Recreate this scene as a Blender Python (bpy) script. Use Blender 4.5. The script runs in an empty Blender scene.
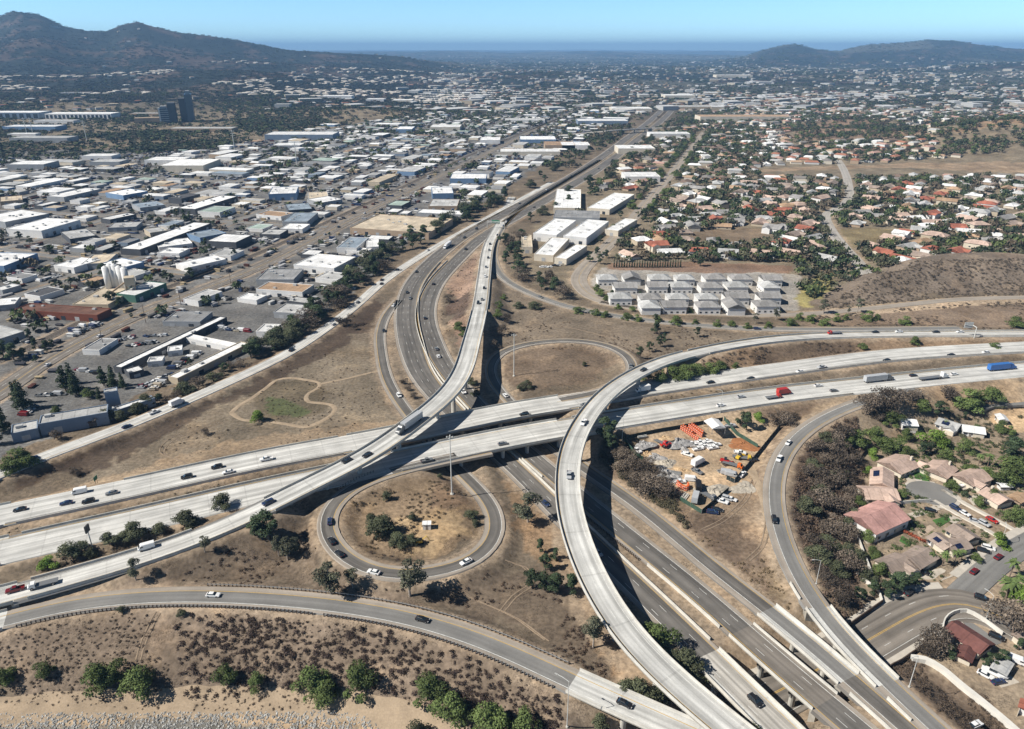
import bpy, bmesh, math, random
import numpy as np
from mathutils import Vector, Matrix
random.seed(7); rng = np.random.default_rng(7)
R = math.radians
# ------------------------------------------------------------------ camera model
H0 = 170.0; F = 720.0; PITCH = R(23.7); CX, CY = 512.0, 364.5
sp, cp = math.sin(PITCH), math.cos(PITCH)
scene = bpy.context.scene
col = scene.collection

def up(px, py, z=0.0):
    """pixel of the photograph -> point on the level z"""
    x = (px-CX)/F; y = -(py-CY)/F
    dy = cp + y*sp; dz = -sp + y*cp
    t = (z-H0)/dz
    return (x*t, dy*t, z)
def upa(P, z=0.0):
    P = np.asarray(P, float); x = (P[:, 0]-CX)/F; y = -(P[:, 1]-CY)/F
    dz = -sp+y*cp; t = (z-H0)/dz
    return np.stack([x*t, (cp+y*sp)*t], 1)
def topx(X, Y, Z=0.0):
    X = np.asarray(X, float); Y = np.asarray(Y, float)
    w = Y*cp-(Z-H0)*sp; v = Y*sp+(Z-H0)*cp
    w = np.where(w < 1, 1, w)
    return CX+F*X/w, CY-F*v/w

def inpoly(px, py, poly):
    px = np.asarray(px, float); py = np.asarray(py, float)
    ins = np.zeros(px.shape, bool); n = len(poly)
    for i in range(n):
        x1, y1 = poly[i]; x2, y2 = poly[(i+1) % n]
        if y1 == y2: continue
        c = ((y1 > py) != (y2 > py)) & (px < (x2-x1)*(py-y1)/(y2-y1)+x1)
        ins ^= c
    return ins
# ------------------------------------------------------------------ noise
_perm = np.random.default_rng(3).random((256, 256))
def vnoise(x, y):
    xi = np.floor(x).astype(int); yi = np.floor(y).astype(int)
    fx = x-xi; fy = y-yi; fx = fx*fx*(3-2*fx); fy = fy*fy*(3-2*fy)
    a = _perm[xi & 255, yi & 255]; b = _perm[(xi+1) & 255, yi & 255]
    c = _perm[xi & 255, (yi+1) & 255]; d = _perm[(xi+1) & 255, (yi+1) & 255]
    return (a*(1-fx)+b*fx)*(1-fy)+(c*(1-fx)+d*fx)*fy
def fbm(x, y, s, o=4):
    r = 0; a = 1; t = 0
    for k in range(o):
        r = r+a*vnoise(x/s+17*k, y/s-31*k); t += a; a *= .5; s = s/2.03
    return r/t*2-1
def ridged(x, y, s, o=5):
    r = 0; a = 1; t = 0
    for k in range(o):
        r = r+a*(1-abs(2*vnoise(x/s+11*k, y/s+5*k)-1)); t += a; a *= .5; s = s/2.1
    return r/t
def sstep(a, b, x):
    t = np.clip((x-a)/(b-a), 0, 1); return t*t*(3-2*t)
# ------------------------------------------------------------------ object helpers
def tag(o, label=None, cat=None, group=None, kind=None):
    if label: o['label'] = label
    if cat: o['category'] = cat
    if group: o['group'] = group
    if kind: o['kind'] = kind
    return o
def link(o, parent=None):
    col.objects.link(o)
    if parent is not None: o.parent = parent
    return o
def empty(name, loc, rz=0.0):
    o = bpy.data.objects.new(name, None); o.location = loc; o.rotation_euler = (0, 0, rz); o.empty_display_size = .5
    return link(o)
def mesh_np(name, V, faces_flat, counts, mats=(), matidx=None, smooth=False, colors=None, cname='Col', uv=None):
    V = np.asarray(V, np.float32); faces_flat = np.asarray(faces_flat, np.int32); counts = np.asarray(counts, np.int32)
    me = bpy.data.meshes.new(name)
    me.vertices.add(len(V)); me.vertices.foreach_set('co', V.ravel())
    me.loops.add(len(faces_flat)); me.loops.foreach_set('vertex_index', faces_flat)
    me.polygons.add(len(counts))
    st = np.zeros(len(counts), np.int32); st[1:] = np.cumsum(counts)[:-1]
    me.polygons.foreach_set('loop_start', st); me.polygons.foreach_set('loop_total', counts)
    for m in mats: me.materials.append(m)
    if matidx is not None: me.polygons.foreach_set('material_index', np.asarray(matidx, np.int32))
    me.polygons.foreach_set('use_smooth', np.full(len(counts), bool(smooth)))
    if uv is not None:
        l = me.uv_layers.new(name='UVMap'); l.data.foreach_set('uv', np.asarray(uv, np.float32).ravel())
    if colors is not None:
        a = me.color_attributes.new(cname, 'FLOAT_COLOR', 'POINT'); a.data.foreach_set('color', np.asarray(colors, np.float32).ravel())
    me.update(calc_edges=True); me.validate()
    return me
class MB:
    def __init__(s): s.v = []; s.f = []; s.m = []; s.uv = []; s.has_uv = False
    def add(s, vs, fs, mi=0):
        b = len(s.v); s.v.extend(vs)
        for f in fs: s.f.append([b+i for i in f]); s.m.append(mi)
    def box(s, x0, x1, y0, y1, z0, z1, mi=0, M=None):
        vs = [(x, y, z) for z in (z0, z1) for x, y in ((x0, y0), (x1, y0), (x1, y1), (x0, y1))]
        if M: vs = [tuple(M @ Vector(v)) for v in vs]
        s.add(vs, [(0, 3, 2, 1), (4, 5, 6, 7), (0, 1, 5, 4), (1, 2, 6, 5), (2, 3, 7, 6), (3, 0, 4, 7)], mi)
    def prism(s, poly, z0, z1, mi=0, topmi=None):
        n = len(poly)
        a = sum(poly[i][0]*poly[(i+1) % n][1]-poly[(i+1) % n][0]*poly[i][1] for i in range(n))
        if a < 0: poly = poly[::-1]
        vs = [(p[0], p[1], z0) for p in poly]+[(p[0], p[1], z1) for p in poly]
        s.add(vs, [tuple(range(n))[::-1]]+[(i, (i+1) % n, n+(i+1) % n, n+i) for i in range(n)], mi)
        b = len(s.v)-2*n; s.f.append([b+n+i for i in range(n)]); s.m.append(mi if topmi is None else topmi)
    def tube(s, p0, p1, r0, r1=None, n=8, mi=0, cap=True):
        r1 = r0 if r1 is None else r1
        p0 = Vector(p0); p1 = Vector(p1); d = (p1-p0).normalized()
        a = d.orthogonal().normalized(); b = d.cross(a)
        vs = []
        for p, r in ((p0, r0), (p1, r1)):
            for k in range(n):
                t = 2*math.pi*k/n; vs.append(tuple(p+a*(r*math.cos(t))+b*(r*math.sin(t))))
        fs = [(k, (k+1) % n, n+(k+1) % n, n+k) for k in range(n)]
        if cap: fs += [tuple(range(n))[::-1], tuple(range(n, 2*n))]
        s.add(vs, fs, mi)
    def mesh(s, name, mats, smooth=False):
        flat = [i for f in s.f for i in f]
        return mesh_np(name, s.v, flat, [len(f) for f in s.f], mats if isinstance(mats, (list, tuple)) else [mats], s.m, smooth)
    def build(s, name, mats, parent=None, smooth=False, loc=None, rz=None):
        o = bpy.data.objects.new(name, s.mesh(name, mats, smooth))
        if loc is not None: o.location = loc
        if rz is not None: o.rotation_euler = (0, 0, rz)
        return link(o, parent)
def copy_tree(o, loc=None, rz=None, scale=None, parent=None):
    c = o.copy(); link(c, parent)
    if loc is not None: c.location = loc
    if rz is not None: c.rotation_euler = (0, 0, rz)
    if scale is not None: c.scale = (scale if isinstance(scale, (tuple, list)) else (scale,)*3)
    for ch in o.children:
        copy_tree(ch, parent=c)
    return c
# ------------------------------------------------------------------ materials
def N(nt, typ, **kw):
    n = nt.nodes.new(typ)
    for k, v in kw.items():
        if k == 'ins':
            for i, x in v.items(): n.inputs[i].default_value = x
        else: setattr(n, k, v)
    return n
_mats = {}
def mat(name, base, rough=.85, var=.12, scale=.5, var2=0.0, scale2=6.0, spec=.3, metal=0.0, objvar=0.0, bump=0.0, hue=None, coord='obj'):
    """principled surface whose colour is mottled by two noises; objvar changes brightness per object"""
    if name in _mats: return _mats[name]
    m = bpy.data.materials.new(name); m.use_nodes = True; nt = m.node_tree; L = nt.links
    b = nt.nodes['Principled BSDF']
    b.inputs['Roughness'].default_value = rough; b.inputs['Metallic'].default_value = metal
    b.inputs['Specular IOR Level'].default_value = spec
    tc = N(nt, 'ShaderNodeTexCoord')
    src = tc.outputs['Object']
    n1 = N(nt, 'ShaderNodeTexNoise'); n1.inputs['Scale'].default_value = scale; n1.inputs['Detail'].default_value = 5
    L.new(src, n1.inputs['Vector'])
    mr = N(nt, 'ShaderNodeMapRange'); mr.inputs['From Min'].default_value = .3; mr.inputs['From Max'].default_value = .7
    mr.inputs['To Min'].default_value = 1-var; mr.inputs['To Max'].default_value = 1+var
    L.new(n1.outputs['Fac'], mr.inputs['Value'])
    val = mr.outputs['Result']
    if var2:
        n2 = N(nt, 'ShaderNodeTexNoise'); n2.inputs['Scale'].default_value = scale2; n2.inputs['Detail'].default_value = 3
        L.new(src, n2.inputs['Vector'])
        m2 = N(nt, 'ShaderNodeMapRange'); m2.inputs['From Min'].default_value = .3; m2.inputs['From Max'].default_value = .7
        m2.inputs['To Min'].default_value = 1-var2; m2.inputs['To Max'].default_value = 1+var2
        L.new(n2.outputs['Fac'], m2.inputs['Value'])
        mm = N(nt, 'ShaderNodeMath', operation='MULTIPLY'); L.new(val, mm.inputs[0]); L.new(m2.outputs['Result'], mm.inputs[1]); val = mm.outputs[0]
    if objvar:
        oi = N(nt, 'ShaderNodeObjectInfo')
        m3 = N(nt, 'ShaderNodeMapRange'); m3.inputs['To Min'].default_value = 1-objvar; m3.inputs['To Max'].default_value = 1+objvar
        L.new(oi.outputs['Random'], m3.inputs['Value'])
        mm = N(nt, 'ShaderNodeMath', operation='MULTIPLY'); L.new(val, mm.inputs[0]); L.new(m3.outputs['Result'], mm.inputs[1]); val = mm.outputs[0]
    vm = N(nt, 'ShaderNodeVectorMath', operation='SCALE'); vm.inputs[0].default_value = base[:3]
    L.new(val, vm.inputs['Scale']); L.new(vm.outputs[0], b.inputs['Base Color'])
    if bump:
        bp = N(nt, 'ShaderNodeBump'); bp.inputs['Strength'].default_value = bump; bp.inputs['Distance'].default_value = .1
        L.new(n1.outputs['Fac'], bp.inputs['Height']); L.new(bp.outputs[0], b.inputs['Normal'])
    _mats[name] = m
    return m
def glass_mat(name, base=(.02, .03, .04), rough=.12):
    return mat(name, base, rough=rough, var=.3, scale=.8, spec=.8)
# ------------------------------------------------------------------ roads: traced centre lines (px, py, z)
def catmull(P, step):
    P = np.asarray(P, float); n = len(P); out = []
    for i in range(n-1):
        p0 = P[max(i-1, 0)]; p1 = P[i]; p2 = P[i+1]; p3 = P[min(i+2, n-1)]
        L = np.linalg.norm(p2-p1); k = max(2, int(L/step))
        d01 = max(np.linalg.norm(p1[:2]-p0[:2]), 1e-3)**.5; d12 = max(L, 1e-3)**.5; d23 = max(np.linalg.norm(p3[:2]-p2[:2]), 1e-3)**.5
        if i == 0: p0 = 2*p1-p2; d01 = d12
        if i == n-2: p3 = 2*p2-p1; d23 = d12
        m1 = (p1-p0)/d01-(p2-p0)/(d01+d12)+(p2-p1)/d12; m2 = (p2-p1)/d12-(p3-p1)/(d12+d23)+(p3-p2)/d23
        m1 = m1*d12; m2 = m2*d12
        for t in np.linspace(0, 1, k, endpoint=False):
            out.append((2*t**3-3*t**2+1)*p1+(t**3-2*t**2+t)*m1+(-2*t**3+3*t**2)*p2+(t**3-t**2)*m2)
    out.append(P[-1]); return np.array(out)
def resample(P, fstep):
    """resample at a spacing that grows with distance"""
    d = np.r_[0, np.cumsum(np.linalg.norm(np.diff(P[:, :2], axis=0), axis=1))]
    s = 0; S = [0]
    while s < d[-1]:
        y = np.interp(s, d, P[:, 1]); s += max(fstep, y/110); S.append(min(s, d[-1]))
    return np.stack([np.interp(S, d, P[:, k]) for k in range(3)], 1), np.array(S)
class Road: pass
roads = {}
def trace(name, pts, width, smooth=6, step=4.0):
    P = np.array([up(*p) for p in pts])
    C = catmull(P, 3.0)
    for _ in range(smooth*4):
        C[1:-1] = .25*C[:-2]+.5*C[1:-1]+.25*C[2:]
    C, S = resample(C, step)
    r = Road(); r.name = name; r.P = C; r.S = S; r.w = width
    T = np.gradient(C[:, :2], axis=0); T /= np.linalg.norm(T, axis=1)[:, None]+1e-9
    r.T = T; r.Nr = np.stack([T[:, 1], -T[:, 0]], 1)   # to the right of travel
    r.px, r.py = topx(C[:, 0], C[:, 1], C[:, 2]); r.bridge = np.zeros(len(C), bool); r.wv = np.full(len(C), float(width))
    roads[name] = r; return r
def near_index(r, px, py):
    return int(np.argmin((r.px-px)**2+(r.py-py)**2))
def set_bridge(r, a, b):
    i, j = near_index(r, *a), near_index(r, *b)
    if i > j: i, j = j, i
    r.bridge[i:j] = True
    return i, j

Z78 = 6.5
trace('west', [(-150, 549, 5.5), (0, 516, 5.5), (128, 489, 6), (256, 461, Z78), (381, 438, Z78), (512, 411, Z78), (575, 401, Z78), (637, 390, 6), (768, 371, 5), (893, 355, 4), (1024, 347, 3), (1200, 337, 2)], 16.5)
trace('east', [(-150, 588, 5), (0, 551, 5.5), (128, 522, 6), (256, 492, Z78), (345, 473, Z78), (430, 454, Z78), (512, 437, Z78), (612, 420, Z78), (700, 406, 6), (768, 396, 5), (900, 381, 4), (1024, 369, 3), (1200, 358, 2)], 17.5)
trace('flyover', [(512, 197, 0), (501, 222, 0), (489, 245, 1), (484, 277, 4), (480, 307, 8), (471, 343, 12), (462, 373, 14), (447, 395, 14.5), (421, 417, 14.5), (396, 436, 14), (356, 462, 13), (306, 486, 11), (250, 515, 8.5), (160, 551, 6.5), (50, 583, 5), (0, 597, 5), (-150, 630, 5)], 10.5)
trace('curved_flyover', [(1200, 329, 2), (1024, 333.5, 3), (900, 334, 4.5), (820, 336, 6), (768, 340, 8), (712, 349, 10), (662, 362, 12), (630, 377, 13), (606, 394, 13.5), (584, 421, 13.5), (571, 448, 13), (567, 476, 12.5), (569, 510, 11.5), (577, 540, 10.5), (595, 584, 9.5), (624, 632, 8), (662, 672, 7), (699, 704, 6), (745, 742, 5), (800, 785, 5)], 9.6)
# interstate: from far (north) to the near edge
trace('southbound', [(655, 92, 0), (664, 105, 0), (652, 119, 0), (626, 139, 0), (590, 165, 0), (545, 192, 0), (500, 216, 0), (462, 237, 0), (432, 261, 0), (412, 286, 0), (406, 312, 0), (410, 343, 0), (421, 374, 0), (440, 398, 0), (470, 428, 0), (517, 470, 0), (556, 509, 0), (604, 556, 0), (653, 603, .3), (702, 651, .6), (752, 701, 1), (800, 748, 1), (850, 797, 1)], 15.0)
trace('northbound', [(668, 92, 0), (674, 105, 0), (662, 120, 0), (638, 139, 0), (604, 165, 0), (560, 192, 0), (516, 217, 0), (481, 238, 0), (456, 261, 0), (435, 285, 0), (426, 312, 0), (432, 340, 0), (447, 369, 0), (468, 395, 0), (496, 424, 0), (532, 456, 0), (582, 498, 0), (640, 545, 0), (695, 589, .3), (745, 633, .6), (800, 681, 1), (850, 723, 1), (900, 766, 1)], 14.5)
trace('northbound_collector', [(548, 440, 0), (580, 466, 0), (637, 505, 0), (687, 546, 0), (724, 577, .5), (768, 610, 1), (818, 652, 1), (880, 706, 1), (925, 746, 1), (980, 795, 1)], 8.6)
trace('northbound_ramp', [(915, 388, 3.9), (885, 395, 4.1), (855, 404, 4), (835, 412, 3.6), (812, 424, 3), (793, 440, 2), (779, 461, 1.4), (773, 489, 1), (776, 519, 1), (784, 546, 1), (800, 582, 1.2), (825, 619, 1.5), (868, 666, 1.5), (893, 689, 1.3), (928, 722, 1), (975, 765, 1)], 8.6)
trace('southbound_ramp', [(398, 300, 0), (386, 315, 0), (380, 333, 0), (381, 352, 0), (386, 376, 0), (396, 396, 0), (412, 418, 0), (432, 443, 0), (450, 462, .2), (466, 477, .6), (482, 493, 1), (493, 508, 1.6), (498, 523, 2.2), (496, 536, 2.8), (487, 550, 3.4), (469, 563, 4), (440, 572, 4.4), (405, 576, 4.8), (368, 570, 5), (342, 555, 5.3), (327, 535, 5.6), (326, 515, 6), (340, 495, 6.3), (372, 478, Z78), (410, 467, Z78), (450, 458, Z78), (490, 450, Z78)], 7.6, smooth=3)
trace('northbound_loop', [(565, 452, 0), (545, 434, 0), (520, 410, 0), (503, 394, .2), (492, 378, .6), (491, 363, 1.2), (501, 352, 1.8), (520, 345, 2.4), (550, 340.5, 3), (582, 340.5, 3.6), (608, 345, 4.2), (626, 354, 4.8), (633, 365, 5.3), (629, 377, 5.8), (612, 388, 6.3), (585, 395, Z78), (555, 400, Z78)], 6.6, smooth=3)
trace('frontage_ramp', [(-150, 530, 4), (0, 474, 4), (30, 461, 3.5), (120, 428, 3), (180, 403, 2.5), (256, 369, 2), (288, 353, 1.5), (333, 323, 1), (356, 305, .6), (381, 283, .3), (411, 262, 0), (446, 241, 0), (480, 222, 0), (516, 202, 0), (552, 182, 0)], 8.2)
trace('transition_ramp', [(600, 160, 0), (560, 184, 0), (524, 206, 0), (506, 222, 0), (496, 240, 0), (493, 257, 0), (497, 270, 0), (507, 281, 0), (530, 293, 0), (563, 305, 0), (600, 313, 0), (640, 319, 0), (680, 323.5, 0), (730, 327, .6), (790, 329, 2), (880, 329, 3.5), (960, 328, 3)], 8.4)
trace('bottom_ramp', [(-150, 655, 3), (0, 622, 3), (50, 607, 3), (125, 597.5, 3), (190, 595, 3), (250, 597, 3), (331, 604, 3), (406, 616, 3), (456, 630, 3), (506, 649, 3), (574, 682, 3), (640, 711, 3), (700, 738, 3), (780, 775, 3)], 9.0)
# surface streets
ZS = -6.5
trace('surface_street', [(1420, 800, ZS), (1280, 745, ZS), (1150, 690, ZS), (1060, 652, ZS), (1012, 622, ZS), (985, 607, ZS), (955, 602, ZS), (920, 612, ZS), (880, 634, ZS), (835, 660, ZS), (790, 686, ZS), (740, 711, ZS), (690, 737, ZS), (620, 775, ZS)], 16.5, smooth=2)
trace('side_street', [(940, 622, ZS-.04), (958, 598, ZS-.04), (985, 573, ZS-.03), (1005, 556, ZS), (1030, 542, ZS), (1080, 515, ZS), (1150, 480, ZS)], 9.5, smooth=2)
trace('residential_street', [(925, 488, ZS), (938, 494, ZS), (955, 506, ZS), (975, 516, ZS), (1003, 530, ZS), (1018, 540, ZS-.02), (1028, 546, ZS-.04)], 8.5, smooth=2)
trace('avenue', [(-150, 482, 0), (-60, 428, 0), (0, 392, 0), (50, 358, 0), (130, 318, 0), (256, 268, 0), (353, 219, 0), (431, 181, 0), (490, 152, 0), (540, 127, 0), (590, 104, 0)], 15)
trace('railway_bed', [(-150, 432, 0), (-50, 381, 0), (10, 356, 0), (100, 313, 0), (200, 275, 0), (256, 254, 0), (346, 213, 0), (396, 190, 0), (470, 155, 0), (515, 136, 0), (560, 118, 0)], 8)
trace('boulevard', [(640, 306, 0), (600, 300, 0), (585, 291, 0), (578, 280, 0), (585, 267, 0), (600, 253, 0), (613, 240, 0), (630, 222, 0), (650, 198, 0), (668, 178, 0), (682, 160, 0), (694, 145, 0), (704, 132, 0)], 13)
trace('collector_street', [(600, 302, 0), (640, 309, 0), (700, 313, 0), (770, 315, 0), (830, 312, .3), (900, 305, 1), (960, 299, 1.5), (1024, 297, 2), (1150, 294, 2)], 6.5)
trace('hillside_street', [(868, 275, 0), (858, 262, 0), (845, 248, 0), (830, 228, 0), (826, 215, 0), (838, 208, 0), (848, 200, 0), (848, 182, 0), (843, 168, 0), (838, 160, 0)], 11, smooth=3)
trace('lower_street', [(1075, 268, 0), (1024, 262, 0), (985, 258, 0), (960, 250, 0)], 8, smooth=2)

roads['southbound'].wv = np.interp(roads['southbound'].P[:, 1], [280, 420, 700, 1000], [10.8, 17.0, 16.0, 19.0])
roads['northbound'].wv = np.interp(roads['northbound'].P[:, 1], [300, 420, 700, 1000], [10.6, 14.5, 15.0, 19.0])
_av = roads['avenue']
def side_road(name, P, w):
    r = Road(); r.name = name; r.P = P; r.S = np.r_[0, np.cumsum(np.linalg.norm(np.diff(P[:, :2], axis=0), axis=1))]; r.w = w
    T = np.gradient(P[:, :2], axis=0); T /= np.linalg.norm(T, axis=1)[:, None]; r.T = T; r.Nr = np.stack([T[:, 1], -T[:, 0]], 1); r.px, r.py = topx(P[:, 0], P[:, 1], P[:, 2]); r.bridge = np.zeros(len(P), bool); r.wv = np.full(len(P), float(w)); roads[name] = r
for _k, _d in enumerate((-118, -262, -455)):
    _P = _av.P.copy(); _P[:, :2] += _av.Nr*_d; side_road('industrial_street_%d' % _k, _P[(_P[:, 1] > 380) & (_P[:, 1] < 2000)], 8.0)
for _k, _y in enumerate((560, 740, 960, 1230, 1560)):
    _i = int(np.argmin(abs(_av.P[:, 1]-_y))); _p = _av.P[_i]; _n = _av.Nr[_i]; side_road('industrial_cross_%d' % _k, np.array([(_p[0]+_n[0]*t, _p[1]+_n[1]*t, 0.0) for t in np.linspace(-10, -640, 70)]), 7.0)
trace('overpass', [(560, 135, 1), (590, 132.5, 5), (612, 130.5, 7.5), (645, 128.5, 7.5), (672, 127, 5), (700, 125, 1)], 12)
B = {}
B['overpass'] = set_bridge(roads['overpass'], (604, 131), (656, 128))
B['west'] = set_bridge(roads['west'], (352, 444), (570, 402))
B['east'] = set_bridge(roads['east'], (392, 461), (575, 427))
B['westb'] = set_bridge(roads['west'], (-40, 525), (22, 512))
B['eastb'] = set_bridge(roads['east'], (-40, 560), (18, 547))
B['flyover'] = set_bridge(roads['flyover'], (482, 312), (262, 509))
B['flyoverb'] = set_bridge(roads['flyover'], (-40, 606), (17, 594))
B['curved_flyover'] = set_bridge(roads['curved_flyover'], (690, 355), (797, 783))
B['southbound'] = set_bridge(roads['southbound'], (704, 654), (846, 793))
B['northbound'] = set_bridge(roads['northbound'], (741, 630), (835, 711))
B['northbound_collector'] = set_bridge(roads['northbound_collector'], (770, 612), (864, 692))
B['northbound_ramp'] = set_bridge(roads['northbound_ramp'], (815, 605), (896, 692))
B['bottom_ramp'] = set_bridge(roads['bottom_ramp'], (574, 682), (775, 773))
B['bottomb'] = set_bridge(roads['bottom_ramp'], (-40, 631), (15, 618))
B['frontb'] = set_bridge(roads['frontage_ramp'], (-60, 497), (8, 471))

# ------------------------------------------------------------------ terrain
LP = np.array([(-400, 44), (-150, 38), (-60, 30), (0, 25), (22, 17), (45, 20), (70, 32), (90, 36), (110, 37), (128, 31), (142, 28), (158, 32), (180, 37), (215, 40), (240, 43), (262, 47), (285, 51), (310, 53), (350, 58), (400, 64), (440, 70), (490, 77)], float)
RP = np.array([(690, 66), (745, 58), (768, 50), (785, 46), (796, 45), (815, 50), (838, 52), (850, 48), (868, 44), (900, 42), (925, 39), (950, 40), (970, 43), (1000, 47), (1024, 49), (1060, 47), (1120, 52), (1250, 48), (1400, 56)], float)
def gauss(X, Y, x, y, sx, sy, h): return h*np.exp(-((X-x)/sx)**2-((Y-y)/sy)**2)
HILLS = []
for px, py, sx, sy, h in ((985, 146, 240, 130, 26), (1090, 150, 260, 200, 30), (880, 125, 230, 60, 14), (835, 135, 90, 40, 12), (400, 72, 500, 250, 40), (440, 69, 500, 260, 34), (560, 80, 500, 300, 22), (350, 115, 260, 90, 16), (30, 112, 500, 200, 15), (230, 90, 500, 160, 25), (1010, 75, 600, 500, 55)):
    x, y, _ = up(px, py, 0); HILLS.append((x, y, sx, sy, h))
def base_far(X, Y):
    Y1 = np.maximum(Y, 200.0)
    u = CX+786*X/Y1
    h = np.zeros_like(X)
    # left range
    Yr = 5600.0; prof = np.interp(u, LP[:, 0], LP[:, 1]); top = np.maximum(H0+(48-prof)*Yr/859.0, 0)
    lum = fbm(X, Y, 900, 3)*380
    t = (Y+lum*.6-2600)/(Yr-2600)
    env = np.where(t < 1, np.clip(t, 0, 1)**1.7, np.exp(-((t-1)*1.5)**2))
    rg = ridged(X, Y, 1300, 6)
    mL = 1.1*top*env*(1-.55*(1-rg)*(4*np.clip(t, 0, 1)*(1-np.clip(t, 0, 1))+.16)*1.2)
    mL *= sstep(560, 440, u)
    # lower foothills in front on the left
    fh = sstep(2100, 2900, Y)*sstep(5200, 3300, Y)*sstep(420, 200, u)*(28+60*ridged(X+900, Y, 700, 5))*.75
    # right range
    Yq = 9000.0; prof = np.interp(u, RP[:, 0], RP[:, 1]); top = np.maximum(H0+(48-prof)*Yq/859.0, 0)
    t = (Y-6300+fbm(X, Y, 1100, 3)*300)/(Yq-6300)
    env = np.where(t < 1, np.clip(t, 0, 1)**1.3, np.exp(-((t-1)*1.5)**2))
    mR = top*env*(1-.35*(1-ridged(X, Y, 1500, 6))*(4*np.clip(t, 0, 1)*(1-np.clip(t, 0, 1))+.12))*sstep(660, 760, u)
    h = np.maximum(np.maximum(mL, fh), mR)
    for g in HILLS: h = h+gauss(X, Y, *g)
    far = sstep(2600, 5200, Y)
    road = sstep(60, 260, np.abs(X-np.interp(Y, [0, 1500, 2500, 4000], [0, 290, 620, 900])))
    h = h+far*(fbm(X, Y, 1500, 4)*.5+.35)*42*np.maximum(road, sstep(3500, 5000, Y))
    h = h+sstep(11000, 17000, Y)*(ridged(X, Y, 5200, 4)-.35)*170
    h = h+sstep(700, 1300, Y)*fbm(X+99, Y, 260, 3)*1.6*sstep(250, 700, X-Y*.35)
    return h
RX0, RX1, RY0, RY1, RC = -1700.0, 1700.0, 40.0, 2300.0, 2.0
gx = np.arange(RX0, RX1+.1, RC); gy = np.arange(RY0, RY1+.1, RC)
GX, GY = np.meshgrid(gx, gy)
def blur(A, n, k):
    for _ in range(n):
        for ax in (0, 1):
            c = np.cumsum(np.pad(A, [(k+1, k) if a == ax else (0, 0) for a in (0, 1)], mode='edge'), axis=ax)
            A = (c[2*k+1:]-c[:-2*k-1])/(2*k+1) if ax == 0 else (c[:, 2*k+1:]-c[:, :-2*k-1])/(2*k+1)
    return A
base = base_far(GX, GY)
def poly_z(px_poly, dz, soft, z0=0.0):
    P = upa(px_poly, z0)
    m = inpoly(GX, GY, [tuple(p) for p in P]).astype(np.float32)
    return blur(m, 3, max(1, int(soft/RC)))*dz
base = base+poly_z([(842, 436), (900, 408), (1000, 396), (1150, 386), (1500, 470), (1500, 900), (560, 900), (640, 745), (735, 690), (800, 640), (812, 580), (800, 500), (808, 462)], -6.5, 5)
base = base+poly_z([(-600, 690), (-100, 676), (60, 672), (200, 668), (330, 678), (400, 700), (480, 722), (560, 752), (600, 900), (-600, 900)], -9.5, 6)
base = base+poly_z([(850, 297), (900, 288), (960, 284), (1100, 285), (1500, 292), (1400, 268), (1100, 266), (1000, 262), (930, 264), (870, 276)], 14, 8)
base = base+poly_z([(360, 480), (470, 478), (482, 520), (470, 548), (400, 560), (345, 540), (340, 505)], 3.5, 6)
base = base+poly_z([(505, 352), (600, 348), (618, 366), (600, 384), (520, 392), (500, 372)], 2, 6)
flat = base.copy()
FI = np.full(base.shape, -1e9); CU = np.full(base.shape, 1e9); OCC = np.zeros(base.shape, bool); RD = np.full(base.shape, 1e9)
for r in roads.values():
    for i in range(len(r.P)-1):
        a, b = r.P[i], r.P[i+1]
        if max(a[1], b[1]) > RY1-40 or max(abs(a[0]), abs(b[0])) > RX1-40: continue
        hw = r.wv[i]/2+1.6; rad = hw+24
        x0, x1 = sorted((a[0], b[0])); y0, y1 = sorted((a[1], b[1]))
        i0 = max(int((x0-rad-RX0)/RC), 0); i1 = int((x1+rad-RX0)/RC)+1; j0 = max(int((y0-rad-RY0)/RC), 0); j1 = int((y1+rad-RY0)/RC)+1
        if i1 <= 0 or j1 <= 0: continue
        X = GX[j0:j1, i0:i1]; Y = GY[j0:j1, i0:i1]
        d = b[:2]-a[:2]; L2 = d @ d+1e-9
        t = np.clip(((X-a[0])*d[0]+(Y-a[1])*d[1])/L2, 0, 1)
        D = np.hypot(X-a[0]-t*d[0], Y-a[1]-t*d[1]); z = a[2]+(b[2]-a[2])*t-.3
        RD[j0:j1, i0:i1] = np.minimum(RD[j0:j1, i0:i1], D-r.wv[i]/2)
        OCC[j0:j1, i0:i1] |= D < r.wv[i]/2+3
        if r.bridge[i] or r.bridge[i+1]: continue
        e = np.maximum(D-hw, 0)
        sl = .9 if r.name in ('surface_street',) else .5
        FI[j0:j1, i0:i1] = np.maximum(FI[j0:j1, i0:i1], np.where(D < rad, z-e*sl, -1e9))
        CU[j0:j1, i0:i1] = np.minimum(CU[j0:j1, i0:i1], np.where(D < rad, z+e*sl, 1e9))
TZ = np.minimum(np.maximum(base, FI), CU)
rough_ = fbm(GX, GY, 14, 3)*.35*sstep(2, 8, RD)*sstep(900, 500, GY)
TZ = TZ+rough_
def gz(x, y):
    """ground height at world x, y (scalars or arrays)"""
    x = np.asarray(x, float); y = np.asarray(y, float)
    u = np.clip((x-RX0)/RC, 0, len(gx)-1.001); v = np.clip((y-RY0)/RC, 0, len(gy)-1.001)
    i = u.astype(int); j = v.astype(int); fu = u-i; fv = v-j
    z = (TZ[j, i]*(1-fu)+TZ[j, i+1]*fu)*(1-fv)+(TZ[j+1, i]*(1-fu)+TZ[j+1, i+1]*fu)*fv
    out = (x < RX0) | (x > RX1) | (y > RY1-4)
    if np.any(out): z = np.where(out, base_far(np.atleast_1d(x), np.atleast_1d(y)).reshape(x.shape), z)
    return z
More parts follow.
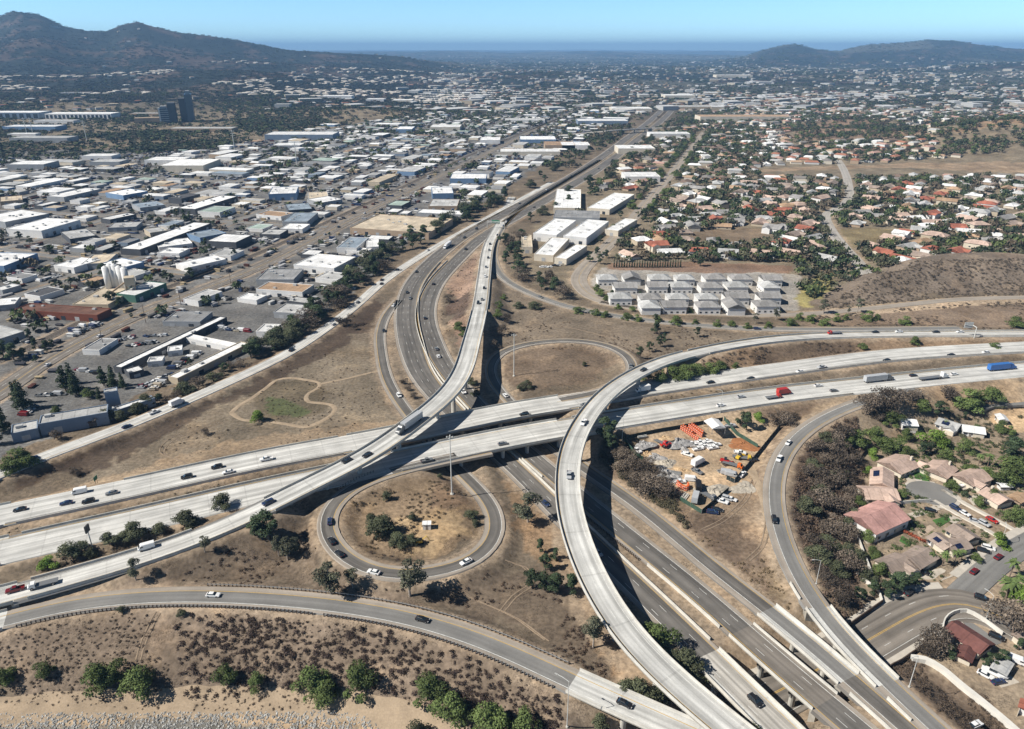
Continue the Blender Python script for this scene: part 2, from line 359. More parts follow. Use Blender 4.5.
def occ(x, y):
    x = np.asarray(x, float); y = np.asarray(y, float)
    i = np.clip(((x-RX0)/RC+.5).astype(int), 0, len(gx)-1); j = np.clip(((y-RY0)/RC+.5).astype(int), 0, len(gy)-1)
    return OCC[j, i] & (x > RX0) & (x < RX1) & (y < RY1)
def mark(x, y, r):
    i0, i1 = max(int((x-r-RX0)/RC), 0), int((x+r-RX0)/RC)+1; j0, j1 = max(int((y-r-RY0)/RC), 0), int((y+r-RY0)/RC)+1
    if i1 > 0 and j1 > 0:
        X = GX[j0:j1, i0:i1]; Y = GY[j0:j1, i0:i1]; OCC[j0:j1, i0:i1] |= (X-x)**2+(Y-y)**2 < r*r
def gp(px, py):
    """ground point seen at a pixel: march the ray to the terrain"""
    z = 0.0
    for _ in range(12):
        x, y, _z = up(px, py, z); z = z*.4+float(gz(x, y))*.6
    x, y, _z = up(px, py, z)
    return (x, y, float(gz(x, y)))

# ---- ground colours (albedo), painted by region; colour boundaries follow uneven edges
C_BROWN = (.158, .126, .092); C_DARK = (.085, .060, .043); C_TAN = (.36, .265, .175); C_ORANGE = (.30, .19, .105); C_ASPH = (.125, .118, .110)
C_LOT = (.150, .147, .142); C_GREEN = (.055, .075, .03); C_SCRUB = (.155, .118, .085); C_SUB = (.20, .165, .118); C_LAWN = (.075, .10, .04)
ZONES = [
 # poly (px), colour, edge noise (m), mix
 ([(-900, 560), (-900, 130), (0, 150), (200, 150), (330, 128), (400, 118), (520, 108), (620, 108), (560, 150), (500, 195), (425, 232), (380, 268), (340, 300), (280, 340), (160, 392), (0, 460)], C_LOT, 6, 1),
 ([(-900, 130), (0, 148), (200, 150), (330, 128), (400, 118), (540, 104), (540, 92), (-900, 92)], C_SUB, 30, .9),
 ([(540, 225), (600, 160), (640, 130), (690, 100), (1400, 95), (1600, 330), (1150, 292), (1020, 275), (930, 262), (850, 285), (800, 308), (600, 300), (560, 300), (510, 265)], C_SUB, 8, 1),
 ([(860, 398), (1100, 380), (1500, 470), (1500, 900), (950, 700), (835, 560), (850, 470)], (.27, .215, .155), 4, 1),
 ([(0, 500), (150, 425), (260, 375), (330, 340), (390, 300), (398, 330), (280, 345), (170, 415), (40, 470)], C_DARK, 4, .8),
 ([(180, 405), (300, 350), (375, 345), (392, 385), (410, 420), (330, 440), (100, 480), (60, 480)], (.198, .163, .120), 10, .85),
 ([(245, 395), (275, 382), (318, 378), (330, 398), (320, 415), (290, 424), (256, 418)], (.13, .105, .072), 3, .9),
 ([(262, 398), (285, 400), (312, 412), (300, 419), (268, 412)], C_LAWN, 3, .7),
 ([(-20, 520), (130, 466), (250, 440), (400, 418), (540, 385), (500, 400), (390, 435), (140, 490), (-20, 530)], C_TAN, 5, .55),
 ([(470, 290), (510, 290), (640, 330), (780, 335), (700, 350), (625, 366), (560, 340), (500, 350), (480, 330)], (.205, .165, .123), 8, .8),
 ([(508, 352), (600, 350), (618, 368), (590, 385), (520, 395), (498, 380)], (.165, .12, .085), 5, .7),
 ([(445, 270), (478, 250), (472, 320), (462, 350), (448, 330)], (.28, .19, .14), 5, .8),
 ([(444, 300), (470, 297), (468, 325), (448, 322)], (.085, .062, .05), 4, .8),
 ([(352, 492), (400, 474), (470, 470), (492, 520), (480, 550), (420, 568), (360, 560), (336, 530)], (.27, .195, .125), 5, .75),
 ([(395, 520), (470, 515), (480, 545), (430, 562), (395, 555)], (.40, .29, .17), 6, .7),
 ([(430, 480), (475, 478), (485, 510), (440, 515)], (.15, .108, .078), 4, .7),
 ([(60, 600), (180, 552), (330, 505), (330, 540), (350, 575), (480, 580), (540, 560), (600, 640), (640, 690), (520, 640), (400, 605), (200, 588)], (.132, .102, .075), 8, .9),
 ([(495, 480), (520, 480), (590, 570), (640, 640), (690, 700), (650, 700), (600, 650), (570, 590), (520, 540)], C_ORANGE, 5, .5),
 ([(0, 612), (120, 603), (250, 605), (400, 622), (500, 655), (570, 690), (590, 760), (400, 745), (240, 690), (0, 695)], (.205, .158, .118), 6, .85),
 ([(-300, 705), (0, 700), (200, 692), (330, 700), (420, 716), (500, 760), (-300, 790)], (.42, .31, .20), 3, .9),
 ([(-300, 715), (0, 714), (180, 712), (300, 716), (400, 735), (400, 800), (-300, 800)], (.15, .145, .13), 2, .95),
 ([(600, 440), (650, 425), (770, 400), (860, 400), (780, 440), (765, 490), (775, 560), (800, 600), (760, 600), (680, 540), (600, 480)], (.215, .155, .108), 6, .85),
 ([(628, 440), (700, 425), (735, 418), (780, 428), (760, 465), (745, 485), (700, 515), (672, 490), (640, 460)], (.42, .315, .21), 4, .95),
 ([(720, 500), (765, 470), (772, 520), (795, 590), (770, 600), (735, 560)], (.36, .27, .185), 6, .6),
 ([(690, 510), (745, 520), (760, 570), (730, 570), (690, 540)], (.12, .088, .065), 8, .7),
 ([(600, 440), (640, 450), (680, 500), (660, 510), (600, 460)], (.13, .10, .062), 5, .8),
 ([(800, 425), (850, 420), (870, 470), (850, 520), (840, 600), (870, 640), (830, 640), (800, 560), (790, 480)], (.13, .095, .072), 6, .9),
 ([(800, 300), (870, 276), (930, 262), (1030, 268), (1500, 280), (1500, 300), (1030, 292), (930, 296), (830, 308)], (.20, .16, .125), 5, .95),
 ([(800, 312), (900, 303), (1024, 295), (1400, 290), (1400, 330), (1024, 325), (800, 328)], (.22, .165, .12), 5, .9),
 ([(810, 310), (900, 302), (1024, 294), (1400, 290), (1400, 300), (1024, 303), (900, 312), (830, 317)], (.48, .37, .26), 3, .8),
 ([(700, 350), (800, 342), (1024, 336), (1200, 334), (1200, 342), (1024, 345), (860, 358), (740, 378), (660, 384)], (.25, .175, .115), 6, .8),
 ([(740, 355), (850, 345), (860, 358), (760, 375)], (.10, .075, .055), 4, .7),
 ([(860, 398), (960, 385), (1200, 370), (1200, 392), (960, 400), (900, 415), (850, 420), (800, 425)], (.34, .255, .17), 5, .8),
 ([(1000, 395), (1200, 385), (1200, 420), (1010, 420), (985, 408)], (.46, .33, .20), 4, .9),
 ([(600, 268), (700, 266), (800, 275), (798, 310), (640, 305), (590, 285)], (.33, .31, .28), 2, .9),
 ([(608, 264), (700, 262), (790, 266), (790, 274), (690, 272), (606, 270)], (.21, .135, .095), 3, .9),
 ([(690, 232), (720, 226), (765, 228), (770, 242), (720, 243), (690, 240)], (.20, .15, .105), 4, .9),
 ([(835, 230), (870, 228), (910, 232), (880, 245), (850, 248)], (.20, .16, .09), 4, .9),
 ([(948, 150), (965, 138), (1000, 131), (1060, 132), (1070, 152), (1000, 150)], (.30, .20, .125), 30, .85),
 ([(790, 128), (850, 122), (920, 135), (930, 150), (860, 145), (800, 142)], (.26, .18, .13), 12, .8),
 ([(760, 169), (900, 164), (1024, 165), (1200, 168), (1200, 174), (1000, 173), (900, 168), (760, 171.5)], (.30, .22, .15), 9, .8),
 ([(800, 285), (830, 270), (835, 290), (812, 306), (800, 306)], (.30, .27, .10), 4, .7),
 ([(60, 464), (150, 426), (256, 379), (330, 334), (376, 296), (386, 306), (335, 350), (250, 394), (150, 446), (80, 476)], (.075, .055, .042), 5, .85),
 ([(770, 540), (830, 600), (880, 640), (820, 655), (760, 610)], (.32, .24, .15), 4, .5),
 ([(700, 560), (800, 640), (900, 720), (940, 760), (840, 760), (740, 680), (650, 590), (590, 520)], (.30, .215, .135), 3, .6),
 ([(860, 690), (905, 650), (985, 690), (1010, 729), (1010, 800), (950, 760)], (.15, .112, .082), 4, .9),
]
def ground_color(X, Y):
    n = X.shape; Cc = np.empty(n+(3,)); Cc[:] = C_BROWN
    px0, py0 = topx(X, Y, np.where(Y < 500, np.minimum(0, gz(X, Y)), 0)*.999)
    n1 = fbm(X, Y, 22, 3); n2 = fbm(X+500, Y-300, 22, 3); n1b = fbm(X, Y, 5, 2); n2b = fbm(X-70, Y, 5, 2)
    Cc[:] = np.array(C_BROWN)
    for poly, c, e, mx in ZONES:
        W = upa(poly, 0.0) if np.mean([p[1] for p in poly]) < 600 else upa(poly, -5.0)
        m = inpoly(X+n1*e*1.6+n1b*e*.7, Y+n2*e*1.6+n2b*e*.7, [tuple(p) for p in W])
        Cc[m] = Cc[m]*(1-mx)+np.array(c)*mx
    # roadside shoulders are pale bare dirt
    inr = (X > RX0) & (X < RX1) & (Y < RY1-4) & (Y > RY0)
    i = np.clip(((X-RX0)/RC+.5).astype(int), 0, len(gx)-1); j = np.clip(((Y-RY0)/RC+.5).astype(int), 0, len(gy)-1)
    d = np.where(inr, RD[j, i], 99)
    m = sstep(4.0, 1.5, d+n1b*1.6)*.75*sstep(1500, 600, Y)
    Cc = Cc*(1-m[..., None])+np.array((.34, .265, .19))*m[..., None]
    # far land: wooded hills, dry slopes
    u = CX+786*X/np.maximum(Y, 200)
    far = sstep(1800, 3000, Y+fbm(X, Y, 500, 3)*600)
    g = np.where((ridged(X+333, Y, 330, 5)+.25*fbm(X, Y, 60, 3) > np.where((Y < 4600) & (Y > 2700) & (u < 430), .66, .76))[..., None], np.array((.072, .054, .046)), np.array((.020, .025, .023)))
    g = g*(1+.6*fbm(X, Y, 90, 4))[..., None]
    # valley floor in the distance: pale built-up land
    val = sstep(2600, 3800, Y)*(sstep(380, 520, u)+0*u)*sstep(.05, .3, fbm(X+77, Y, 900, 3)+.22)
    g = g*(1-val[..., None])+np.array((.085, .082, .065))*val[..., None]
    Cc = Cc*(1-far[..., None])+g*far[..., None]
    return Cc

def ground_material():
    m = bpy.data.materials.new('dry_ground'); m.use_nodes = True; nt = m.node_tree; L = nt.links
    b = nt.nodes['Principled BSDF']; b.inputs['Roughness'].default_value = .95; b.inputs['Specular IOR Level'].default_value = .1
    at = N(nt, 'ShaderNodeAttribute', attribute_name='Col'); tc = N(nt, 'ShaderNodeTexCoord')
    def noise(scale, det, lo, hi, a=.3, bb=.7, rough=.6):
        n = N(nt, 'ShaderNodeTexNoise'); n.inputs['Scale'].default_value = scale; n.inputs['Detail'].default_value = det; n.inputs['Roughness'].default_value = rough
        L.new(tc.outputs['Object'], n.inputs['Vector'])
        r = N(nt, 'ShaderNodeMapRange'); r.inputs['From Min'].default_value = a; r.inputs['From Max'].default_value = bb
        r.inputs['To Min'].default_value = lo; r.inputs['To Max'].default_value = hi; L.new(n.outputs['Fac'], r.inputs['Value']); return r.outputs['Result'], n
    a1, _ = noise(.035, 7, .66, 1.34); a2, nb = noise(.6, 6, .62, 1.38); a3, _ = noise(2.2, 3, .5, 1.0, .38, .5)
    x = N(nt, 'ShaderNodeMath', operation='MULTIPLY'); L.new(a1, x.inputs[0]); L.new(a2, x.inputs[1])
    # dry tufts: small dark specks in patches
    pm, _ = noise(.09, 3, 0, 1, .45, .6)
    mx = N(nt, 'ShaderNodeMix'); mx.inputs[2].default_value = 1.0; L.new(pm, mx.inputs[0]); L.new(a3, mx.inputs[3])
    y = N(nt, 'ShaderNodeMath', operation='MULTIPLY'); L.new(x.outputs[0], y.inputs[0]); L.new(mx.outputs[0], y.inputs[1])
    # bleached bare patches and reddish patches of soil
    pb, _ = noise(.055, 8, 0, .62, .52, .68, .7); pr, _ = noise(.028, 6, 0, .5, .5, .7, .65)
    s1 = N(nt, 'ShaderNodeVectorMath', operation='MULTIPLY'); s1.inputs[1].default_value = (1.7, 1.62, 1.48); L.new(at.outputs['Color'], s1.inputs[0])
    m1 = N(nt, 'ShaderNodeMix', data_type='VECTOR'); L.new(pb, m1.inputs[0]); L.new(at.outputs['Color'], m1.inputs[4]); L.new(s1.outputs[0], m1.inputs[5])
    s2 = N(nt, 'ShaderNodeVectorMath', operation='MULTIPLY'); s2.inputs[1].default_value = (.76, .66, .58); L.new(m1.outputs[1], s2.inputs[0])
    m2 = N(nt, 'ShaderNodeMix', data_type='VECTOR'); L.new(pr, m2.inputs[0]); L.new(m1.outputs[1], m2.inputs[4]); L.new(s2.outputs[0], m2.inputs[5])
    vm = N(nt, 'ShaderNodeVectorMath', operation='SCALE'); L.new(m2.outputs[1], vm.inputs[0]); L.new(y.outputs[0], vm.inputs['Scale'])
    L.new(vm.outputs[0], b.inputs['Base Color'])
    bp = N(nt, 'ShaderNodeBump'); bp.inputs['Strength'].default_value = .6; bp.inputs['Distance'].default_value = .35
    L.new(nb.outputs['Fac'], bp.inputs['Height']); L.new(bp.outputs[0], b.inputs['Normal'])
    return m
def build_terrain():
    ys = list(np.arange(-400, 100, 25.0))+list(np.arange(100, 620, 1.9)); y = ys[-1]
    while y < 45000: y += 1.9*(y/620)**1.75; ys.append(y)
    ys = np.array(ys); s = np.linspace(-1, 1, 421)
    s = np.sign(s)*np.abs(s)**1.06
    Wd = np.maximum(240, 140+.86*ys)
    X = Wd[:, None]*s[None, :]; Y = np.repeat(ys[:, None], len(s), 1)
    Z = gz(X, Y)
    Cc = ground_color(X, Y); Cc = np.concatenate([Cc, np.ones(Cc.shape[:2]+(1,))], 2)
    nr, nc = X.shape; idx = np.arange(nr*nc).reshape(nr, nc)
    q = np.stack([idx[:-1, :-1], idx[:-1, 1:], idx[1:, 1:], idx[1:, :-1]], -1).reshape(-1, 4)
    me = mesh_np('ground', np.stack([X, Y, Z], -1).reshape(-1, 3), q.ravel(), np.full(len(q), 4), [ground_material()], None, True, Cc.reshape(-1, 4))
    o = link(bpy.data.objects.new('ground', me)); tag(o, kind='structure')
    print('terrain verts', nr*nc, 'minz', Z.min(), 'maxz', Z.max())
    return Z.min(), Z.max()
ZMIN, ZMAX = build_terrain()
# ------------------------------------------------------------------ road surfaces
def road_mat(name, base, track=.75, crack=.12, joints=0.0, patch=None):
    """u across in metres from the centre, v along in metres"""
    m = bpy.data.materials.new(name); m.use_nodes = True; nt = m.node_tree; L = nt.links
    b = nt.nodes['Principled BSDF']; b.inputs['Roughness'].default_value = .85; b.inputs['Specular IOR Level'].default_value = .25
    uv = N(nt, 'ShaderNodeUVMap'); sx = N(nt, 'ShaderNodeSeparateXYZ'); L.new(uv.outputs[0], sx.inputs[0])
    tc = N(nt, 'ShaderNodeTexCoord')
    def rng_(src, a, bb, lo, hi):
        r = N(nt, 'ShaderNodeMapRange'); r.inputs['From Min'].default_value = a; r.inputs['From Max'].default_value = bb
        r.inputs['To Min'].default_value = lo; r.inputs['To Max'].default_value = hi; L.new(src, r.inputs['Value']); return r.outputs['Result']
    def mul(a, bb):
        x = N(nt, 'ShaderNodeMath', operation='MULTIPLY'); L.new(a, x.inputs[0]); L.new(bb, x.inputs[1]); return x.outputs[0]
    # long streaks worn by the wheels: noise squeezed across, stretched along
    mp = N(nt, 'ShaderNodeMapping'); mp.inputs['Scale'].default_value = (.55, .012, 1); L.new(uv.outputs[0], mp.inputs[0])
    n = N(nt, 'ShaderNodeTexNoise'); n.inputs['Scale'].default_value = 1; n.inputs['Detail'].default_value = 4; L.new(mp.outputs[0], n.inputs['Vector'])
    v = rng_(n.outputs['Fac'], .35, .65, track, 2-track)
    n2 = N(nt, 'ShaderNodeTexNoise'); n2.inputs['Scale'].default_value = .12; n2.inputs['Detail'].default_value = 7; L.new(tc.outputs['Object'], n2.inputs['Vector'])
    v = mul(v, rng_(n2.outputs['Fac'], .3, .7, 1-crack, 1+crack))
    n3 = N(nt, 'ShaderNodeTexNoise'); n3.inputs['Scale'].default_value = 2.5; n3.inputs['Detail'].default_value = 3; L.new(tc.outputs['Object'], n3.inputs['Vector'])
    v = mul(v, rng_(n3.outputs['Fac'], .3, .7, .93, 1.07))
    if joints:
        w = N(nt, 'ShaderNodeMath', operation='FRACT'); dv = N(nt, 'ShaderNodeMath', operation='DIVIDE'); dv.inputs[1].default_value = joints
        L.new(sx.outputs[1], dv.inputs[0]); L.new(dv.outputs[0], w.inputs[0])
        g = N(nt, 'ShaderNodeMath', operation='GREATER_THAN'); g.inputs[1].default_value = .03; L.new(w.outputs[0], g.inputs[0])
        v = mul(v, rng_(g.outputs[0], 0, 1, .86, 1))
        # slabs of slightly different tone
        fl = N(nt, 'ShaderNodeVectorMath', operation='FLOOR'); ms = N(nt, 'ShaderNodeMapping'); ms.inputs['Scale'].default_value = (1/3.7, 1/joints, 1)
        L.new(uv.outputs[0], ms.inputs[0]); L.new(ms.outputs[0], fl.inputs[0])
        wn = N(nt, 'ShaderNodeTexWhiteNoise'); L.new(fl.outputs[0], wn.inputs['Vector']); v = mul(v, rng_(wn.outputs['Value'], 0, 1, .94, 1.05))
    vm = N(nt, 'ShaderNodeVectorMath', operation='SCALE'); vm.inputs[0].default_value = base; L.new(v, vm.inputs['Scale'])
    L.new(vm.outputs[0], b.inputs['Base Color']); return m
M_CONC = road_mat('worn_concrete_paving', (.49, .482, .455), .72, .15, 14.0)
M_DECK = road_mat('bridge_deck_concrete', (.465, .462, .44), .70, .15, 22.0)
M_DECKD = road_mat('tyre_darkened_deck', (.38, .36, .325), .5, .12, 0)
M_ASPH = road_mat('aged_asphalt', (.135, .125, .113), .68, .16)
M_ASPH2 = road_mat('grey_asphalt', (.19, .185, .175), .82, .12)
M_ASPHB = road_mat('brownish_asphalt', (.18, .16, .138), .72, .16)
M_ASPHS = road_mat('shoulder_asphalt', (.30, .262, .22), .85, .12)
M_DRIVE = mat('sidewalk_concrete', (.48, .44, .38), .9, .1, .4)
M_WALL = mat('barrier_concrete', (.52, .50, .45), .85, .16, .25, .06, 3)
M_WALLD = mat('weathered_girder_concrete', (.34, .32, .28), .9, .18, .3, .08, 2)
M_WHITE = mat('white_road_paint', (.60, .60, .57), .7, .25, .6)
M_YELLOW = mat('yellow_road_paint', (.50, .32, .08), .7, .14, .6)
M_STEEL = mat('galvanised_steel', (.35, .35, .34), .5, .12, 2, metal=.4)
M_RUST = mat('weathered_wood_post', (.09, .065, .05), .9, .2, 3)
def off(r, i, o, dz=0.0): return (r.P[i, 0]+r.Nr[i, 0]*o, r.P[i, 1]+r.Nr[i, 1]*o, r.P[i, 2]+dz)
def runs(mask):
    out = []; i = 0; n = len(mask)
    while i < n:
        if mask[i]:
            j = i
            while j < n and mask[j]: j += 1
            out.append((i, j)); i = j
        else: i += 1
    return out
def ribbon(name, r, i0, i1, strips, skirt=.8, parent=None):
    """strips: [(offset a, offset b, material)], offsets to the right in m; i1 exclusive. One mesh"""
    V = []; Fc = []; MI = []; UV = []; mats = []
    for a, b, m in strips:
        if m not in mats: mats.append(m)
        k = mats.index(m); base_i = len(V)
        for i in range(i0, i1):
            oa = a(i) if callable(a) else a; ob = b(i) if callable(b) else b
            V.append(off(r, i, oa)); V.append(off(r, i, ob))
        for q in range(i1-i0-1):
            f = base_i+2*q; Fc.append((f, f+1, f+3, f+2)); MI.append(k)
            i = i0+q; o = [(a(t) if callable(a) else a) for t in (i, i+1)]; p = [(b(t) if callable(b) else b) for t in (i, i+1)]
            UV += [(o[0], r.S[i]), (p[0], r.S[i]), (p[1], r.S[i+1]), (o[1], r.S[i+1])]
    if skirt:
        for side, st in ((0, strips[0][0]), (1, strips[-1][1])):
            base_i = len(V)
            for i in range(i0, i1):
                o = st(i) if callable(st) else st
                V.append(off(r, i, o)); V.append(off(r, i, o+(.6 if side else -.6), -skirt))
            for q in range(i1-i0-1):
                f = base_i+2*q; Fc.append((f, f+2, f+3, f+1) if side else (f, f+1, f+3, f+2)); MI.append(len(mats)-1 if side else 0)
                UV += [(0, r.S[i0+q])]*4
    me = mesh_np(name, V, [i for f in Fc for i in f], [4]*len(Fc), mats, MI, False, None, uv=UV)
    return link(bpy.data.objects.new(name, me), parent)
def lines(name, r, i0, i1, specs, lift=.02, mats=(None,)):
    """painted lines. specs: (offset, width, dash or None, gap, material index)"""
    mb = MB()
    for o, w, dash, gap, mi in specs:
        if dash is None:
            for i in range(i0, i1-1):
                oo = [o(t) if callable(o) else o for t in (i, i+1)]
                mb.add([off(r, i, oo[0]-w/2, lift), off(r, i, oo[0]+w/2, lift), off(r, i+1, oo[1]+w/2, lift), off(r, i+1, oo[1]-w/2, lift)], [(0, 1, 2, 3)], mi)
        else:
            s = r.S[i0]; e = r.S[i1-1]
            def at(sv, oo):
                x = np.interp(sv, r.S, r.P[:, 0]); y = np.interp(sv, r.S, r.P[:, 1]); z = np.interp(sv, r.S, r.P[:, 2])
                a = np.interp(sv, r.S, r.Nr[:, 0]); b = np.interp(sv, r.S, r.Nr[:, 1]); return (x+a*oo, y+b*oo, z+lift)
            while s+dash < e:
                if np.interp(s, r.S, r.P[:, 1]) > 900: s += dash+gap; continue
                mb.add([at(s, o-w/2), at(s, o+w/2), at(s+dash, o+w/2), at(s+dash, o-w/2)], [(0, 1, 2, 3)], mi); s += dash+gap
    o = mb.build(name, [M_WHITE, M_YELLOW]); tag(o, kind='structure'); return o
def wall_mb(r, i0, i1, o, w, h, z0=0.0, mb=None, base=.0):
    """a long wall following the road, tapering like a highway barrier"""
    mb = mb or MB(); V = []
    for i in range(i0, i1):
        oo = o(i) if callable(o) else o
        V += [off(r, i, oo-w/2, z0), off(r, i, oo-w*.28, z0+h*.55), off(r, i, oo-w*.22, z0+h), off(r, i, oo+w*.22, z0+h), off(r, i, oo+w*.28, z0+h*.55), off(r, i, oo+w/2, z0)]
    n = i1-i0; fs = []
    for q in range(n-1):
        for k in range(5): fs.append((6*q+k, 6*q+6+k, 6*q+7+k, 6*q+k+1))
    fs.append((0, 1, 2, 3, 4, 5)); fs.append(tuple(6*(n-1)+k for k in range(6))[::-1])
    mb.add(V, fs); return mb
def idx(r, px, py): return near_index(r, px, py)
def deck_bridge(r, i0, i1, hw_l, hw_r, label, strips, depth=1.7, name='road_bridge', group=None, columns=(), par_h=.95, soffit=.62, colw=1.2, markings=(), col_off=(0,), bents=False, cat='bridge', abut=True):
    """a box-girder bridge: deck surface, girder, two parapets, columns and abutments, all parts of one thing"""
    root = empty(name, (r.P[i0, 0], r.P[i0, 1], r.P[i0, 2])); tag(root, label, cat, group)
    pi = Vector(root.location)
    def put(o): o.location = -pi; return o
    put(ribbon('deck', r, i0, i1, strips, skirt=0, parent=root))
    mb = MB(); V = []
    for i in range(i0, i1):
        l, rr = -hw_l-.25, hw_r+.25; mid = (l+rr)/2; s = soffit*(rr-l)/2
        V += [off(r, i, l, -.03), off(r, i, l, -.42), off(r, i, mid-s, -depth*.62), off(r, i, mid-s*.94, -depth), off(r, i, mid+s*.94, -depth), off(r, i, mid+s, -depth*.62), off(r, i, rr, -.42), off(r, i, rr, -.03)]
    n = i1-i0; fs = []
    for q in range(n-1):
        for k in range(8): fs.append((8*q+k, 8*q+(k+1) % 8, 8*q+8+(k+1) % 8, 8*q+8+k))
    fs += [tuple(range(8))[::-1], tuple(8*(n-1)+k for k in range(8))]; mb.add(V, fs)
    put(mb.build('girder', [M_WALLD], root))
    for o in (-hw_l-.02, hw_r+.02): put(wall_mb(r, i0, i1, o, .42, par_h, -.02).build('parapet', [M_WALL], root))
    for cpt in columns:
        i = near_index(r, *cpt); i = min(max(i, i0+1), i1-2)
        for co in col_off:
            x, y, z = off(r, i, (hw_r-hw_l)/2+co, -depth+.05); g = float(gz(x, y))-.6
            if z-g < 1: continue
            m2 = MB(); hgt = z-g; d = Vector((r.T[i, 0], r.T[i, 1], 0)); nn = Vector((r.Nr[i, 0], r.Nr[i, 1], 0)); c = Vector((x, y, 0))
            rings = [(g, 1.0), (z-2.2, 1.0), (z, 1.9)]; k = 12; vs = []
            for zz, fl in rings:
                for t in range(k):
                    a = 2*math.pi*t/k; p = c+nn*(colw*fl*math.cos(a))+d*(colw*.7*math.sin(a)); vs.append((p.x, p.y, zz))
            f2 = [(k*q+t, k*q+(t+1) % k, k*q+k+(t+1) % k, k*q+k+t) for q in range(2) for t in range(k)]
            m2.add(vs, f2); put(m2.build('column', [M_WALL], root))
    if abut:
        for i, sg in ((i0, 1), (i1-1, -1)):
            p = []; T = Vector((r.T[i, 0], r.T[i, 1], 0))*sg; a = Vector(off(r, i, -hw_l)); b = Vector(off(r, i, hw_r))
            poly = [a-T*1.2, a+T*.8, b+T*.8, b-T*1.2]
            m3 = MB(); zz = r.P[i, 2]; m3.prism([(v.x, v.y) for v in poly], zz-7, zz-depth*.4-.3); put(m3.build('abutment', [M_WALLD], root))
    return root
def highway(r, name, strips, specs, skip=True, skirt=.8):
    k = 0
    for i0, i1 in runs(~r.bridge):
        if i1-i0 < 3: continue
        a, b = max(i0-1, 0) if i0 else 0, min(i1+1, len(r.P))
        o = ribbon(name, r, a, b, strips, skirt); tag(o, kind='structure')
    lines('lane_marking', r, 0, len(r.P), specs)
rw, re_, fl, cf = roads['west'], roads['east'], roads['flyover'], roads['curved_flyover']
sb, nb, nc, nrp = roads['southbound'], roads['northbound'], roads['northbound_collector'], roads['northbound_ramp']
sr, nl, fr, tr, bt = roads['southbound_ramp'], roads['northbound_loop'], roads['frontage_ramp'], roads['transition_ramp'], roads['bottom_ramp']
ST = lambda w, l, rr, m, s=M_ASPHS: [(-w/2, -w/2+l, s), (-w/2+l, w/2-rr, m), (w/2-rr, w/2, s)]
highway(rw, 'westbound_roadway', [(-8.25, 5.9, M_CONC), (5.9, 8.25, M_ASPH2)], [(-6.0, .2, None, 0, 0), (-2.3, .16, 3.6, 11, 0), (1.3, .16, 3.6, 11, 0), (4.9, .16, 3.6, 11, 0), (7.3, .2, None, 0, 1)])
highway(re_, 'eastbound_roadway', [(-8.75, -7.0, M_ASPH2), (-7.0, 8.75, M_CONC)], [(-7.4, .2, None, 0, 1), (-3.8, .16, 3.6, 11, 0), (-.2, .16, 3.6, 11, 0), (3.4, .16, 3.6, 11, 0), (6.6, .2, None, 0, 0)])
highway(fl, 'flyover_approach_roadway', ST(10.5, 1.2, 1.6, M_CONC, M_ASPH2), [(-3.9, .18, None, 0, 1), (0, .18, 4, 10, 0), (3.9, .18, None, 0, 0)])
highway(cf, 'flyover_approach_roadway', ST(9.6, 1.6, 1.2, M_CONC, M_ASPH2), [(-3.2, .18, None, 0, 0), (.4, .18, 4, 10, 0), (3.8, .18, None, 0, 1)])
sW = lambda f, o=0: (lambda i: f*sb.wv[i]/2+o)
nW = lambda f, o=0: (lambda i: f*nb.wv[i]/2+o)
highway(sb, 'southbound_roadway', [(sW(-1), sW(-1, 1.5), M_ASPHS), (sW(-1, 1.5), sW(1, -1.6), M_ASPH), (sW(1, -1.6), sW(1), M_ASPHS)], [(sW(-1, 1.4), .18, None, 0, 1), (-1.2, .15, 3.6, 11, 0), (2.2, .15, 3.6, 11, 0), (sW(1, -1.6), .18, None, 0, 0)])
highway(nb, 'northbound_roadway', [(nW(-1), nW(-1, 1.6), M_ASPHS), (nW(-1, 1.6), nW(1, -1.4), M_ASPH), (nW(1, -1.4), nW(1), M_ASPHS)], [(nW(-1, 1.6), .18, None, 0, 0), (-1.7, .15, 3.6, 11, 0), (1.8, .15, 3.6, 11, 0), (nW(1, -1.3), .18, None, 0, 1)])
for _r in [r for n_, r in roads.items() if n_.startswith('industrial_')]:
    _o = ribbon('street', _r, 0, len(_r.P), [(-_r.w/2, _r.w/2, M_ASPH2)], .5); _o.location.z = .01 if 'cross' in _r.name else 0; tag(_o, kind='structure')
highway(nc, 'collector_roadway', ST(8.6, 1.4, 2.2, M_ASPH), [(-2.9, .18, None, 0, 1), (2.1, .2, None, 0, 0)])
highway(nrp, 'exit_ramp', ST(8.6, 1.3, 2.2, M_ASPH2), [(-2.8, .18, None, 0, 1), (1.9, .2, None, 0, 0)])
highway(sr, 'loop_ramp', ST(7.6, 1.3, 1.9, M_ASPH), [(-2.5, .18, None, 0, 0), (2.1, .2, None, 0, 1)])
highway(nl, 'loop_ramp', ST(6.6, 1.2, 1.4, M_ASPH), [(-2.2, .18, None, 0, 1), (2.0, .2, None, 0, 0)])
highway(fr, 'frontage_roadway', ST(8.2, 1.3, 1.3, M_CONC, M_CONC), [(-2.9, .18, None, 0, 0), (2.9, .18, None, 0, 1)])
highway(tr, 'transition_roadway', ST(8.4, 1.3, 1.8, M_ASPH2), [(-3, .18, None, 0, 1), (2.4, .2, None, 0, 0)])
highway(bt, 'ramp_roadway', ST(9.0, 2.2, 1.2, M_ASPH2), [(-2.3, .2, None, 0, 1), (3.0, .22, None, 0, 0)])
highway(roads['surface_street'], 'street', [(-8.2, 8.2, M_ASPHB)], [(.4, .18, None, 0, 1), (.0, .18, None, 0, 1), (-4.0, .16, 3, 9, 0), (4.3, .16, 3, 9, 0), (-6.6, .15, None, 0, 0)])
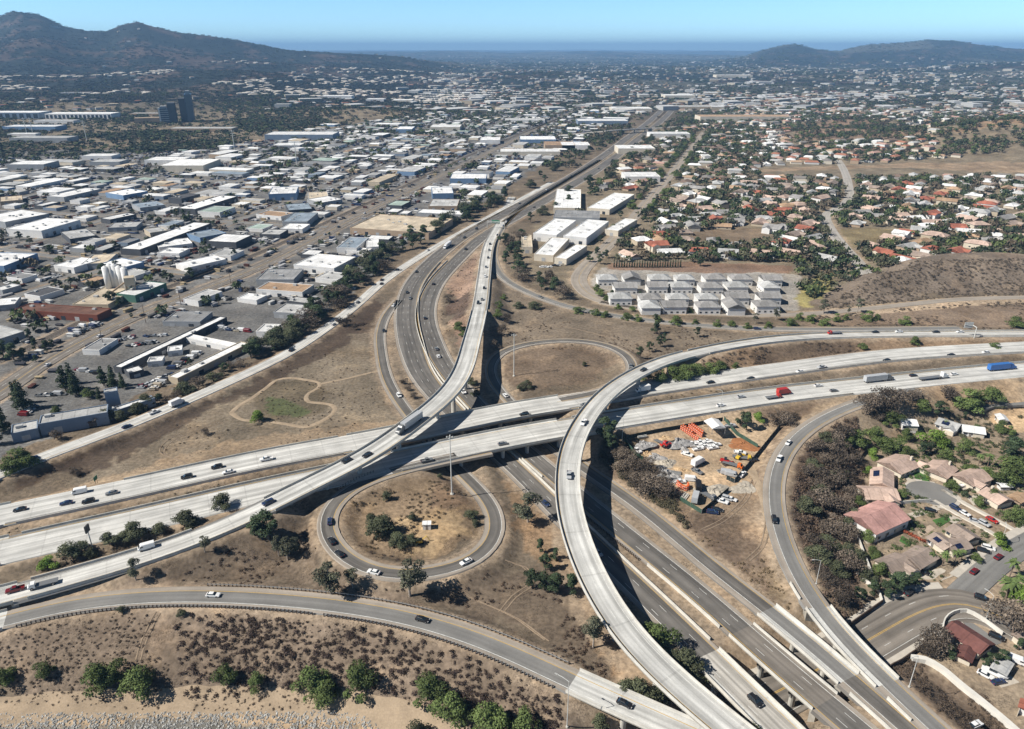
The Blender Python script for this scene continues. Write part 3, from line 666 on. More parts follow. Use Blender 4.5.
highway(roads['side_street'], 'street', [(-4.7, 4.7, M_ASPH2)], [])
highway(roads['avenue'], 'avenue', [(-7.5, 7.5, M_ASPHB)], [(.0, .3, None, 0, 1), (-3.7, .2, 4, 8, 0), (3.7, .2, 4, 8, 0)])
M_PALE = road_mat('pale_street_asphalt', (.36, .335, .30), .85, .12)
highway(roads['overpass'], 'street', [(-6, 6, M_PALE)], [])
highway(roads['boulevard'], 'street', [(-6.5, 6.5, M_ASPHS)], [(0, .2, None, 0, 1)])
highway(roads['collector_street'], 'street', [(-3.2, 3.2, M_ASPHS)], [])
highway(roads['hillside_street'], 'street', [(-5.5, 5.5, M_PALE)], [])
highway(roads['lower_street'], 'street', [(-4, 4, M_PALE)], [])
# ------------------------------------------------------------------ bridges
def br(r, key): return B[key]
DK = lambda w, l, rr, m=M_DECK, s=M_DECK: [(-w/2, w/2, m)]
deck_bridge(rw, *B['west'], 8.3, 8.3, 'wide pale concrete bridge carrying the upper freeway carriageway over the interstate', [(-8.3, 8.3, M_CONC)], depth=1.9, columns=[(430, 430), (462, 423), (497, 415), (530, 408)], col_off=(-4.5, 4.5), soffit=.86, cat='bridge', group='freeway bridges')
deck_bridge(re_, *B['east'], 8.8, 8.8, 'wide pale concrete bridge carrying the lower freeway carriageway over the interstate', [(-8.8, 8.8, M_CONC)], depth=1.9, columns=[(455, 449), (497, 441), (523, 436), (555, 430)], col_off=(-4.8, 4.8), soffit=.86, cat='bridge', group='freeway bridges')
deck_bridge(rw, *B['westb'], 8.3, 8.3, 'short bridge end of the upper freeway carriageway at the far left edge', [(-8.3, 8.3, M_CONC)], depth=1.5, cat='bridge', group='freeway bridges')
deck_bridge(re_, *B['eastb'], 8.8, 8.8, 'short bridge end of the lower freeway carriageway at the far left edge', [(-8.8, 8.8, M_CONC)], depth=1.5, cat='bridge', group='freeway bridges')
deck_bridge(fl, *B['flyover'], 5.25, 5.25, 'long curved two-lane flyover crossing diagonally above both freeway carriageways from the upper interstate', [(-5.25, 5.25, M_DECK)], depth=2.2, columns=[(479, 322), (465, 368), (454, 388), (436, 406), (398, 435), (356, 462), (322, 479), (285, 497)], name='flyover_bridge', cat='flyover')
deck_bridge(fl, *B['flyoverb'], 5.25, 5.25, 'short bridge end of the flyover road at the far left edge', [(-5.25, 5.25, M_DECK)], depth=1.4, cat='bridge', group='freeway bridges')
deck_bridge(cf, *B['curved_flyover'], 4.8, 4.8, 'long bow-shaped flyover sweeping from the upper right freeway down to the bottom edge', [(-4.8, 4.8, M_DECK)], depth=2.1, columns=[(670, 360), (640, 372), (604, 396), (577, 434), (567, 480), (572, 524), (590, 574), (617, 622), (655, 665), (699, 704)], name='flyover_bridge', cat='flyover')
deck_bridge(sb, *B['southbound'], 5.3, 5.3, 'concrete bridge of the near interstate carriageway above the sunken street, dark wheel tracks', [(-5.3, -3.9, M_DECK), (-3.9, 3.7, M_DECKD), (3.7, 5.3, M_DECK)], depth=1.7, columns=[(722, 671), (752, 699)], col_off=(-3, 3), soffit=.8, name='road_bridge', cat='bridge')
deck_bridge(nb, *B['northbound'], 5.2, 5.2, 'brownish bridge of the middle interstate carriageway above the sunken street', [(-5.2, 5.2, M_ASPHB)], depth=1.7, columns=[(765, 651), (797, 680)], col_off=(-3, 3), soffit=.8, cat='bridge')
deck_bridge(nc, *B['northbound_collector'], 4.3, 4.3, 'narrow concrete bridge of the single-lane collector road above the sunken street', [(-4.3, -2.6, M_DECK), (-2.6, 1.8, M_ASPH2), (1.8, 4.3, M_DECK)], depth=1.6, columns=[(800, 638), (830, 663)], cat='bridge')
deck_bridge(nrp, *B['northbound_ramp'], 4.3, 4.3, 'bridge of the outermost exit ramp above the sunken street beside the brushy gully', [(-4.3, -2.6, M_DECK), (-2.6, 1.6, M_ASPH2), (1.6, 4.3, M_DECK)], depth=1.6, columns=[(838, 634), (866, 664)], cat='bridge')
deck_bridge(bt, *B['bottom_ramp'], 4.5, 4.5, 'white-sided concrete bridge at the end of the bottom ramp, black car crossing it', [(-4.5, 4.5, M_DECK)], depth=2.0, columns=[(625, 705), (668, 724)], cat='bridge')
deck_bridge(bt, *B['bottomb'], 4.5, 4.5, 'short bridge end of the bottom ramp at the far left edge', [(-4.5, 4.5, M_DECK)], depth=1.4, cat='bridge', group='freeway bridges')
deck_bridge(fr, *B['frontb'], 4.1, 4.1, 'short bridge end of the frontage road at the far left edge', [(-4.1, 4.1, M_CONC)], depth=1.4, cat='bridge', group='freeway bridges')
deck_bridge(roads['overpass'], *B['overpass'], 6, 6, 'distant grey overpass carrying a street across the interstate near its far bend', [(-6, 6, M_PALE)], depth=1.8, columns=[(618, 130), (632, 129.3), (645, 128.5)], cat='bridge')
# painted lines also run over the decks (lane_marking objects above)
# ------------------------------------------------------------------ long barriers, each a thing
def barrier(r, a, b, o, label, h=.85, w=.6, m=M_WALL, z0=-.25, cat='barrier', name='concrete_barrier'):
    i, j = sorted((idx(r, *a), idx(r, *b)))
    if j-i < 2: return
    ob = wall_mb(r, i, j, o, w, h+.25, z0).build(name, [m]); tag(ob, label, cat, 'highway barriers'); return ob
barrier(sb, (430, 262), (702, 651), sW(-1, .1), 'pale concrete median barrier along the near interstate carriageway', 1.0)
barrier(nb, (660, 560), (741, 630), nW(1, .1), 'white concrete barrier leading onto the brownish middle bridge', 1.0)

barrier(nb, (456, 261), (560, 480), nW(1, .1), 'thin concrete barrier on the inner edge of the northbound curve')
barrier(rw, (25, 511), (350, 444), 8.2, 'long barrier on the median side of the upper freeway carriageway, western stretch')
barrier(rw, (572, 402), (1100, 342), 8.2, 'long barrier on the median side of the upper freeway carriageway, eastern stretch')
barrier(re_, (22, 546), (390, 462), -8.7, 'long barrier on the median side of the lower freeway carriageway, western stretch')
barrier(re_, (577, 427), (1100, 363), -8.7, 'long barrier on the median side of the lower freeway carriageway, eastern stretch')
barrier(re_, (577, 427), (850, 387), 8.7, 'barrier between the lower freeway carriageway and the construction yard')
barrier(rw, (120, 490), (350, 444), -8.2, 'barrier on the field side of the upper freeway carriageway near the flyover')
barrier(fl, (20, 594), (262, 509), -5.2, 'field side barrier of the flyover approach road')
barrier(fl, (20, 594), (200, 534), 5.2, 'grove side barrier of the flyover approach road')
barrier(fl, (496, 235), (482, 312), -5.2, 'barrier along the upper start of the long flyover')
barrier(cf, (1100, 331), (700, 352), -4.7, 'brush hill side barrier of the bow-shaped flyover approach')
barrier(cf, (1100, 331), (690, 355), 4.7, 'freeway side barrier of the bow-shaped flyover approach')
barrier(nc, (755, 600), (770, 612), 4.2, 'white barrier stub where the collector road meets its bridge')
barrier(nc, (864, 692), (930, 750), 4.2, 'white barrier beyond the collector road bridge')
barrier(nrp, (893, 689), (940, 735), 4.2, 'white barrier beyond the outermost ramp bridge')
barrier(nrp, (800, 582), (815, 605), 4.2, 'white barrier stub at the near end of the outermost ramp bridge')
# guard rails with posts
def guardrail(r, a, b, o, label, n=96, wood=True, h=.75):
    i, j = sorted((idx(r, *a), idx(r, *b))); root = empty('guardrail', (0, 0, 0)); tag(root, label, 'guardrail')
    mb = MB(); V = []
    for k in range(i, j): V += [off(r, k, o-.04, h-.32), off(r, k, o+.04, h-.32), off(r, k, o+.04, h), off(r, k, o-.04, h)]
    fs = [(4*q+k, 4*q+(k+1) % 4, 4*q+4+(k+1) % 4, 4*q+4+k) for q in range(j-i-1) for k in range(4)]
    mb.add(V, fs); mb.build('rail', [M_STEEL], root)
    pm = MB(); pm.box(-.14, .14, -.14, .14, -.9, .85); me = pm.mesh('post', [M_RUST])
    S = np.linspace(r.S[i], r.S[j-1], n)
    for s in S:
        p = [np.interp(s, r.S, r.P[:, q]) for q in range(3)]; nn = [np.interp(s, r.S, r.Nr[:, q]) for q in range(2)]
        c = bpy.data.objects.new('post', me); side = .2 if o > 0 else -.2
        c.location = (p[0]+nn[0]*(o+side), p[1]+nn[1]*(o+side), p[2]); c.rotation_euler = (0, 0, math.atan2(nn[1], nn[0])); link(c, root)
guardrail(bt, (16, 618), (330, 604), 4.9, 'guardrail of short dark posts along the bottom ramp, western half above the scrub slope', 72)
guardrail(bt, (333, 604), (573, 681), 4.9, 'guardrail of short dark posts along the bottom ramp, eastern half ending at the bridge', 62)
guardrail(bt, (200, 595), (573, 681), -5.0, 'pale metal guardrail on the field side of the bottom ramp', 90, False)
guardrail(sr, (345, 490), (385, 474), -4.2, 'short metal guardrail inside the lower loop ramp', 14, False)
guardrail(nb, (590, 505), (660, 561), 6.0, 'metal guardrail beside the middle interstate carriageway', 40, False)
# ------------------------------------------------------------------ light masts, poles and sign gantries
M_POLE = mat('pale_pole_paint', (.55, .55, .52), .5, .08, 1)
M_SIGN = mat('green_sign_face', (.01, .16, .09), .5, .05, 1)
M_SIGNB = mat('sign_back_aluminium', (.42, .42, .40), .5, .1, 1)
def mast(px, py, h, label, r=.32, arm=None, name='light_mast', cat='light mast', z=None):
    x, y, g = gp(px, py) if z is None else up(px, py, z)
    root = empty(name, (x, y, g)); tag(root, label, cat)
    m = MB(); m.tube((0, 0, -.5), (0, 0, h), r, r*.45, 10); m.build('pole', [M_POLE], root)
    m = MB(); m.tube((0, 0, -.5), (0, 0, .35), r*2.6, r*2.4, 12); m.build('base', [M_WALL], root)
    if arm is None:
        m = MB()
        for k in range(4):
            a = k*math.pi/2; m.tube((0, 0, h-.3), (1.1*math.cos(a), 1.1*math.sin(a), h-.1), .06, .06, 6)
        m.build('crossarm', [M_POLE], root)
        for k in range(4):
            a = k*math.pi/2; m = MB(); m.tube((1.1*math.cos(a), 1.1*math.sin(a), h-.45), (1.1*math.cos(a), 1.1*math.sin(a), h-.05), .38, .22, 8); m.build('lamp', [M_SIGNB], root)
    else:
        dx, dy = arm; L = math.hypot(dx, dy); m = MB(); m.tube((0, 0, h-.1), (dx*.5, dy*.5, h+.35), .08, .07, 6); m.tube((dx*.5, dy*.5, h+.35), (dx, dy, h+.4), .07, .06, 6); m.build('arm', [M_POLE], root)
        m = MB(); a = math.atan2(dy, dx); m.box(-.1, .75, -.16, .16, -.1, .06, 0, Matrix.Translation((dx, dy, h+.4)) @ Matrix.Rotation(a, 4, 'Z')); m.build('lamp', [M_SIGNB], root)
    return root
mast(452, 494, 27, 'tall high-mast light pole standing beside the lower loop ramp island')
mast(514, 376, 25, 'tall high-mast light pole inside the upper loop ramp')
mast(567, 727, 17, 'street light pole on the scrub slope under the bottom ramp bridge', .16, (-3, 2), 'street_light', 'street light')
mast(622, 441, 12, 'street light at the western corner of the construction yard', .14, (-2.4, .8), 'street_light', 'street light')
mast(720, 413, 12, 'street light between the lower carriageway and the construction yard', .14, (-2, 1.2), 'street_light', 'street light')
mast(909, 687, 12, 'street light between the outermost ramp and the drainage channel', .14, (-2.2, -1), 'street_light', 'street light')
mast(986, 619, 10, 'street light on the corner by the brown roofed house', .13, (-1, 2.4), 'street_light', 'street light')
mast(1000, 546, 9, 'street light by the driveway corner of the residential side street', .13, (1, 2), 'street_light', 'street light')
mast(816, 584, 10, 'street light where the outermost ramp meets its bridge', .13, (-2.4, 0), 'street_light', 'street light')
for k, (px, py, lab) in enumerate(((181, 305, 'utility pole beside the avenue opposite the white silos'), (146, 323, 'utility pole beside the avenue near the rust brown shed'), (104, 347, 'utility pole beside the avenue near the roadside trees'), (231, 284, 'utility pole beside the avenue level with the dark goods train'), (300, 238, 'utility pole along the avenue near the white roofed market hall'))):
    x, y, g = gp(px, py); root = empty('utility_pole', (x, y, g)); tag(root, lab, 'utility pole')
    m = MB(); m.tube((0, 0, -.5), (0, 0, 13), .2, .12, 8); m.build('pole', [M_RUST], root)
    m = MB(); m.box(-1.3, 1.3, -.08, .08, 12.0, 12.2); m.build('crossarm', [M_RUST], root)
for px, py, h, lab in ((27, 134, 34, 'first pale pylon mast before the long campus buildings'), (33, 134, 34, 'second pale pylon mast before the long campus buildings'), (87, 141, 40, 'tallest pale pylon mast in the scrub below the long campus building'), (235, 152, 38, 'pale pylon mast below the twin dark towers'), (297, 166, 38, 'pale pylon mast near the substation by the workshops')):
    x, y, g = gp(px, py); root = empty('pylon_mast', (x, y, g)); tag(root, lab, 'pylon')
    m = MB(); m.tube((0, 0, -1), (0, 0, h), .9, .5, 8); m.build('pole', [M_POLE], root)
    for z in (h-2, h-6, h-10):
        m = MB(); m.box(-4, 4, -.25, .25, z-.25, z+.25); m.build('crossarm', [M_POLE], root)
# cantilever sign seen from behind, east approach
x, y, g = gp(974, 338); root = empty('cantilever_sign', (x, y, g)); tag(root, 'overhead cantilever sign reaching over the bow-shaped flyover approach, seen from behind', 'road sign')
m = MB(); m.tube((0, 0, -.5), (0, 0, 7), .3, .25, 10); m.tube((0, 0, 7), (-1, 4, 7.6), .25, .2, 8); m.build('pole', [M_POLE], root)
m = MB(); m.box(-6.0, -.6, 3.0, 3.3, 5.6, 9.4); m.build('sign_panel', [M_SIGNB], root)
m = MB(); m.tube((-6, 2.8, 8), (.5, 2.8, 6.6), .16, .16, 6); m.build('truss', [M_POLE], root)
def gantry(r, px, py, span, label, zsign=6.0, green=True):
    i = idx(r, px, py); p = r.P[i]; root = empty('sign_gantry', tuple(p), math.atan2(r.Nr[i, 1], r.Nr[i, 0])); tag(root, label, 'road sign')
    for s in (-span/2, span/2):
        m = MB(); m.tube((s, 0, -.6), (s, 0, 7.5), .28, .22, 8); m.build('post', [M_POLE], root)
    m = MB(); m.box(-span/2, span/2, -.2, .2, 7.1, 7.5); m.box(-span/2, span/2, -.2, .2, 6.0, 6.2)
    for k in range(12):
        a = -span/2+span*k/12; m.box(a, a+.15, -.12, .12, 6.2, 7.1)
    m.build('truss', [M_POLE], root)
    m = MB(); m.box(-4.5, 4.5, -.45, -.3, 5.2, 8.6); m.build('sign_panel', [M_SIGN if green else M_SIGNB], root)
    return root
gantry(nb, 495, 229, 19, 'overhead gantry with a green sign over the interstate bend')
x, y, g = gp(92, 546); root = empty('road_sign', (x, y, g)); tag(root, 'tall narrow roadside sign on a post among the median trees near the left edge', 'road sign')
m = MB(); m.tube((0, 0, -.4), (0, 0, 7), .22, .2, 8); m.build('post', [M_POLE], root)
m = MB(); m.box(-.25, .25, -1.2, 1.2, 6.2, 9.0); m.build('sign_panel', [mat('dark_sign_back', (.05, .05, .05), .7)], root)
x, y, g = gp(97, 484); root = empty('road_sign', (x, y, g)); tag(root, 'small green roadside sign on the dry field edge above the upper carriageway', 'road sign')
m = MB(); m.tube((0, -.6, -.4), (0, -.6, 3.4), .08, .08, 6); m.tube((0, .6, -.4), (0, .6, 3.4), .08, .08, 6); m.build('post', [M_RUST], root)
m = MB(); m.box(-.05, .05, -1.3, 1.3, 1.8, 3.6); m.build('sign_panel', [M_SIGN], root)
# white retaining wall and drainage channel at the lower right
def wall_px(pts, h, w, label, m, name='retaining_wall', cat='wall', z=-6, group=None, follow=True):
    P = np.array([gp(px, py) for px, py in pts]); C = catmull(P, 2.0) if len(pts) > 2 else np.linspace(P[0], P[-1], max(3, int(np.linalg.norm(P[1]-P[0])/3)))
    r = Road(); r.P = C.copy(); r.P[:, 2] = gz(C[:, 0], C[:, 1]); T = np.gradient(C[:, :2], axis=0); T /= np.linalg.norm(T, axis=1)[:, None]+1e-9
    r.Nr = np.stack([T[:, 1], -T[:, 0]], 1); r.S = np.arange(len(C))
    mb = MB(); V = []; n = len(C)
    for i in range(n): V += [off(r, i, -w/2, -.6), off(r, i, -w/2, h), off(r, i, w/2, h), off(r, i, w/2, -.6)]
    fs = [(4*q+k, 4*q+4+k, 4*q+4+(k+1) % 4, 4*q+(k+1) % 4) for q in range(n-1) for k in range(3)]+[(0, 1, 2, 3), tuple(4*(n-1)+k for k in range(4))[::-1]]
    mb.add(V, fs); o = mb.build(name, [m]); tag(o, label, cat, group); return o
M_WHITEWALL = mat('white_block', (.62, .60, .55), .9, .1, .3)  # white block, the own colour of the retaining and garden walls
wall_px([(911, 660), (925, 662), (941, 671), (960, 687), (985, 707), (1012, 730), (1040, 755)], 1.6, 1.7, 'curved white retaining wall beside the dry gully at the lower right', M_WHITEWALL)
wall_px([(882, 604), (884, 640), (864, 615)][:1]+[(848, 628)], 2.0, .3, 'brown block wall between the gully brush and the sunken street', M_RUST, 'block_wall')
wall_px([(888, 670), (905, 660), (925, 646)], 1.8, .3, 'low dark block wall at the foot of the sunken street verge', M_RUST, 'block_wall')
wall_px([(942, 630), (944, 622), (952, 615), (966, 613), (980, 620), (1002, 636)], 1.8, .4, 'pale curved wall around the brown roofed house corner', M_WHITEWALL, 'garden_wall')
for k, (a, b, lab) in enumerate((((843, 503), (861, 548), 'white garden wall along the pink roofed house next to the brushy gully'), ((861, 548), (882, 604), 'brown fence running downhill between the gully and back gardens'), ((895, 505), (930, 502), 'low white picket wall above the pink roofed house'), ((835, 487), (868, 448), 'dark fence between the valley brush and the tan houses'), ((856, 575), (872, 588), 'white block wall behind the pink roofed house'))):
    wall_px([a, b], 1.6, .25, lab, M_WHITEWALL if 'white' in lab or 'garden' in lab else M_RUST, 'garden_wall' if 'fence' not in lab else 'fence', 'wall' if 'fence' not in lab else 'fence')
# pale kerbs and sidewalks of the residential streets
def kerb(r, o0, o1, name='sidewalk', a=None, b=None):
    i, j = (0, len(r.P)) if a is None else sorted((idx(r, *a), idx(r, *b)))
    ob = ribbon(name, r, i, j, [(o0, o1, M_DRIVE)], .5)
    ob.location.z = .14; tag(ob, kind='structure'); return ob
kerb(roads['surface_street'], 8.2, 11.2, a=(955, 602), b=(740, 711)); kerb(roads['surface_street'], -10.2, -8.2, a=(940, 605), b=(800, 690))
kerb(roads['side_street'], -7.6, -4.7, a=(968, 585), b=(1100, 505)); kerb(roads['residential_street'], 4.2, 6.0, a=(940, 494), b=(1018, 540)); kerb(roads['residential_street'], -6.0, -4.2, a=(935, 492), b=(1018, 540))
for n_, px, py, rr in (('street', 931, 493, 9.5),):
    x, y, z = up(px, py, ZS); m = MB(); m.prism([(x+rr*1.05*math.cos(t*math.pi/16), y+rr*.98*math.sin(t*math.pi/16)) for t in range(32)], ZS-.4, ZS+.14); ob = m.build('street', [M_ASPH2]); tag(ob, kind='structure')
    m = MB(); m.prism([(x+(rr+2)*math.cos(t*math.pi/16), y+(rr+2)*math.sin(t*math.pi/16)) for t in range(32)], ZS-.5, ZS-.02); ob = m.build('sidewalk', [M_DRIVE]); tag(ob, kind='structure')
# dirt tracks
M_TRACK = mat('bare_dirt_track', (.335, .258, .178), .95, .16, .25, .1, 2)
def track(pts, w, name='dirt_track', m=M_TRACK, dz=.05):
    P = np.array([gp(*p) for p in pts]); C = catmull(P, 2.5) if len(pts) > 2 else np.linspace(P[0], P[1], 20)
    r = Road(); r.P = C; T = np.gradient(C[:, :2], axis=0); T /= np.linalg.norm(T, axis=1)[:, None]+1e-9; r.Nr = np.stack([T[:, 1], -T[:, 0]], 1); r.S = np.arange(len(C))*2.5
    V = []; ks = np.linspace(-.5, .5, 5); wn = w*(1+.25*fbm(C[:, 0], C[:, 1], 6, 2))
    for i in range(len(C)):
        for k in ks:
            x, y = C[i, 0]+r.Nr[i, 0]*k*wn[i], C[i, 1]+r.Nr[i, 1]*k*wn[i]; V.append((x, y, float(gz(x, y))+dz+.12*(1-abs(2*k)**2)))
    fs = [(5*q+k, 5*q+k+1, 5*q+6+k, 5*q+5+k) for q in range(len(C)-1) for k in range(4)]
    mb = MB(); mb.add(V, fs); o = mb.build(name, [m], None, True); tag(o, kind='structure')
track([(231, 413), (240, 405), (252, 398), (266, 388), (277, 380), (290, 378), (306, 380), (319, 383), (318, 388), (309, 393), (306, 398), (309, 402), (320, 403), (331, 405), (335, 409), (330, 416), (318, 423), (306, 427), (285, 424), (262, 421), (243, 420), (231, 413)], 2.3)
track([(321, 384), (345, 379), (375, 372), (384, 370)], 2.0)
track([(-60, 714), (60, 707), (150, 703), (250, 701), (330, 704), (380, 712), (430, 728), (480, 752)], 8)
track([(835, 312), (870, 307), (900, 303), (945, 299), (1000, 297), (1060, 298)], 6)
track([(800, 560), (778, 545), (768, 520), (762, 495), (752, 470)], 3)

M_RUT = mat('pressed_tyre_rut', (.235, .178, .125), .95, .2, .4, .1, 2)
for L_ in ([(196, 470), (182, 462), (160, 452), (168, 440), (190, 430), (222, 420)], [(499, 612), (512, 596), (530, 582), (522, 566), (505, 560)], [(460, 590), (485, 604), (515, 618), (545, 640)], [(700, 530), (720, 520), (742, 500), (752, 480)], [(136, 660), (142, 640), (150, 622), (156, 612)], [(520, 330), (560, 326), (600, 335), (640, 345)], [(745, 560), (760, 545), (766, 520)]):
    for dx in (0, 2.2): track([(a+dx*2, b+dx*.6) for a, b in L_], .55, 'dirt_track', M_RUT, .04)
# ------------------------------------------------------------------ vehicles
M_GLASS = glass_mat('vehicle_glass'); M_TYRE = mat('rubber_tyre', (.02, .02, .02), .9, .1, 3); M_RIM = mat('alloy_rim', (.35, .35, .36), .35, .05, 3, metal=.7)
M_LAMP = mat('clear_headlight', (.6, .6, .58), .2, .05, 3); M_TAIL = mat('red_tail_light', (.3, .01, .01), .3, .05, 3)
def paint(name, c, rough=.3): return mat(name, c, rough, .04, .8, spec=.5, metal=0)
PAINT = {'white': paint('white_paint', (.75, .75, .74)), 'silver': paint('silver_paint', (.42, .43, .44)), 'grey': paint('grey_paint', (.16, .165, .17)), 'black': paint('black_paint', (.018, .018, .02)),
         'dark blue': paint('dark_blue_paint', (.02, .035, .09)), 'red': paint('red_paint', (.42, .025, .02)), 'dark red': paint('dark_red_paint', (.15, .012, .015)), 'blue': paint('blue_paint', (.04, .15, .42)), 'beige': paint('beige_paint', (.42, .36, .27)), 'orange': paint('orange_paint', (.62, .14, .02)), 'yellow': paint('yellow_paint', (.62, .42, .04)), 'green': paint('green_paint', (.05, .14, .06))}
def loft(profile, hw, inset, n=1):
    """side profile [(x,z)] swept across the width, edges rounded by an inset slice"""
    cx = sum(p[0] for p in profile)/len(profile); cz = sum(p[1] for p in profile)/len(profile)
    sh = [(cx+(x-cx)*(1-inset/2.2), cz+(z-cz)*(1-inset/.9)) for x, z in profile]
    V = []; k = len(profile)
    for y, pr in ((-hw, sh), (-hw+inset, profile), (hw-inset, profile), (hw, sh)): V += [(x, y, z) for x, z in pr]
    fs = [(k*s+i, k*s+(i+1) % k, k*s+k+(i+1) % k, k*s+k+i) for s in range(3) for i in range(k)]
    fs += [tuple(range(k))[::-1], tuple(range(3*k, 4*k))]
    return V, fs
def frustum(x0, x1, z0, hw0, X0, X1, z1, hw1):
    return [(x0, -hw0, z0), (x1, -hw0, z0), (x1, hw0, z0), (x0, hw0, z0), (X0, -hw1, z1), (X1, -hw1, z1), (X1, hw1, z1), (X0, hw1, z1)], [(0, 3, 2, 1), (4, 5, 6, 7), (0, 1, 5, 4), (1, 2, 6, 5), (2, 3, 7, 6), (3, 0, 4, 7)]
def wheel_mesh(r=.34, w=.24):
    m = MB(); m.tube((0, -w/2, 0), (0, w/2, 0), r, r, 14); return m.mesh('wheel', [M_TYRE])
def rim_mesh(r=.2, w=.27):
    m = MB(); m.tube((0, -w/2, 0), (0, w/2, 0), r, r, 10); return m.mesh('rim', [M_RIM])
WM, RM = wheel_mesh(), rim_mesh(); WMB, RMB = wheel_mesh(.5, .5), rim_mesh(.28, .53)
def wheels(root, xs, hw, r=.34, me=WM, rm=RM):
    for x in xs:
        for s in (-1, 1):
            o = bpy.data.objects.new('wheel', me); o.location = (x, s*hw, r); link(o, root)
            q = bpy.data.objects.new('rim', rm); link(q, o)
def part(mb, name, m, root, smooth=False): return mb.build(name, [m], root, smooth)
CARP = {}
def lamps(root, xf, xr, hw, z):
    for s in (-1, 1):
        m = MB(); m.box(xf-.12, xf+.03, s*hw-.2, s*hw+.2, z-.09, z+.09); part(m, 'headlight', M_LAMP, root)
        m = MB(); m.box(xr-.03, xr+.1, s*hw-.16, s*hw+.16, z+.02, z+.26); part(m, 'tail_light', M_TAIL, root)
def mk_sedan(detail=True):
    root = empty('car', (0, 0, -500)); b = MB()
    b.add(*loft([(2.3, .35), (2.33, .62), (2.1, .78), (1.1, .92), (.6, .95), (-1.6, .98), (-2.2, .92), (-2.3, .7), (-2.25, .35), (-1.9, .22), (1.95, .22)], .9, .12)); part(b, 'body', PAINT['white'], root, False)
    g = MB(); g.add(*frustum(-1.95, 1.05, .93, .80, -1.25, .25, 1.38, .62)); part(g, 'window', M_GLASS, root)
    t = MB(); t.add(*frustum(-1.3, .3, 1.375, .64, -1.15, .12, 1.44, .55)); part(t, 'roof', PAINT['white'], root)
    if detail: wheels(root, (1.42, -1.42), .8); lamps(root, 2.27, -2.25, .62, .66)
    return root
def mk_suv(detail=True):
    root = empty('suv', (0, 0, -500)); b = MB()
    b.add(*loft([(2.35, .4), (2.38, .8), (2.2, .98), (1.25, 1.08), (-2.25, 1.12), (-2.35, .8), (-2.3, .4), (-2.0, .28), (2.0, .28)], .96, .12)); part(b, 'body', PAINT['white'], root)
    g = MB(); g.add(*frustum(-2.2, 1.3, 1.07, .86, -1.95, .55, 1.62, .70)); part(g, 'window', M_GLASS, root)
    t = MB(); t.add(*frustum(-2.0, .6, 1.615, .72, -1.85, .45, 1.72, .64)); part(t, 'roof', PAINT['white'], root)
    if detail: wheels(root, (1.45, -1.45), .84, .36); lamps(root, 2.32, -2.31, .66, .82)
    return root
def mk_pickup(detail=True):
    root = empty('pickup_truck', (0, 0, -500)); b = MB()
    b.add(*loft([(2.75, .45), (2.78, .95), (2.5, 1.08), (1.3, 1.15), (-.6, 1.15), (-.62, .72), (-2.6, .72), (-2.62, 1.15), (-2.75, 1.15), (-2.75, .5), (-2.4, .35), (2.4, .35)], .98, .1)); part(b, 'body', PAINT['white'], root)
    for s in (-1, 1):
        m = MB(); m.box(-2.7, -.6, s*.98-.07*s-.05, s*.98-.07*s+.05, .7, 1.16); part(m, 'side_panel', PAINT['white'], root)
    g = MB(); g.add(*frustum(-.62, 1.35, 1.13, .88, -.5, .65, 1.75, .72)); part(g, 'window', M_GLASS, root)
    t = MB(); t.add(*frustum(-.55, .7, 1.745, .74, -.45, .55, 1.84, .66)); part(t, 'roof', PAINT['white'], root)
    if detail: wheels(root, (1.7, -1.7), .86, .4); lamps(root, 2.72, -2.72, .7, .9)
    return root
def mk_van(detail=True):
    root = empty('van', (0, 0, -500)); b = MB()
    b.add(*loft([(2.75, .4), (2.8, .9), (2.5, 1.2), (1.9, 2.1), (1.5, 2.35), (-2.7, 2.35), (-2.8, .4), (-2.4, .3), (2.4, .3)], 1.0, .12)); part(b, 'body', PAINT['white'], root)
    g = MB(); g.add([(2.53, -.8, 1.25), (2.53, .8, 1.25), (1.98, .72, 2.05), (1.98, -.72, 2.05), (2.56, -.8, 1.24), (2.56, .8, 1.24), (2.01, .72, 2.06), (2.01, -.72, 2.06)], [(0, 1, 2, 3), (7, 6, 5, 4), (0, 4, 5, 1), (1, 5, 6, 2), (2, 6, 7, 3), (3, 7, 4, 0)]); part(g, 'windscreen', M_GLASS, root)
    for s in (-1, 1):
        g = MB(); g.box(1.0, 2.1, s*1.0-.015, s*1.0+.015, 1.35, 1.9); part(g, 'window', M_GLASS, root)
    if detail: wheels(root, (1.8, -1.8), .88, .36); lamps(root, 2.74, -2.78, .72, .85)
    return root
def mk_boxtruck(detail=True):
    root = empty('box_truck', (0, 0, -500)); b = MB()
    b.add(*loft([(3.9, .5), (3.95, 1.3), (3.7, 1.5), (3.1, 2.4), (1.9, 2.4), (1.9, .5)], 1.05, .1)); part(b, 'cab', PAINT['white'], root)
    m = MB(); m.box(-3.9, 1.8, -1.2, 1.2, .95, 3.5); part(m, 'cargo_box', PAINT['white'], root)
    m = MB(); m.box(-3.8, 3.2, -.5, .5, .5, .94); part(m, 'chassis', M_TYRE, root)
    g = MB(); g.add(*frustum(3.15, 3.8, 1.5, .95, 2.9, 3.2, 2.32, .85)); part(g, 'windscreen', M_GLASS, root)
    if detail: wheels(root, (2.9, -2.6), .95, .5, WMB, RMB)
    return root
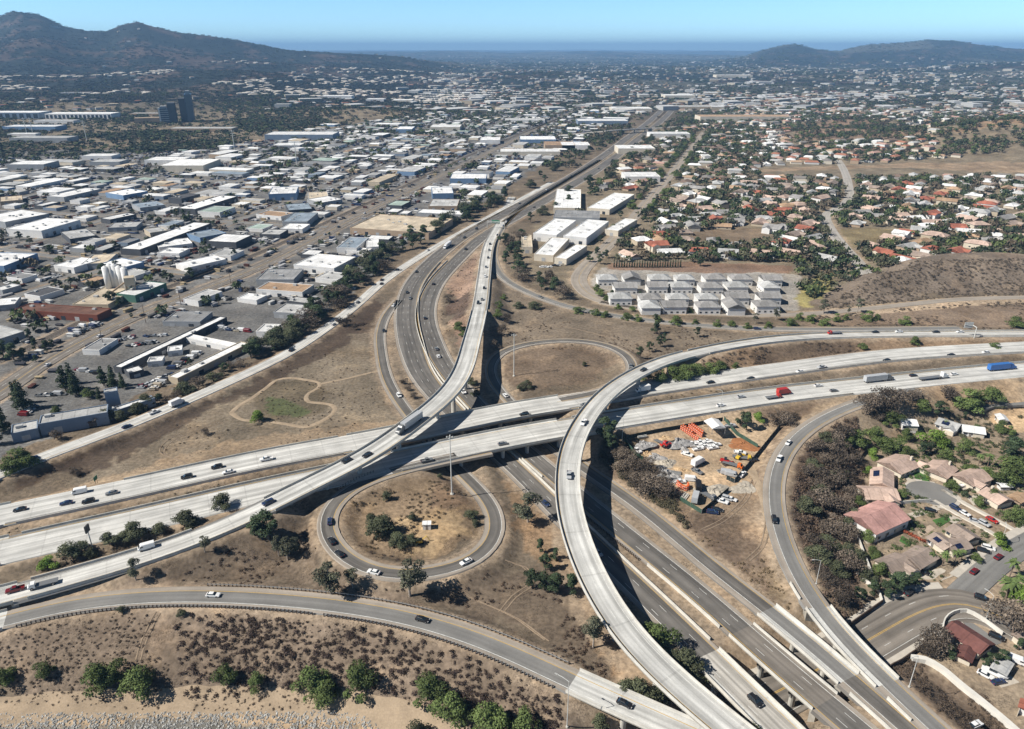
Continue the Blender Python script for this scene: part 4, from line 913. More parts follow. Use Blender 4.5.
def mk_semi(trailer='box'):
    root = empty('semi_truck', (0, 0, -500)); b = MB()
    b.add(*loft([(9.2, .6), (9.25, 1.6), (8.9, 1.9), (7.8, 2.0), (7.2, 2.9), (6.7, 3.5), (5.4, 3.6), (5.4, .6)], 1.15, .12)); part(b, 'cab', PAINT['white'], root)
    g = MB(); g.add(*frustum(7.4, 7.95, 2.0, 1.05, 7.0, 7.3, 2.85, .95)); part(g, 'windscreen', M_GLASS, root)
    m = MB(); m.box(-8.2, 8.5, -.5, .5, .55, 1.0); part(m, 'chassis', M_TYRE, root)
    if trailer == 'box':
        m = MB(); m.box(-8.6, 4.9, -1.28, 1.28, 1.02, 4.05); part(m, 'trailer', PAINT['white'], root)
    elif trailer == 'flat':
        m = MB(); m.box(-8.6, 4.9, -1.28, 1.28, 1.02, 1.35); part(m, 'flatbed', PAINT['grey'], root)
    wheels(root, (8.1, 4.6, 3.4, -6.2, -7.4), 1.0, .5, WMB, RMB)
    return root
def mk_towtruck():
    root = empty('flatbed_truck', (0, 0, -500)); b = MB()
    b.add(*loft([(4.2, .5), (4.25, 1.3), (3.9, 1.5), (3.3, 2.3), (2.0, 2.3), (2.0, .5)], 1.05, .1)); part(b, 'cab', PAINT['white'], root)
    g = MB(); g.add(*frustum(3.3, 3.95, 1.45, .95, 3.0, 3.4, 2.22, .85)); part(g, 'windscreen', M_GLASS, root)
    m = MB(); m.box(-4.6, 1.9, -1.2, 1.2, .95, 1.2); part(m, 'flatbed', PAINT['grey'], root)
    m = MB(); m.box(-4.3, 3.2, -.5, .5, .5, .94); part(m, 'chassis', M_TYRE, root)
    wheels(root, (3.1, -3.0), .95, .5, WMB, RMB); return root
PROTO = {'sedan': mk_sedan(), 'suv': mk_suv(), 'pickup': mk_pickup(), 'van': mk_van(), 'box truck': mk_boxtruck(), 'semi': mk_semi(), 'flat semi': mk_semi('flat'), 'flatbed truck': mk_towtruck(),
         'sedan0': mk_sedan(False), 'suv0': mk_suv(False), 'pickup0': mk_pickup(False), 'van0': mk_van(False)}
_painted = {}
def vehicle(kind, colour, x, y, z, rz, lod=True, colour2=None):
    """a copy of a prototype, its painted parts re-made once per colour so that copies share mesh data"""
    key = kind if (lod or kind+'0' not in PROTO) else kind+'0'; k2 = (key, colour, colour2)
    if k2 not in _painted:
        src = PROTO[key]; root = copy_tree(src)
        for ch in root.children:
            n = ch.name.split('.')[0]
            if n in ('body', 'roof', 'cab', 'side_panel', 'trailer', 'cargo_box'):
                c = colour2 if (colour2 and n in ('trailer', 'cargo_box')) else colour
                ch.data = ch.data.copy(); ch.data.materials.clear(); ch.data.materials.append(PAINT[c])
        _painted[k2] = root; o = root
    else: o = copy_tree(_painted[k2])
    o.location = (x, y, z); o.rotation_euler = (0, 0, rz); return o
ORD = ['first', 'second', 'third', 'fourth', 'fifth', 'sixth', 'seventh', 'eighth', 'ninth', 'tenth', 'eleventh', 'twelfth', 'thirteenth', 'fourteenth', 'fifteenth', 'sixteenth', 'seventeenth', 'eighteenth', 'nineteenth', 'twentieth', 'twenty-first', 'twenty-second', 'twenty-third', 'twenty-fourth', 'twenty-fifth', 'twenty-sixth', 'twenty-seventh', 'twenty-eighth', 'twenty-ninth', 'thirtieth']
ORD += ['thirty-'+w_ for w_ in ORD[:9]]+['fortieth']+['forty-'+w_ for w_ in ORD[:9]]+['fiftieth']+['fifty-'+w_ for w_ in ORD[:9]]+['sixtieth']
# kind, colour, px, py, direction of travel along the traced road (+1 / -1)
TRAFFIC = {
 'west': ('on the upper freeway carriageway', [('sedan', 'black', 23, 509), ('van', 'white', 75, 493), ('sedan', 'dark blue', 67, 503), ('suv', 'black', 86, 502), ('sedan', 'grey', 117, 492), ('suv', 'black', 187, 477), ('suv', 'black', 213, 468), ('sedan', 'white', 229, 472), ('pickup', 'white', 268, 459), ('suv', 'black', 522, 415), ('sedan', 'grey', 578, 406), ('box truck', 'white', 642, 391), ('sedan', 'black', 707, 383), ('sedan', 'black', 746, 381), ('sedan', 'white', 794, 373), ('pickup', 'silver', 818, 368), ('sedan', 'black', 882, 365), ('sedan', 'black', 942, 357), ('sedan', 'white', 976, 353)], -1),
 'east': ('on the lower freeway carriageway', [('sedan', 'white', 717, 406), ('sedan', 'silver', 746, 396), ('pickup', 'grey', 426, 461), ('sedan', 'grey', 497, 445), ('flatbed truck', 'red', 769, 399), ('box truck', 'red', 780, 394), ('sedan', 'white', 823, 385), ('sedan', 'grey', 832, 391), ('semi', 'grey', 878, 380), ('sedan', 'black', 918, 375), ('flat semi', 'white', 930, 379), ('sedan', 'white', 956, 374), ('semi', 'blue', 1000, 369)], 1),
 'flyover': ('on the long diagonal flyover', [('semi', 'grey', 408, 427), ('sedan', 'black', 365, 456), ('sedan', 'black', 352, 458), ('suv', 'dark blue', 270, 502), ('van', 'white', 150, 546), ('flatbed truck', 'white', 44, 585), ('pickup', 'dark red', 19, 589), ('sedan', 'black', 490, 244), ('sedan', 'grey', 489, 251), ('sedan', 'black', 488, 259), ('sedan', 'grey', 486, 267), ('suv', 'white', 485, 278), ('sedan', 'black', 484, 289), ('sedan', 'grey', 482, 300), ('suv', 'black', 478, 304)], 1),
 'curved_flyover': ('on the bow-shaped flyover', [('sedan', 'black', 641, 371), ('pickup', 'white', 584, 422), ('pickup', 'silver', 569, 476), ('sedan', 'black', 938, 332), ('sedan', 'white', 902, 331), ('sedan', 'black', 879, 332), ('sedan', 'white', 959, 332), ('flatbed truck', 'red', 838, 331)], 1),
 'southbound': ('on the near interstate carriageway', [('sedan', 'dark blue', 547, 505), ('sedan', 'silver', 602, 557), ('suv', 'black', 760, 706), ('semi', 'white', 448, 246), ('suv', 'black', 461, 240), ('sedan', 'black', 418, 270), ('sedan', 'black', 407, 293), ('sedan', 'grey', 410, 299), ('suv', 'black', 476, 229), ('sedan', 'black', 521, 203), ('sedan', 'white', 548, 189), ('sedan', 'black', 571, 176), ('suv', 'grey', 610, 150)], 1),
 'northbound': ('on the middle interstate carriageway', [('sedan', 'black', 434, 283), ('sedan', 'black', 425, 318), ('sedan', 'grey', 437, 350), ('sedan', 'white', 439, 357), ('pickup', 'white', 465, 394), ('suv', 'black', 466, 249), ('sedan', 'white', 502, 226), ('sedan', 'black', 533, 208), ('sedan', 'grey', 566, 188), ('sedan', 'black', 598, 169), ('sedan', 'white', 628, 145)], -1),
 'southbound_ramp': ('on the lower loop ramp', [('suv', 'white', 398, 394), ('sedan', 'black', 385, 333), ('sedan', 'white', 393, 306), ('sedan', 'dark blue', 330, 521), ('sedan', 'black', 331, 540), ('sedan', 'black', 342, 556), ('sedan', 'white', 377, 573), ('sedan', 'white', 466, 562)], 1),
 'northbound_loop': ('on the upper loop ramp', [('sedan', 'white', 506, 396), ('sedan', 'grey', 631, 366)], 1),
 'northbound_ramp': ('on the outermost exit ramp', [('sedan', 'white', 790, 441), ('pickup', 'white', 778, 461), ('suv', 'black', 774, 519)], 1),
 'frontage_ramp': ('on the pale frontage road', [('sedan', 'dark blue', 31, 459), ('sedan', 'dark blue', 121, 429), ('pickup', 'white', 157, 411), ('box truck', 'white', 178, 404), ('sedan', 'black', 290, 351), ('sedan', 'white', 331, 326), ('sedan', 'black', 337, 321), ('sedan', 'grey', 357, 303), ('sedan', 'black', 383, 279), ('sedan', 'black', 380, 285), ('sedan', 'black', 398, 269), ('sedan', 'white', 428, 250)], 1),
 'bottom_ramp': ('on the bottom ramp', [('sedan', 'white', 209, 595), ('sedan', 'black', 424, 620), ('sedan', 'black', 621, 702)], 1),
 'transition_ramp': ('on the thin ramp below the row houses', [('sedan', 'grey', 543, 298), ('suv', 'dark blue', 759, 332), ('sedan', 'black', 497, 236), ('sedan', 'white', 506, 222)], 1),
 'avenue': ('on the avenue beside the railway', [('suv', 'black', 11, 397), ('sedan', 'white', 40, 370), ('sedan', 'white', 93, 340), ('sedan', 'black', 138, 317), ('sedan', 'silver', 322, 236), ('suv', 'black', 337, 228), ('sedan', 'white', 363, 214), ('sedan', 'black', 402, 196)], 1),
 'surface_street': ('on the sunken street', [('suv', 'black', 987, 600), ('suv', 'black', 681, 711)], -1),
 'side_street': ('on the residential side street', [('sedan', 'dark red', 1001, 555), ('sedan', 'dark red', 978, 568)], 1),
 'residential_street': ('parked along the cul-de-sac', [('suv', 'dark blue', 957, 512), ('sedan', 'white', 969, 517), ('suv', 'silver', 982, 523), ('sedan', 'red', 993, 518)], 1),
}
FRIEND = {'sedan': 'car', 'suv': 'suv', 'pickup': 'pickup truck', 'van': 'van', 'box truck': 'box truck', 'semi': 'long box trailer truck', 'flat semi': 'long flat trailer truck', 'flatbed truck': 'flatbed truck'}
CARPOS = []
for rn, (phrase, L, sgn) in TRAFFIC.items():
    r = roads[rn]; items = []
    for kind, colour, px, py in L:
        i = near_index(r, px, py); i = min(max(i, 1), len(r.P)-2)
        x, y, z = up(px, py, r.P[i, 2]+.4)
        z = r.P[i, 2]; o = (x-r.P[i, 0])*r.Nr[i, 0]+(y-r.P[i, 1])*r.Nr[i, 1]; o = max(-r.w/2+1.6, min(r.w/2-1.6, o))
        if kind in ('flatbed truck', 'semi', 'flat semi'): o *= .8
        items.append((px, py, kind, colour, r.P[i, 0]+r.Nr[i, 0]*o, r.P[i, 1]+r.Nr[i, 1]*o, z+.025, math.atan2(r.T[i, 1], r.T[i, 0])+(math.pi if sgn < 0 else 0)))
    vert = rn in ('southbound', 'northbound', 'flyover', 'northbound_ramp', 'transition_ramp', 'northbound_loop', 'southbound_ramp', 'curved_flyover', 'side_street')
    items.sort(key=lambda t: -t[1] if vert else t[0])
    for k, (px, py, kind, colour, x, y, z, rz) in enumerate(items):
        near = y < 560
        v = vehicle(kind, colour, x, y, z, rz, near, 'silver' if kind == 'semi' and colour == 'grey' else None)
        end = 'from below' if vert else 'from left'
        tag(v, f"{colour} {FRIEND[kind]} {phrase}, {ORD[k]} vehicle {end}", 'car' if kind in ('sedan', 'suv') else ('van' if kind == 'van' else 'truck'), 'vehicles '+phrase)
        CARPOS.append((x, y))
# loads on the flatbeds stand on their trucks as things of their own: a car on the white flatbed of the flyover road
# ------------------------------------------------------------------ buildings
def wallm(name, c): return mat(name, c, .9, .08, .15, .05, 1.5)
def roofm(name, c, v=.14):
    m = mat(name, c, .85, v+.08, .11, .13, .9, objvar=.12)
    if m.get('seams'): return m
    # roofing laid in bays: each bay weathered a little differently, with darker seams
    m['seams'] = 1; nt = m.node_tree; L = nt.links; b = nt.nodes['Principled BSDF']; src = b.inputs['Base Color'].links[0].from_socket
    tc = N(nt, 'ShaderNodeTexCoord'); mp = N(nt, 'ShaderNodeMapping'); mp.inputs['Scale'].default_value = (1/5.5, 1/7.5, 0); L.new(tc.outputs['Object'], mp.inputs[0])
    fl_ = N(nt, 'ShaderNodeVectorMath', operation='FLOOR'); L.new(mp.outputs[0], fl_.inputs[0]); wn = N(nt, 'ShaderNodeTexWhiteNoise'); L.new(fl_.outputs[0], wn.inputs['Vector'])
    r1 = N(nt, 'ShaderNodeMapRange'); r1.inputs['To Min'].default_value = .84; r1.inputs['To Max'].default_value = 1.06; L.new(wn.outputs['Value'], r1.inputs['Value'])
    fr_ = N(nt, 'ShaderNodeVectorMath', operation='FRACTION'); L.new(mp.outputs[0], fr_.inputs[0]); sx = N(nt, 'ShaderNodeSeparateXYZ'); L.new(fr_.outputs[0], sx.inputs[0])
    g = N(nt, 'ShaderNodeMath', operation='GREATER_THAN'); g.inputs[1].default_value = .07; L.new(sx.outputs[0], g.inputs[0]); r2 = N(nt, 'ShaderNodeMapRange'); r2.inputs['To Min'].default_value = .74; L.new(g.outputs[0], r2.inputs['Value'])
    mm = N(nt, 'ShaderNodeMath', operation='MULTIPLY'); L.new(r1.outputs['Result'], mm.inputs[0]); L.new(r2.outputs['Result'], mm.inputs[1])
    vm = N(nt, 'ShaderNodeVectorMath', operation='SCALE'); L.new(src, vm.inputs[0]); L.new(mm.outputs[0], vm.inputs['Scale']); L.new(vm.outputs[0], b.inputs['Base Color']); return m
RF = {'white': roofm('white_roof', (.76, .76, .75), .08), 'pale grey': roofm('pale_grey_roof', (.44, .44, .43)), 'grey': roofm('grey_roof', (.25, .25, .25)), 'beige': roofm('beige_roof', (.52, .44, .33)), 'tan': roofm('tan_roof', (.40, .27, .17)), 'dark': roofm('dark_roof', (.09, .09, .095)), 'rust': roofm('rust_roof', (.13, .065, .045), .3), 'blue-grey': roofm('blue_grey_roof', (.24, .29, .34)), 'terracotta': roofm('terracotta_roof', (.36, .13, .085), .2), 'pale green': roofm('pale_green_roof', (.34, .42, .37)), 'pinkish': roofm('pinkish_tile_roof', (.52, .385, .315), .14), 'reddish pink': roofm('reddish_pink_roof', (.47, .27, .235), .2), 'brown': roofm('brown_shingle_roof', (.34, .27, .225), .16), 'warm grey': roofm('warm_grey_shingle_roof', (.30, .29, .28), .16), 'red brown': roofm('red_brown_roof', (.15, .065, .055), .14)}
WL = {'white': wallm('white_wall', (.68, .67, .65)), 'grey': wallm('grey_wall', (.30, .31, .32)), 'beige': wallm('beige_wall', (.46, .39, .29)), 'blue': wallm('blue_wall', (.16, .25, .38)), 'dark': wallm('dark_wall', (.07, .075, .085)), 'cream': wallm('cream_wall', (.60, .54, .44)), 'green': wallm('green_wall', (.06, .14, .11)), 'steel blue': wallm('steel_blue_wall', (.18, .23, .30)), 'rust': wallm('rust_wall', (.16, .05, .03)), 'tan': wallm('tan_wall', (.36, .27, .19))}
M_WIN = glass_mat('window_glass', (.03, .04, .055)); M_DOOR = mat('painted_door', (.22, .2, .18), .6, .08, 1); M_ROLL = mat('roller_door_metal', (.38, .39, .40), .5, .1, 1)
M_HVAC = mat('rooftop_unit_metal', (.42, .42, .41), .6, .1, .8); M_SOLAR = glass_mat('solar_panel_glass', (.012, .018, .05), .2)
def rect_from(p0, p1, p2):
    """three world points (near edge p0-p1, p2 on the far edge) -> centre, half length, half width, angle"""
    a = Vector(p0[:2]); b = Vector(p1[:2]); c = Vector(p2[:2]); d = (b-a); L = d.length; d.normalize(); n = Vector((-d.y, d.x)); w = (c-a).dot(n)
    ctr = (a+b)/2+n*w/2; return ctr.x, ctr.y, L/2, abs(w)/2, math.atan2(d.y, d.x)
def flat_building(x, y, hl, hw, rz, h, roof, wall, label=None, detail=2, cat='building', name='industrial_building', g=None, group=None, roll=True):
    g = float(gz(x, y)) if g is None else g
    root = empty(name, (x, y, g), rz)
    if label: tag(root, label, cat, group)
    m = MB(); m.box(-hl, hl, -hw, hw, -1.5, h); m.build('wall', [WL[wall]], root)
    m = MB(); t = .35
    if detail:
        m.prism([(-hl+t, -hw+t), (hl-t, -hw+t), (hl-t, hw-t), (-hl+t, hw-t)], h+.02, h+.12)
        m.build('roof', [RF[roof]], root)
        m = MB()
        for a in ((-hl-.05, hl+.05, -hw-.05, -hw+t), (-hl-.05, hl+.05, hw-t, hw+.05), (-hl-.05, -hl+t, -hw+t, hw-t), (hl-t, hl+.05, -hw+t, hw-t)): m.box(*a, h-.4, h+.55)
        m.build('parapet', [WL[wall]], root)
    else:
        m.box(-hl-.15, hl+.15, -hw-.15, hw+.15, h, h+.35); m.build('roof', [RF[roof]], root)
    if detail > 1:
        rr = random.Random(int(x*7+y*3))
        for k in range(min(6, int(hl*hw/90)+1)):
            ux = rr.uniform(-hl*.8, hl*.8); uy = rr.uniform(-hw*.7, hw*.7); s = rr.uniform(.8, 1.6)
            m = MB(); m.box(ux-s, ux+s, uy-s*.7, uy+s*.7, h+.1, h+.1+s*.9); m.build('rooftop_unit', [M_HVAC], root)
        if roll:
            n = max(1, min(7, int(hl/5)))
            for k in range(n):
                cx = -hl+(k+.5)*2*hl/n
                m = MB(); m.box(cx-1.7, cx+1.7, -hw-.08, -hw+.03, -.2, min(3.6, h*.6)); m.build('roller_door' if k % 2 == 0 else 'window', [M_ROLL if k % 2 == 0 else M_WIN], root)
    mark(x, y, min(hl, hw)+1)
    d = Vector((math.cos(rz), math.sin(rz)))
    s = -hl
    while s <= hl: mark(x+d.x*s, y+d.y*s, hw+1.5); s += max(1.5, hw*.7)
    return root
def qb(ox, oy, k, pts, h, roof, wall, label, g0=0.0, **kw):
    """building from three roof-level corners read in an enlarged crop"""
    h = h*.78; P = [up(ox+p[0]/k, oy+p[1]/k, g0+h) for p in pts]
    x, y, hl, hw, rz = rect_from(*P); return flat_building(x, y, hl, hw, rz, h, roof, wall, label, g=g0 if g0 else None, **kw)
A = (0, 182, 4.0); Bc = (256, 182, 4.0); Cc_ = (512, 182, 4.0); G = (0, 300, 4.452)
IND = [
 (A, [(165, 197), (320, 153), (112, 165)], 9, 'white', 'white', 'big white hall, second one in from the left edge beyond the car park'),
 (A, [(20, 162), (195, 128), (60, 116)], 8, 'white', 'grey', 'broad white roofed hall next to the left edge'),
 (A, [(560, 272), (845, 166), (505, 258)], 7, 'white', 'dark', 'very long thin white roofed warehouse with a dark side wall'),
 (A, [(780, 110), (950, 58), (742, 96)], 8, 'white', 'dark', 'long white roofed warehouse beyond the clump of dark trees'),
 (A, [(15, 338), (150, 287), (-55, 300)], 8, 'white', 'blue', 'blue sided hall at the left edge above the truck yard'),
 (A, [(215, 335), (295, 345), (262, 296)], 6, 'white', 'white', 'small white block next to the beige roofed workshop'),
 (A, [(325, 330), (425, 325), (365, 292)], 6, 'beige', 'grey', 'beige roofed workshop behind two dark round trees'),
 (A, [(492, 345), (575, 322), (460, 312)], 6, 'white', 'blue', 'white roofed workshop with blue side beyond the silos'),
 (A, [(540, 455), (665, 405), (528, 422)], 7, 'white', 'green', 'white roofed green sided shed beside the railway and silos'),
 (A, [(290, 490), (432, 492), (300, 418)], 5, 'beige', 'beige', 'plain cream flat slab building in front of the silos'),
 (A, [(58, 512), (388, 535), (60, 482)], 6, 'rust', 'rust', 'long rust brown open shed in the lumber yard'),
 (A, [(-60, 650), (96, 600), (-80, 590)], 6, 'pale grey', 'grey', 'pale grey block at the left edge above the dark roadside trees'),
 (A, [(650, 560), (800, 562), (668, 520)], 4, 'grey', 'grey', 'low grey roof at the head of the vehicle auction yard'),
 (A, [(628, 285), (716, 288), (650, 264)], 5, 'white', 'white', 'small white roof just below the long thin warehouse'),
 (A, [(838, 292), (922, 298), (852, 266)], 5, 'pale grey', 'white', 'pale workshop by the tracks with white front'),
 (A, [(752, 345), (905, 310), (748, 318)], 5, 'white', 'white', 'pale row of bays beside the tracks'),
 (A, [(492, 55), (590, 38), (470, 36)], 7, 'white', 'blue', 'white roofed hall with blue end in the upper industrial blocks'),
 (A, [(255, 62), (405, 28), (250, 44)], 7, 'white', 'grey', 'long white roof in the upper left industrial blocks'),
 (A, [(-40, 500), (60, 490), (-20, 470)], 5, 'white', 'grey', 'low white roof at the left edge beyond the lumber yard'),
 (A, [(600, 205), (670, 195), (590, 188)], 6, 'pale grey', 'beige', 'pale grey roof behind the very long thin warehouse'),
 (A, [(635, 262), (770, 245), (650, 236)], 5, 'white', 'white', 'white workshop row in front of the very long thin warehouse'),
 (A, [(800, 225), (905, 205), (790, 200)], 6, 'blue-grey', 'blue', 'blue-grey roof beside the end of the very long thin warehouse'),
 (A, [(430, 185), (545, 180), (450, 165)], 5, 'pale grey', 'grey', 'pale grey roof at the start of the very long thin warehouse'),
 (A, [(440, 152), (545, 130), (440, 138)], 6, 'white', 'dark', 'white roof with dark front in the middle of the industrial blocks'),
 (A, [(280, 230), (385, 215), (250, 200)], 6, 'pale grey', 'dark', 'pale grey hall with dark arched side behind the white halls'),
 (A, [(560, 105), (660, 92), (560, 85)], 6, 'blue-grey', 'grey', 'blue-grey shed below the upper long white warehouse'),
 (A, [(725, 68), (800, 50), (720, 52)], 8, 'dark', 'dark', 'dark block beside the upper long white warehouse'),
 (A, [(0, 80), (90, 72), (20, 60)], 6, 'beige', 'tan', 'beige roof near the left edge below the wooded slope'),
 (G, [(172, 556), (478, 503), (168, 520)], 8, 'pale grey', 'steel blue', 'long blue-grey building beside the frontage road with pale roof'),
 (G, [(50, 600), (168, 575), (55, 560)], 6, 'pale grey', 'steel blue', 'lower end block of the long blue-grey building'),
 (G, [(482, 508), (690, 440), (476, 492)], 5, 'white', 'steel blue', 'narrow white roofed strip between the turning yard and the frontage road'),
 (G, [(540, 305), (1010, 80), (528, 288)], 4.5, 'white', 'dark', 'long narrow white roofed row of bays through the auction yard'),
 (G, [(790, 352), (1110, 195), (775, 330)], 4.5, 'white', 'beige', 'white roofed row of bays at the back of the auction yard'),
 (G, [(575, 330), (640, 312), (565, 308)], 4, 'white', 'dark', 'small white wing at the near end of the auction yard bays'),
 (G, [(655, 278), (722, 272), (650, 258)], 4, 'white', 'white', 'second small white wing of the auction yard bays'),
 (G, [(745, 232), (810, 224), (735, 212)], 4, 'white', 'white', 'third small white wing of the auction yard bays'),
 (G, [(825, 170), (1030, 212), (838, 152)], 4, 'white', 'white', 'white cross wing joining the two rows of auction bays'),
 (Bc, [(150, 332), (312, 347), (222, 286)], 7, 'white', 'white', 'bright white square roofed market hall near the avenue'),
 (Bc, [(322, 264), (402, 266), (355, 222)], 7, 'blue-grey', 'white', 'blue-grey roofed workshop behind the row of dark trees'),
 (Bc, [(440, 262), (490, 260), (458, 230)], 6, 'white', 'white', 'small white roofed workshop beside the blue-grey roofed one'),
 (Bc, [(375, 184), (690, 206), (440, 126)], 8, 'beige', 'tan', 'large sandy roofed depot with ribbed roof near the interstate bend'),
 (Bc, [(0, 430), (185, 443), (10, 398)], 6, 'tan', 'white', 'long sandy pink roofed building in the block below the avenue'),
 (Bc, [(0, 392), (150, 392), (40, 350)], 6, 'grey', 'grey', 'dark grey flat roofed building behind the sandy pink one'),
 (Bc, [(70, 522), (190, 530), (112, 488)], 5, 'pale grey', 'grey', 'pale grey roof among scrap near the tree row'),
 (Bc, [(0, 600), (68, 602), (30, 570)], 5, 'white', 'white', 'small white roofed shop just above the tree row'),
 (Bc, [(105, 160), (205, 160), (135, 124)], 7, 'blue-grey', 'grey', 'blue-grey roofed hall just beyond the avenue'),
 (Bc, [(98, 188), (185, 190), (115, 168)], 5, 'white', 'white', 'white roof strip in front of the blue-grey hall beyond the avenue'),
 (Bc, [(14, 210), (95, 212), (40, 190)], 5, 'pale grey', 'dark', 'pale grey roof next to the tracks'),
 (Bc, [(50, 50), (160, 46), (60, 22)], 10, 'white', 'blue', 'tall light blue walled hall with white roof'),
 (Bc, [(262, 84), (345, 70), (280, 58)], 6, 'white', 'grey', 'bright white roof between the light blue hall and the avenue'),
 (Bc, [(130, 115), (225, 108), (150, 88)], 6, 'blue-grey', 'dark', 'blue-grey roof in front of the light blue hall'),
 (Bc, [(705, 48), (790, 46), (725, 22)], 12, 'white', 'blue', 'tall blue walled block near the sandy roofed depot'),
 (Bc, [(690, 98), (805, 98), (712, 70)], 6, 'pale grey', 'tan', 'grey roofed yard office beside the sandy depot'),
 (Bc, [(362, 276), (440, 282), (378, 262)], 4, 'white', 'white', 'small white roof in the gap below the blue-grey roofed workshop'),
 (Bc, [(0, 130), (100, 140), (20, 112)], 5, 'tan', 'white', 'sandy roofed shed across the tracks'),
 (Bc, [(210, 68), (290, 64), (225, 42)], 5, 'beige', 'white', 'beige roof beside the light blue hall'),
 (Cc_, [(85, 206), (178, 214), (150, 146)], 9, 'white', 'white', 'left one of the two large white roofed halls beside the interstate'),
 (Cc_, [(205, 216), (298, 225), (268, 148)], 9, 'white', 'white', 'right one of the two large white roofed halls, dark panel on its roof'),
 (Cc_, [(165, 142), (350, 147), (185, 114)], 9, 'grey', 'grey', 'wide grey roofed hall behind the two large white ones'),
 (Cc_, [(165, 104), (275, 106), (235, 30)], 7, 'white', 'cream', 'cream office block at the back of the white halls'),
 (Cc_, [(300, 104), (390, 112), (360, 40)], 7, 'white', 'cream', 'second cream office block at the back of the white halls'),
 (Cc_, [(88, 290), (165, 296), (150, 222)], 7, 'white', 'cream', 'white roofed unit in front of the two large halls'),
 (Cc_, [(170, 304), (218, 310), (215, 246)], 7, 'white', 'cream', 'narrow white roofed unit in front of the two large halls'),
 (Cc_, [(40, 262), (82, 262), (52, 214)], 7, 'beige', 'cream', 'small cream unit at the interstate side of the white halls'),
 (Cc_, [(372, 190), (425, 196), (385, 138)], 7, 'white', 'cream', 'narrow white roof between the halls and the tree lined boulevard'),
]
LAND = []
for c_, pts, h, rf_, wl_, lab in IND:
    o = qb(*c_, pts, h, rf_, wl_, lab, group=None)
# dark roof panel on one hall
# tower of the blue-grey building
x, y, _ = up(115, 408, 0); flat_building(x, y, 3, 2.5, .5, 10, 'pale grey', 'steel blue', 'square blue-grey tower at the end of the long frontage building', roll=False)
# --- far landmarks
def far_bld(px0, px1, pyb, h, depth, roof, wall, label, name='industrial_building', cat='building', n=0):
    x0, y0, _ = up(px0, pyb, 0); x1, y1, _ = up(px1, pyb, 0); g = float(gz((x0+x1)/2, y0))
    o = flat_building((x0+x1)/2, y0+depth/2, (x1-x0)/2, depth/2, 0, h, roof, wall, label, detail=1, name=name, cat=cat, g=g, roll=False)
    for k in range(n):
        cx = -(x1-x0)/2+(k+.5)*(x1-x0)/n; m = MB(); m.box(cx-(x1-x0)/n*.3, cx+(x1-x0)/n*.3, -depth/2-.3, -depth/2+.2, 1.5, h-2.5); m.build('window', [M_WIN], o)
    return o
far_bld(46, 112, 120, 13, 50, 'white', 'white', 'long white campus building with tall window bays, left of the twin towers', n=16)
far_bld(-30, 40, 120, 15, 60, 'white', 'steel blue', 'long white roofed campus wing at the left edge', n=10)
far_bld(3, 56, 131, 9, 45, 'white', 'blue', 'low white roofed hall with blue front below the campus building')
far_bld(34, 74, 124, 7, 30, 'pale grey', 'white', 'thin white slab between the campus building and the low hall')
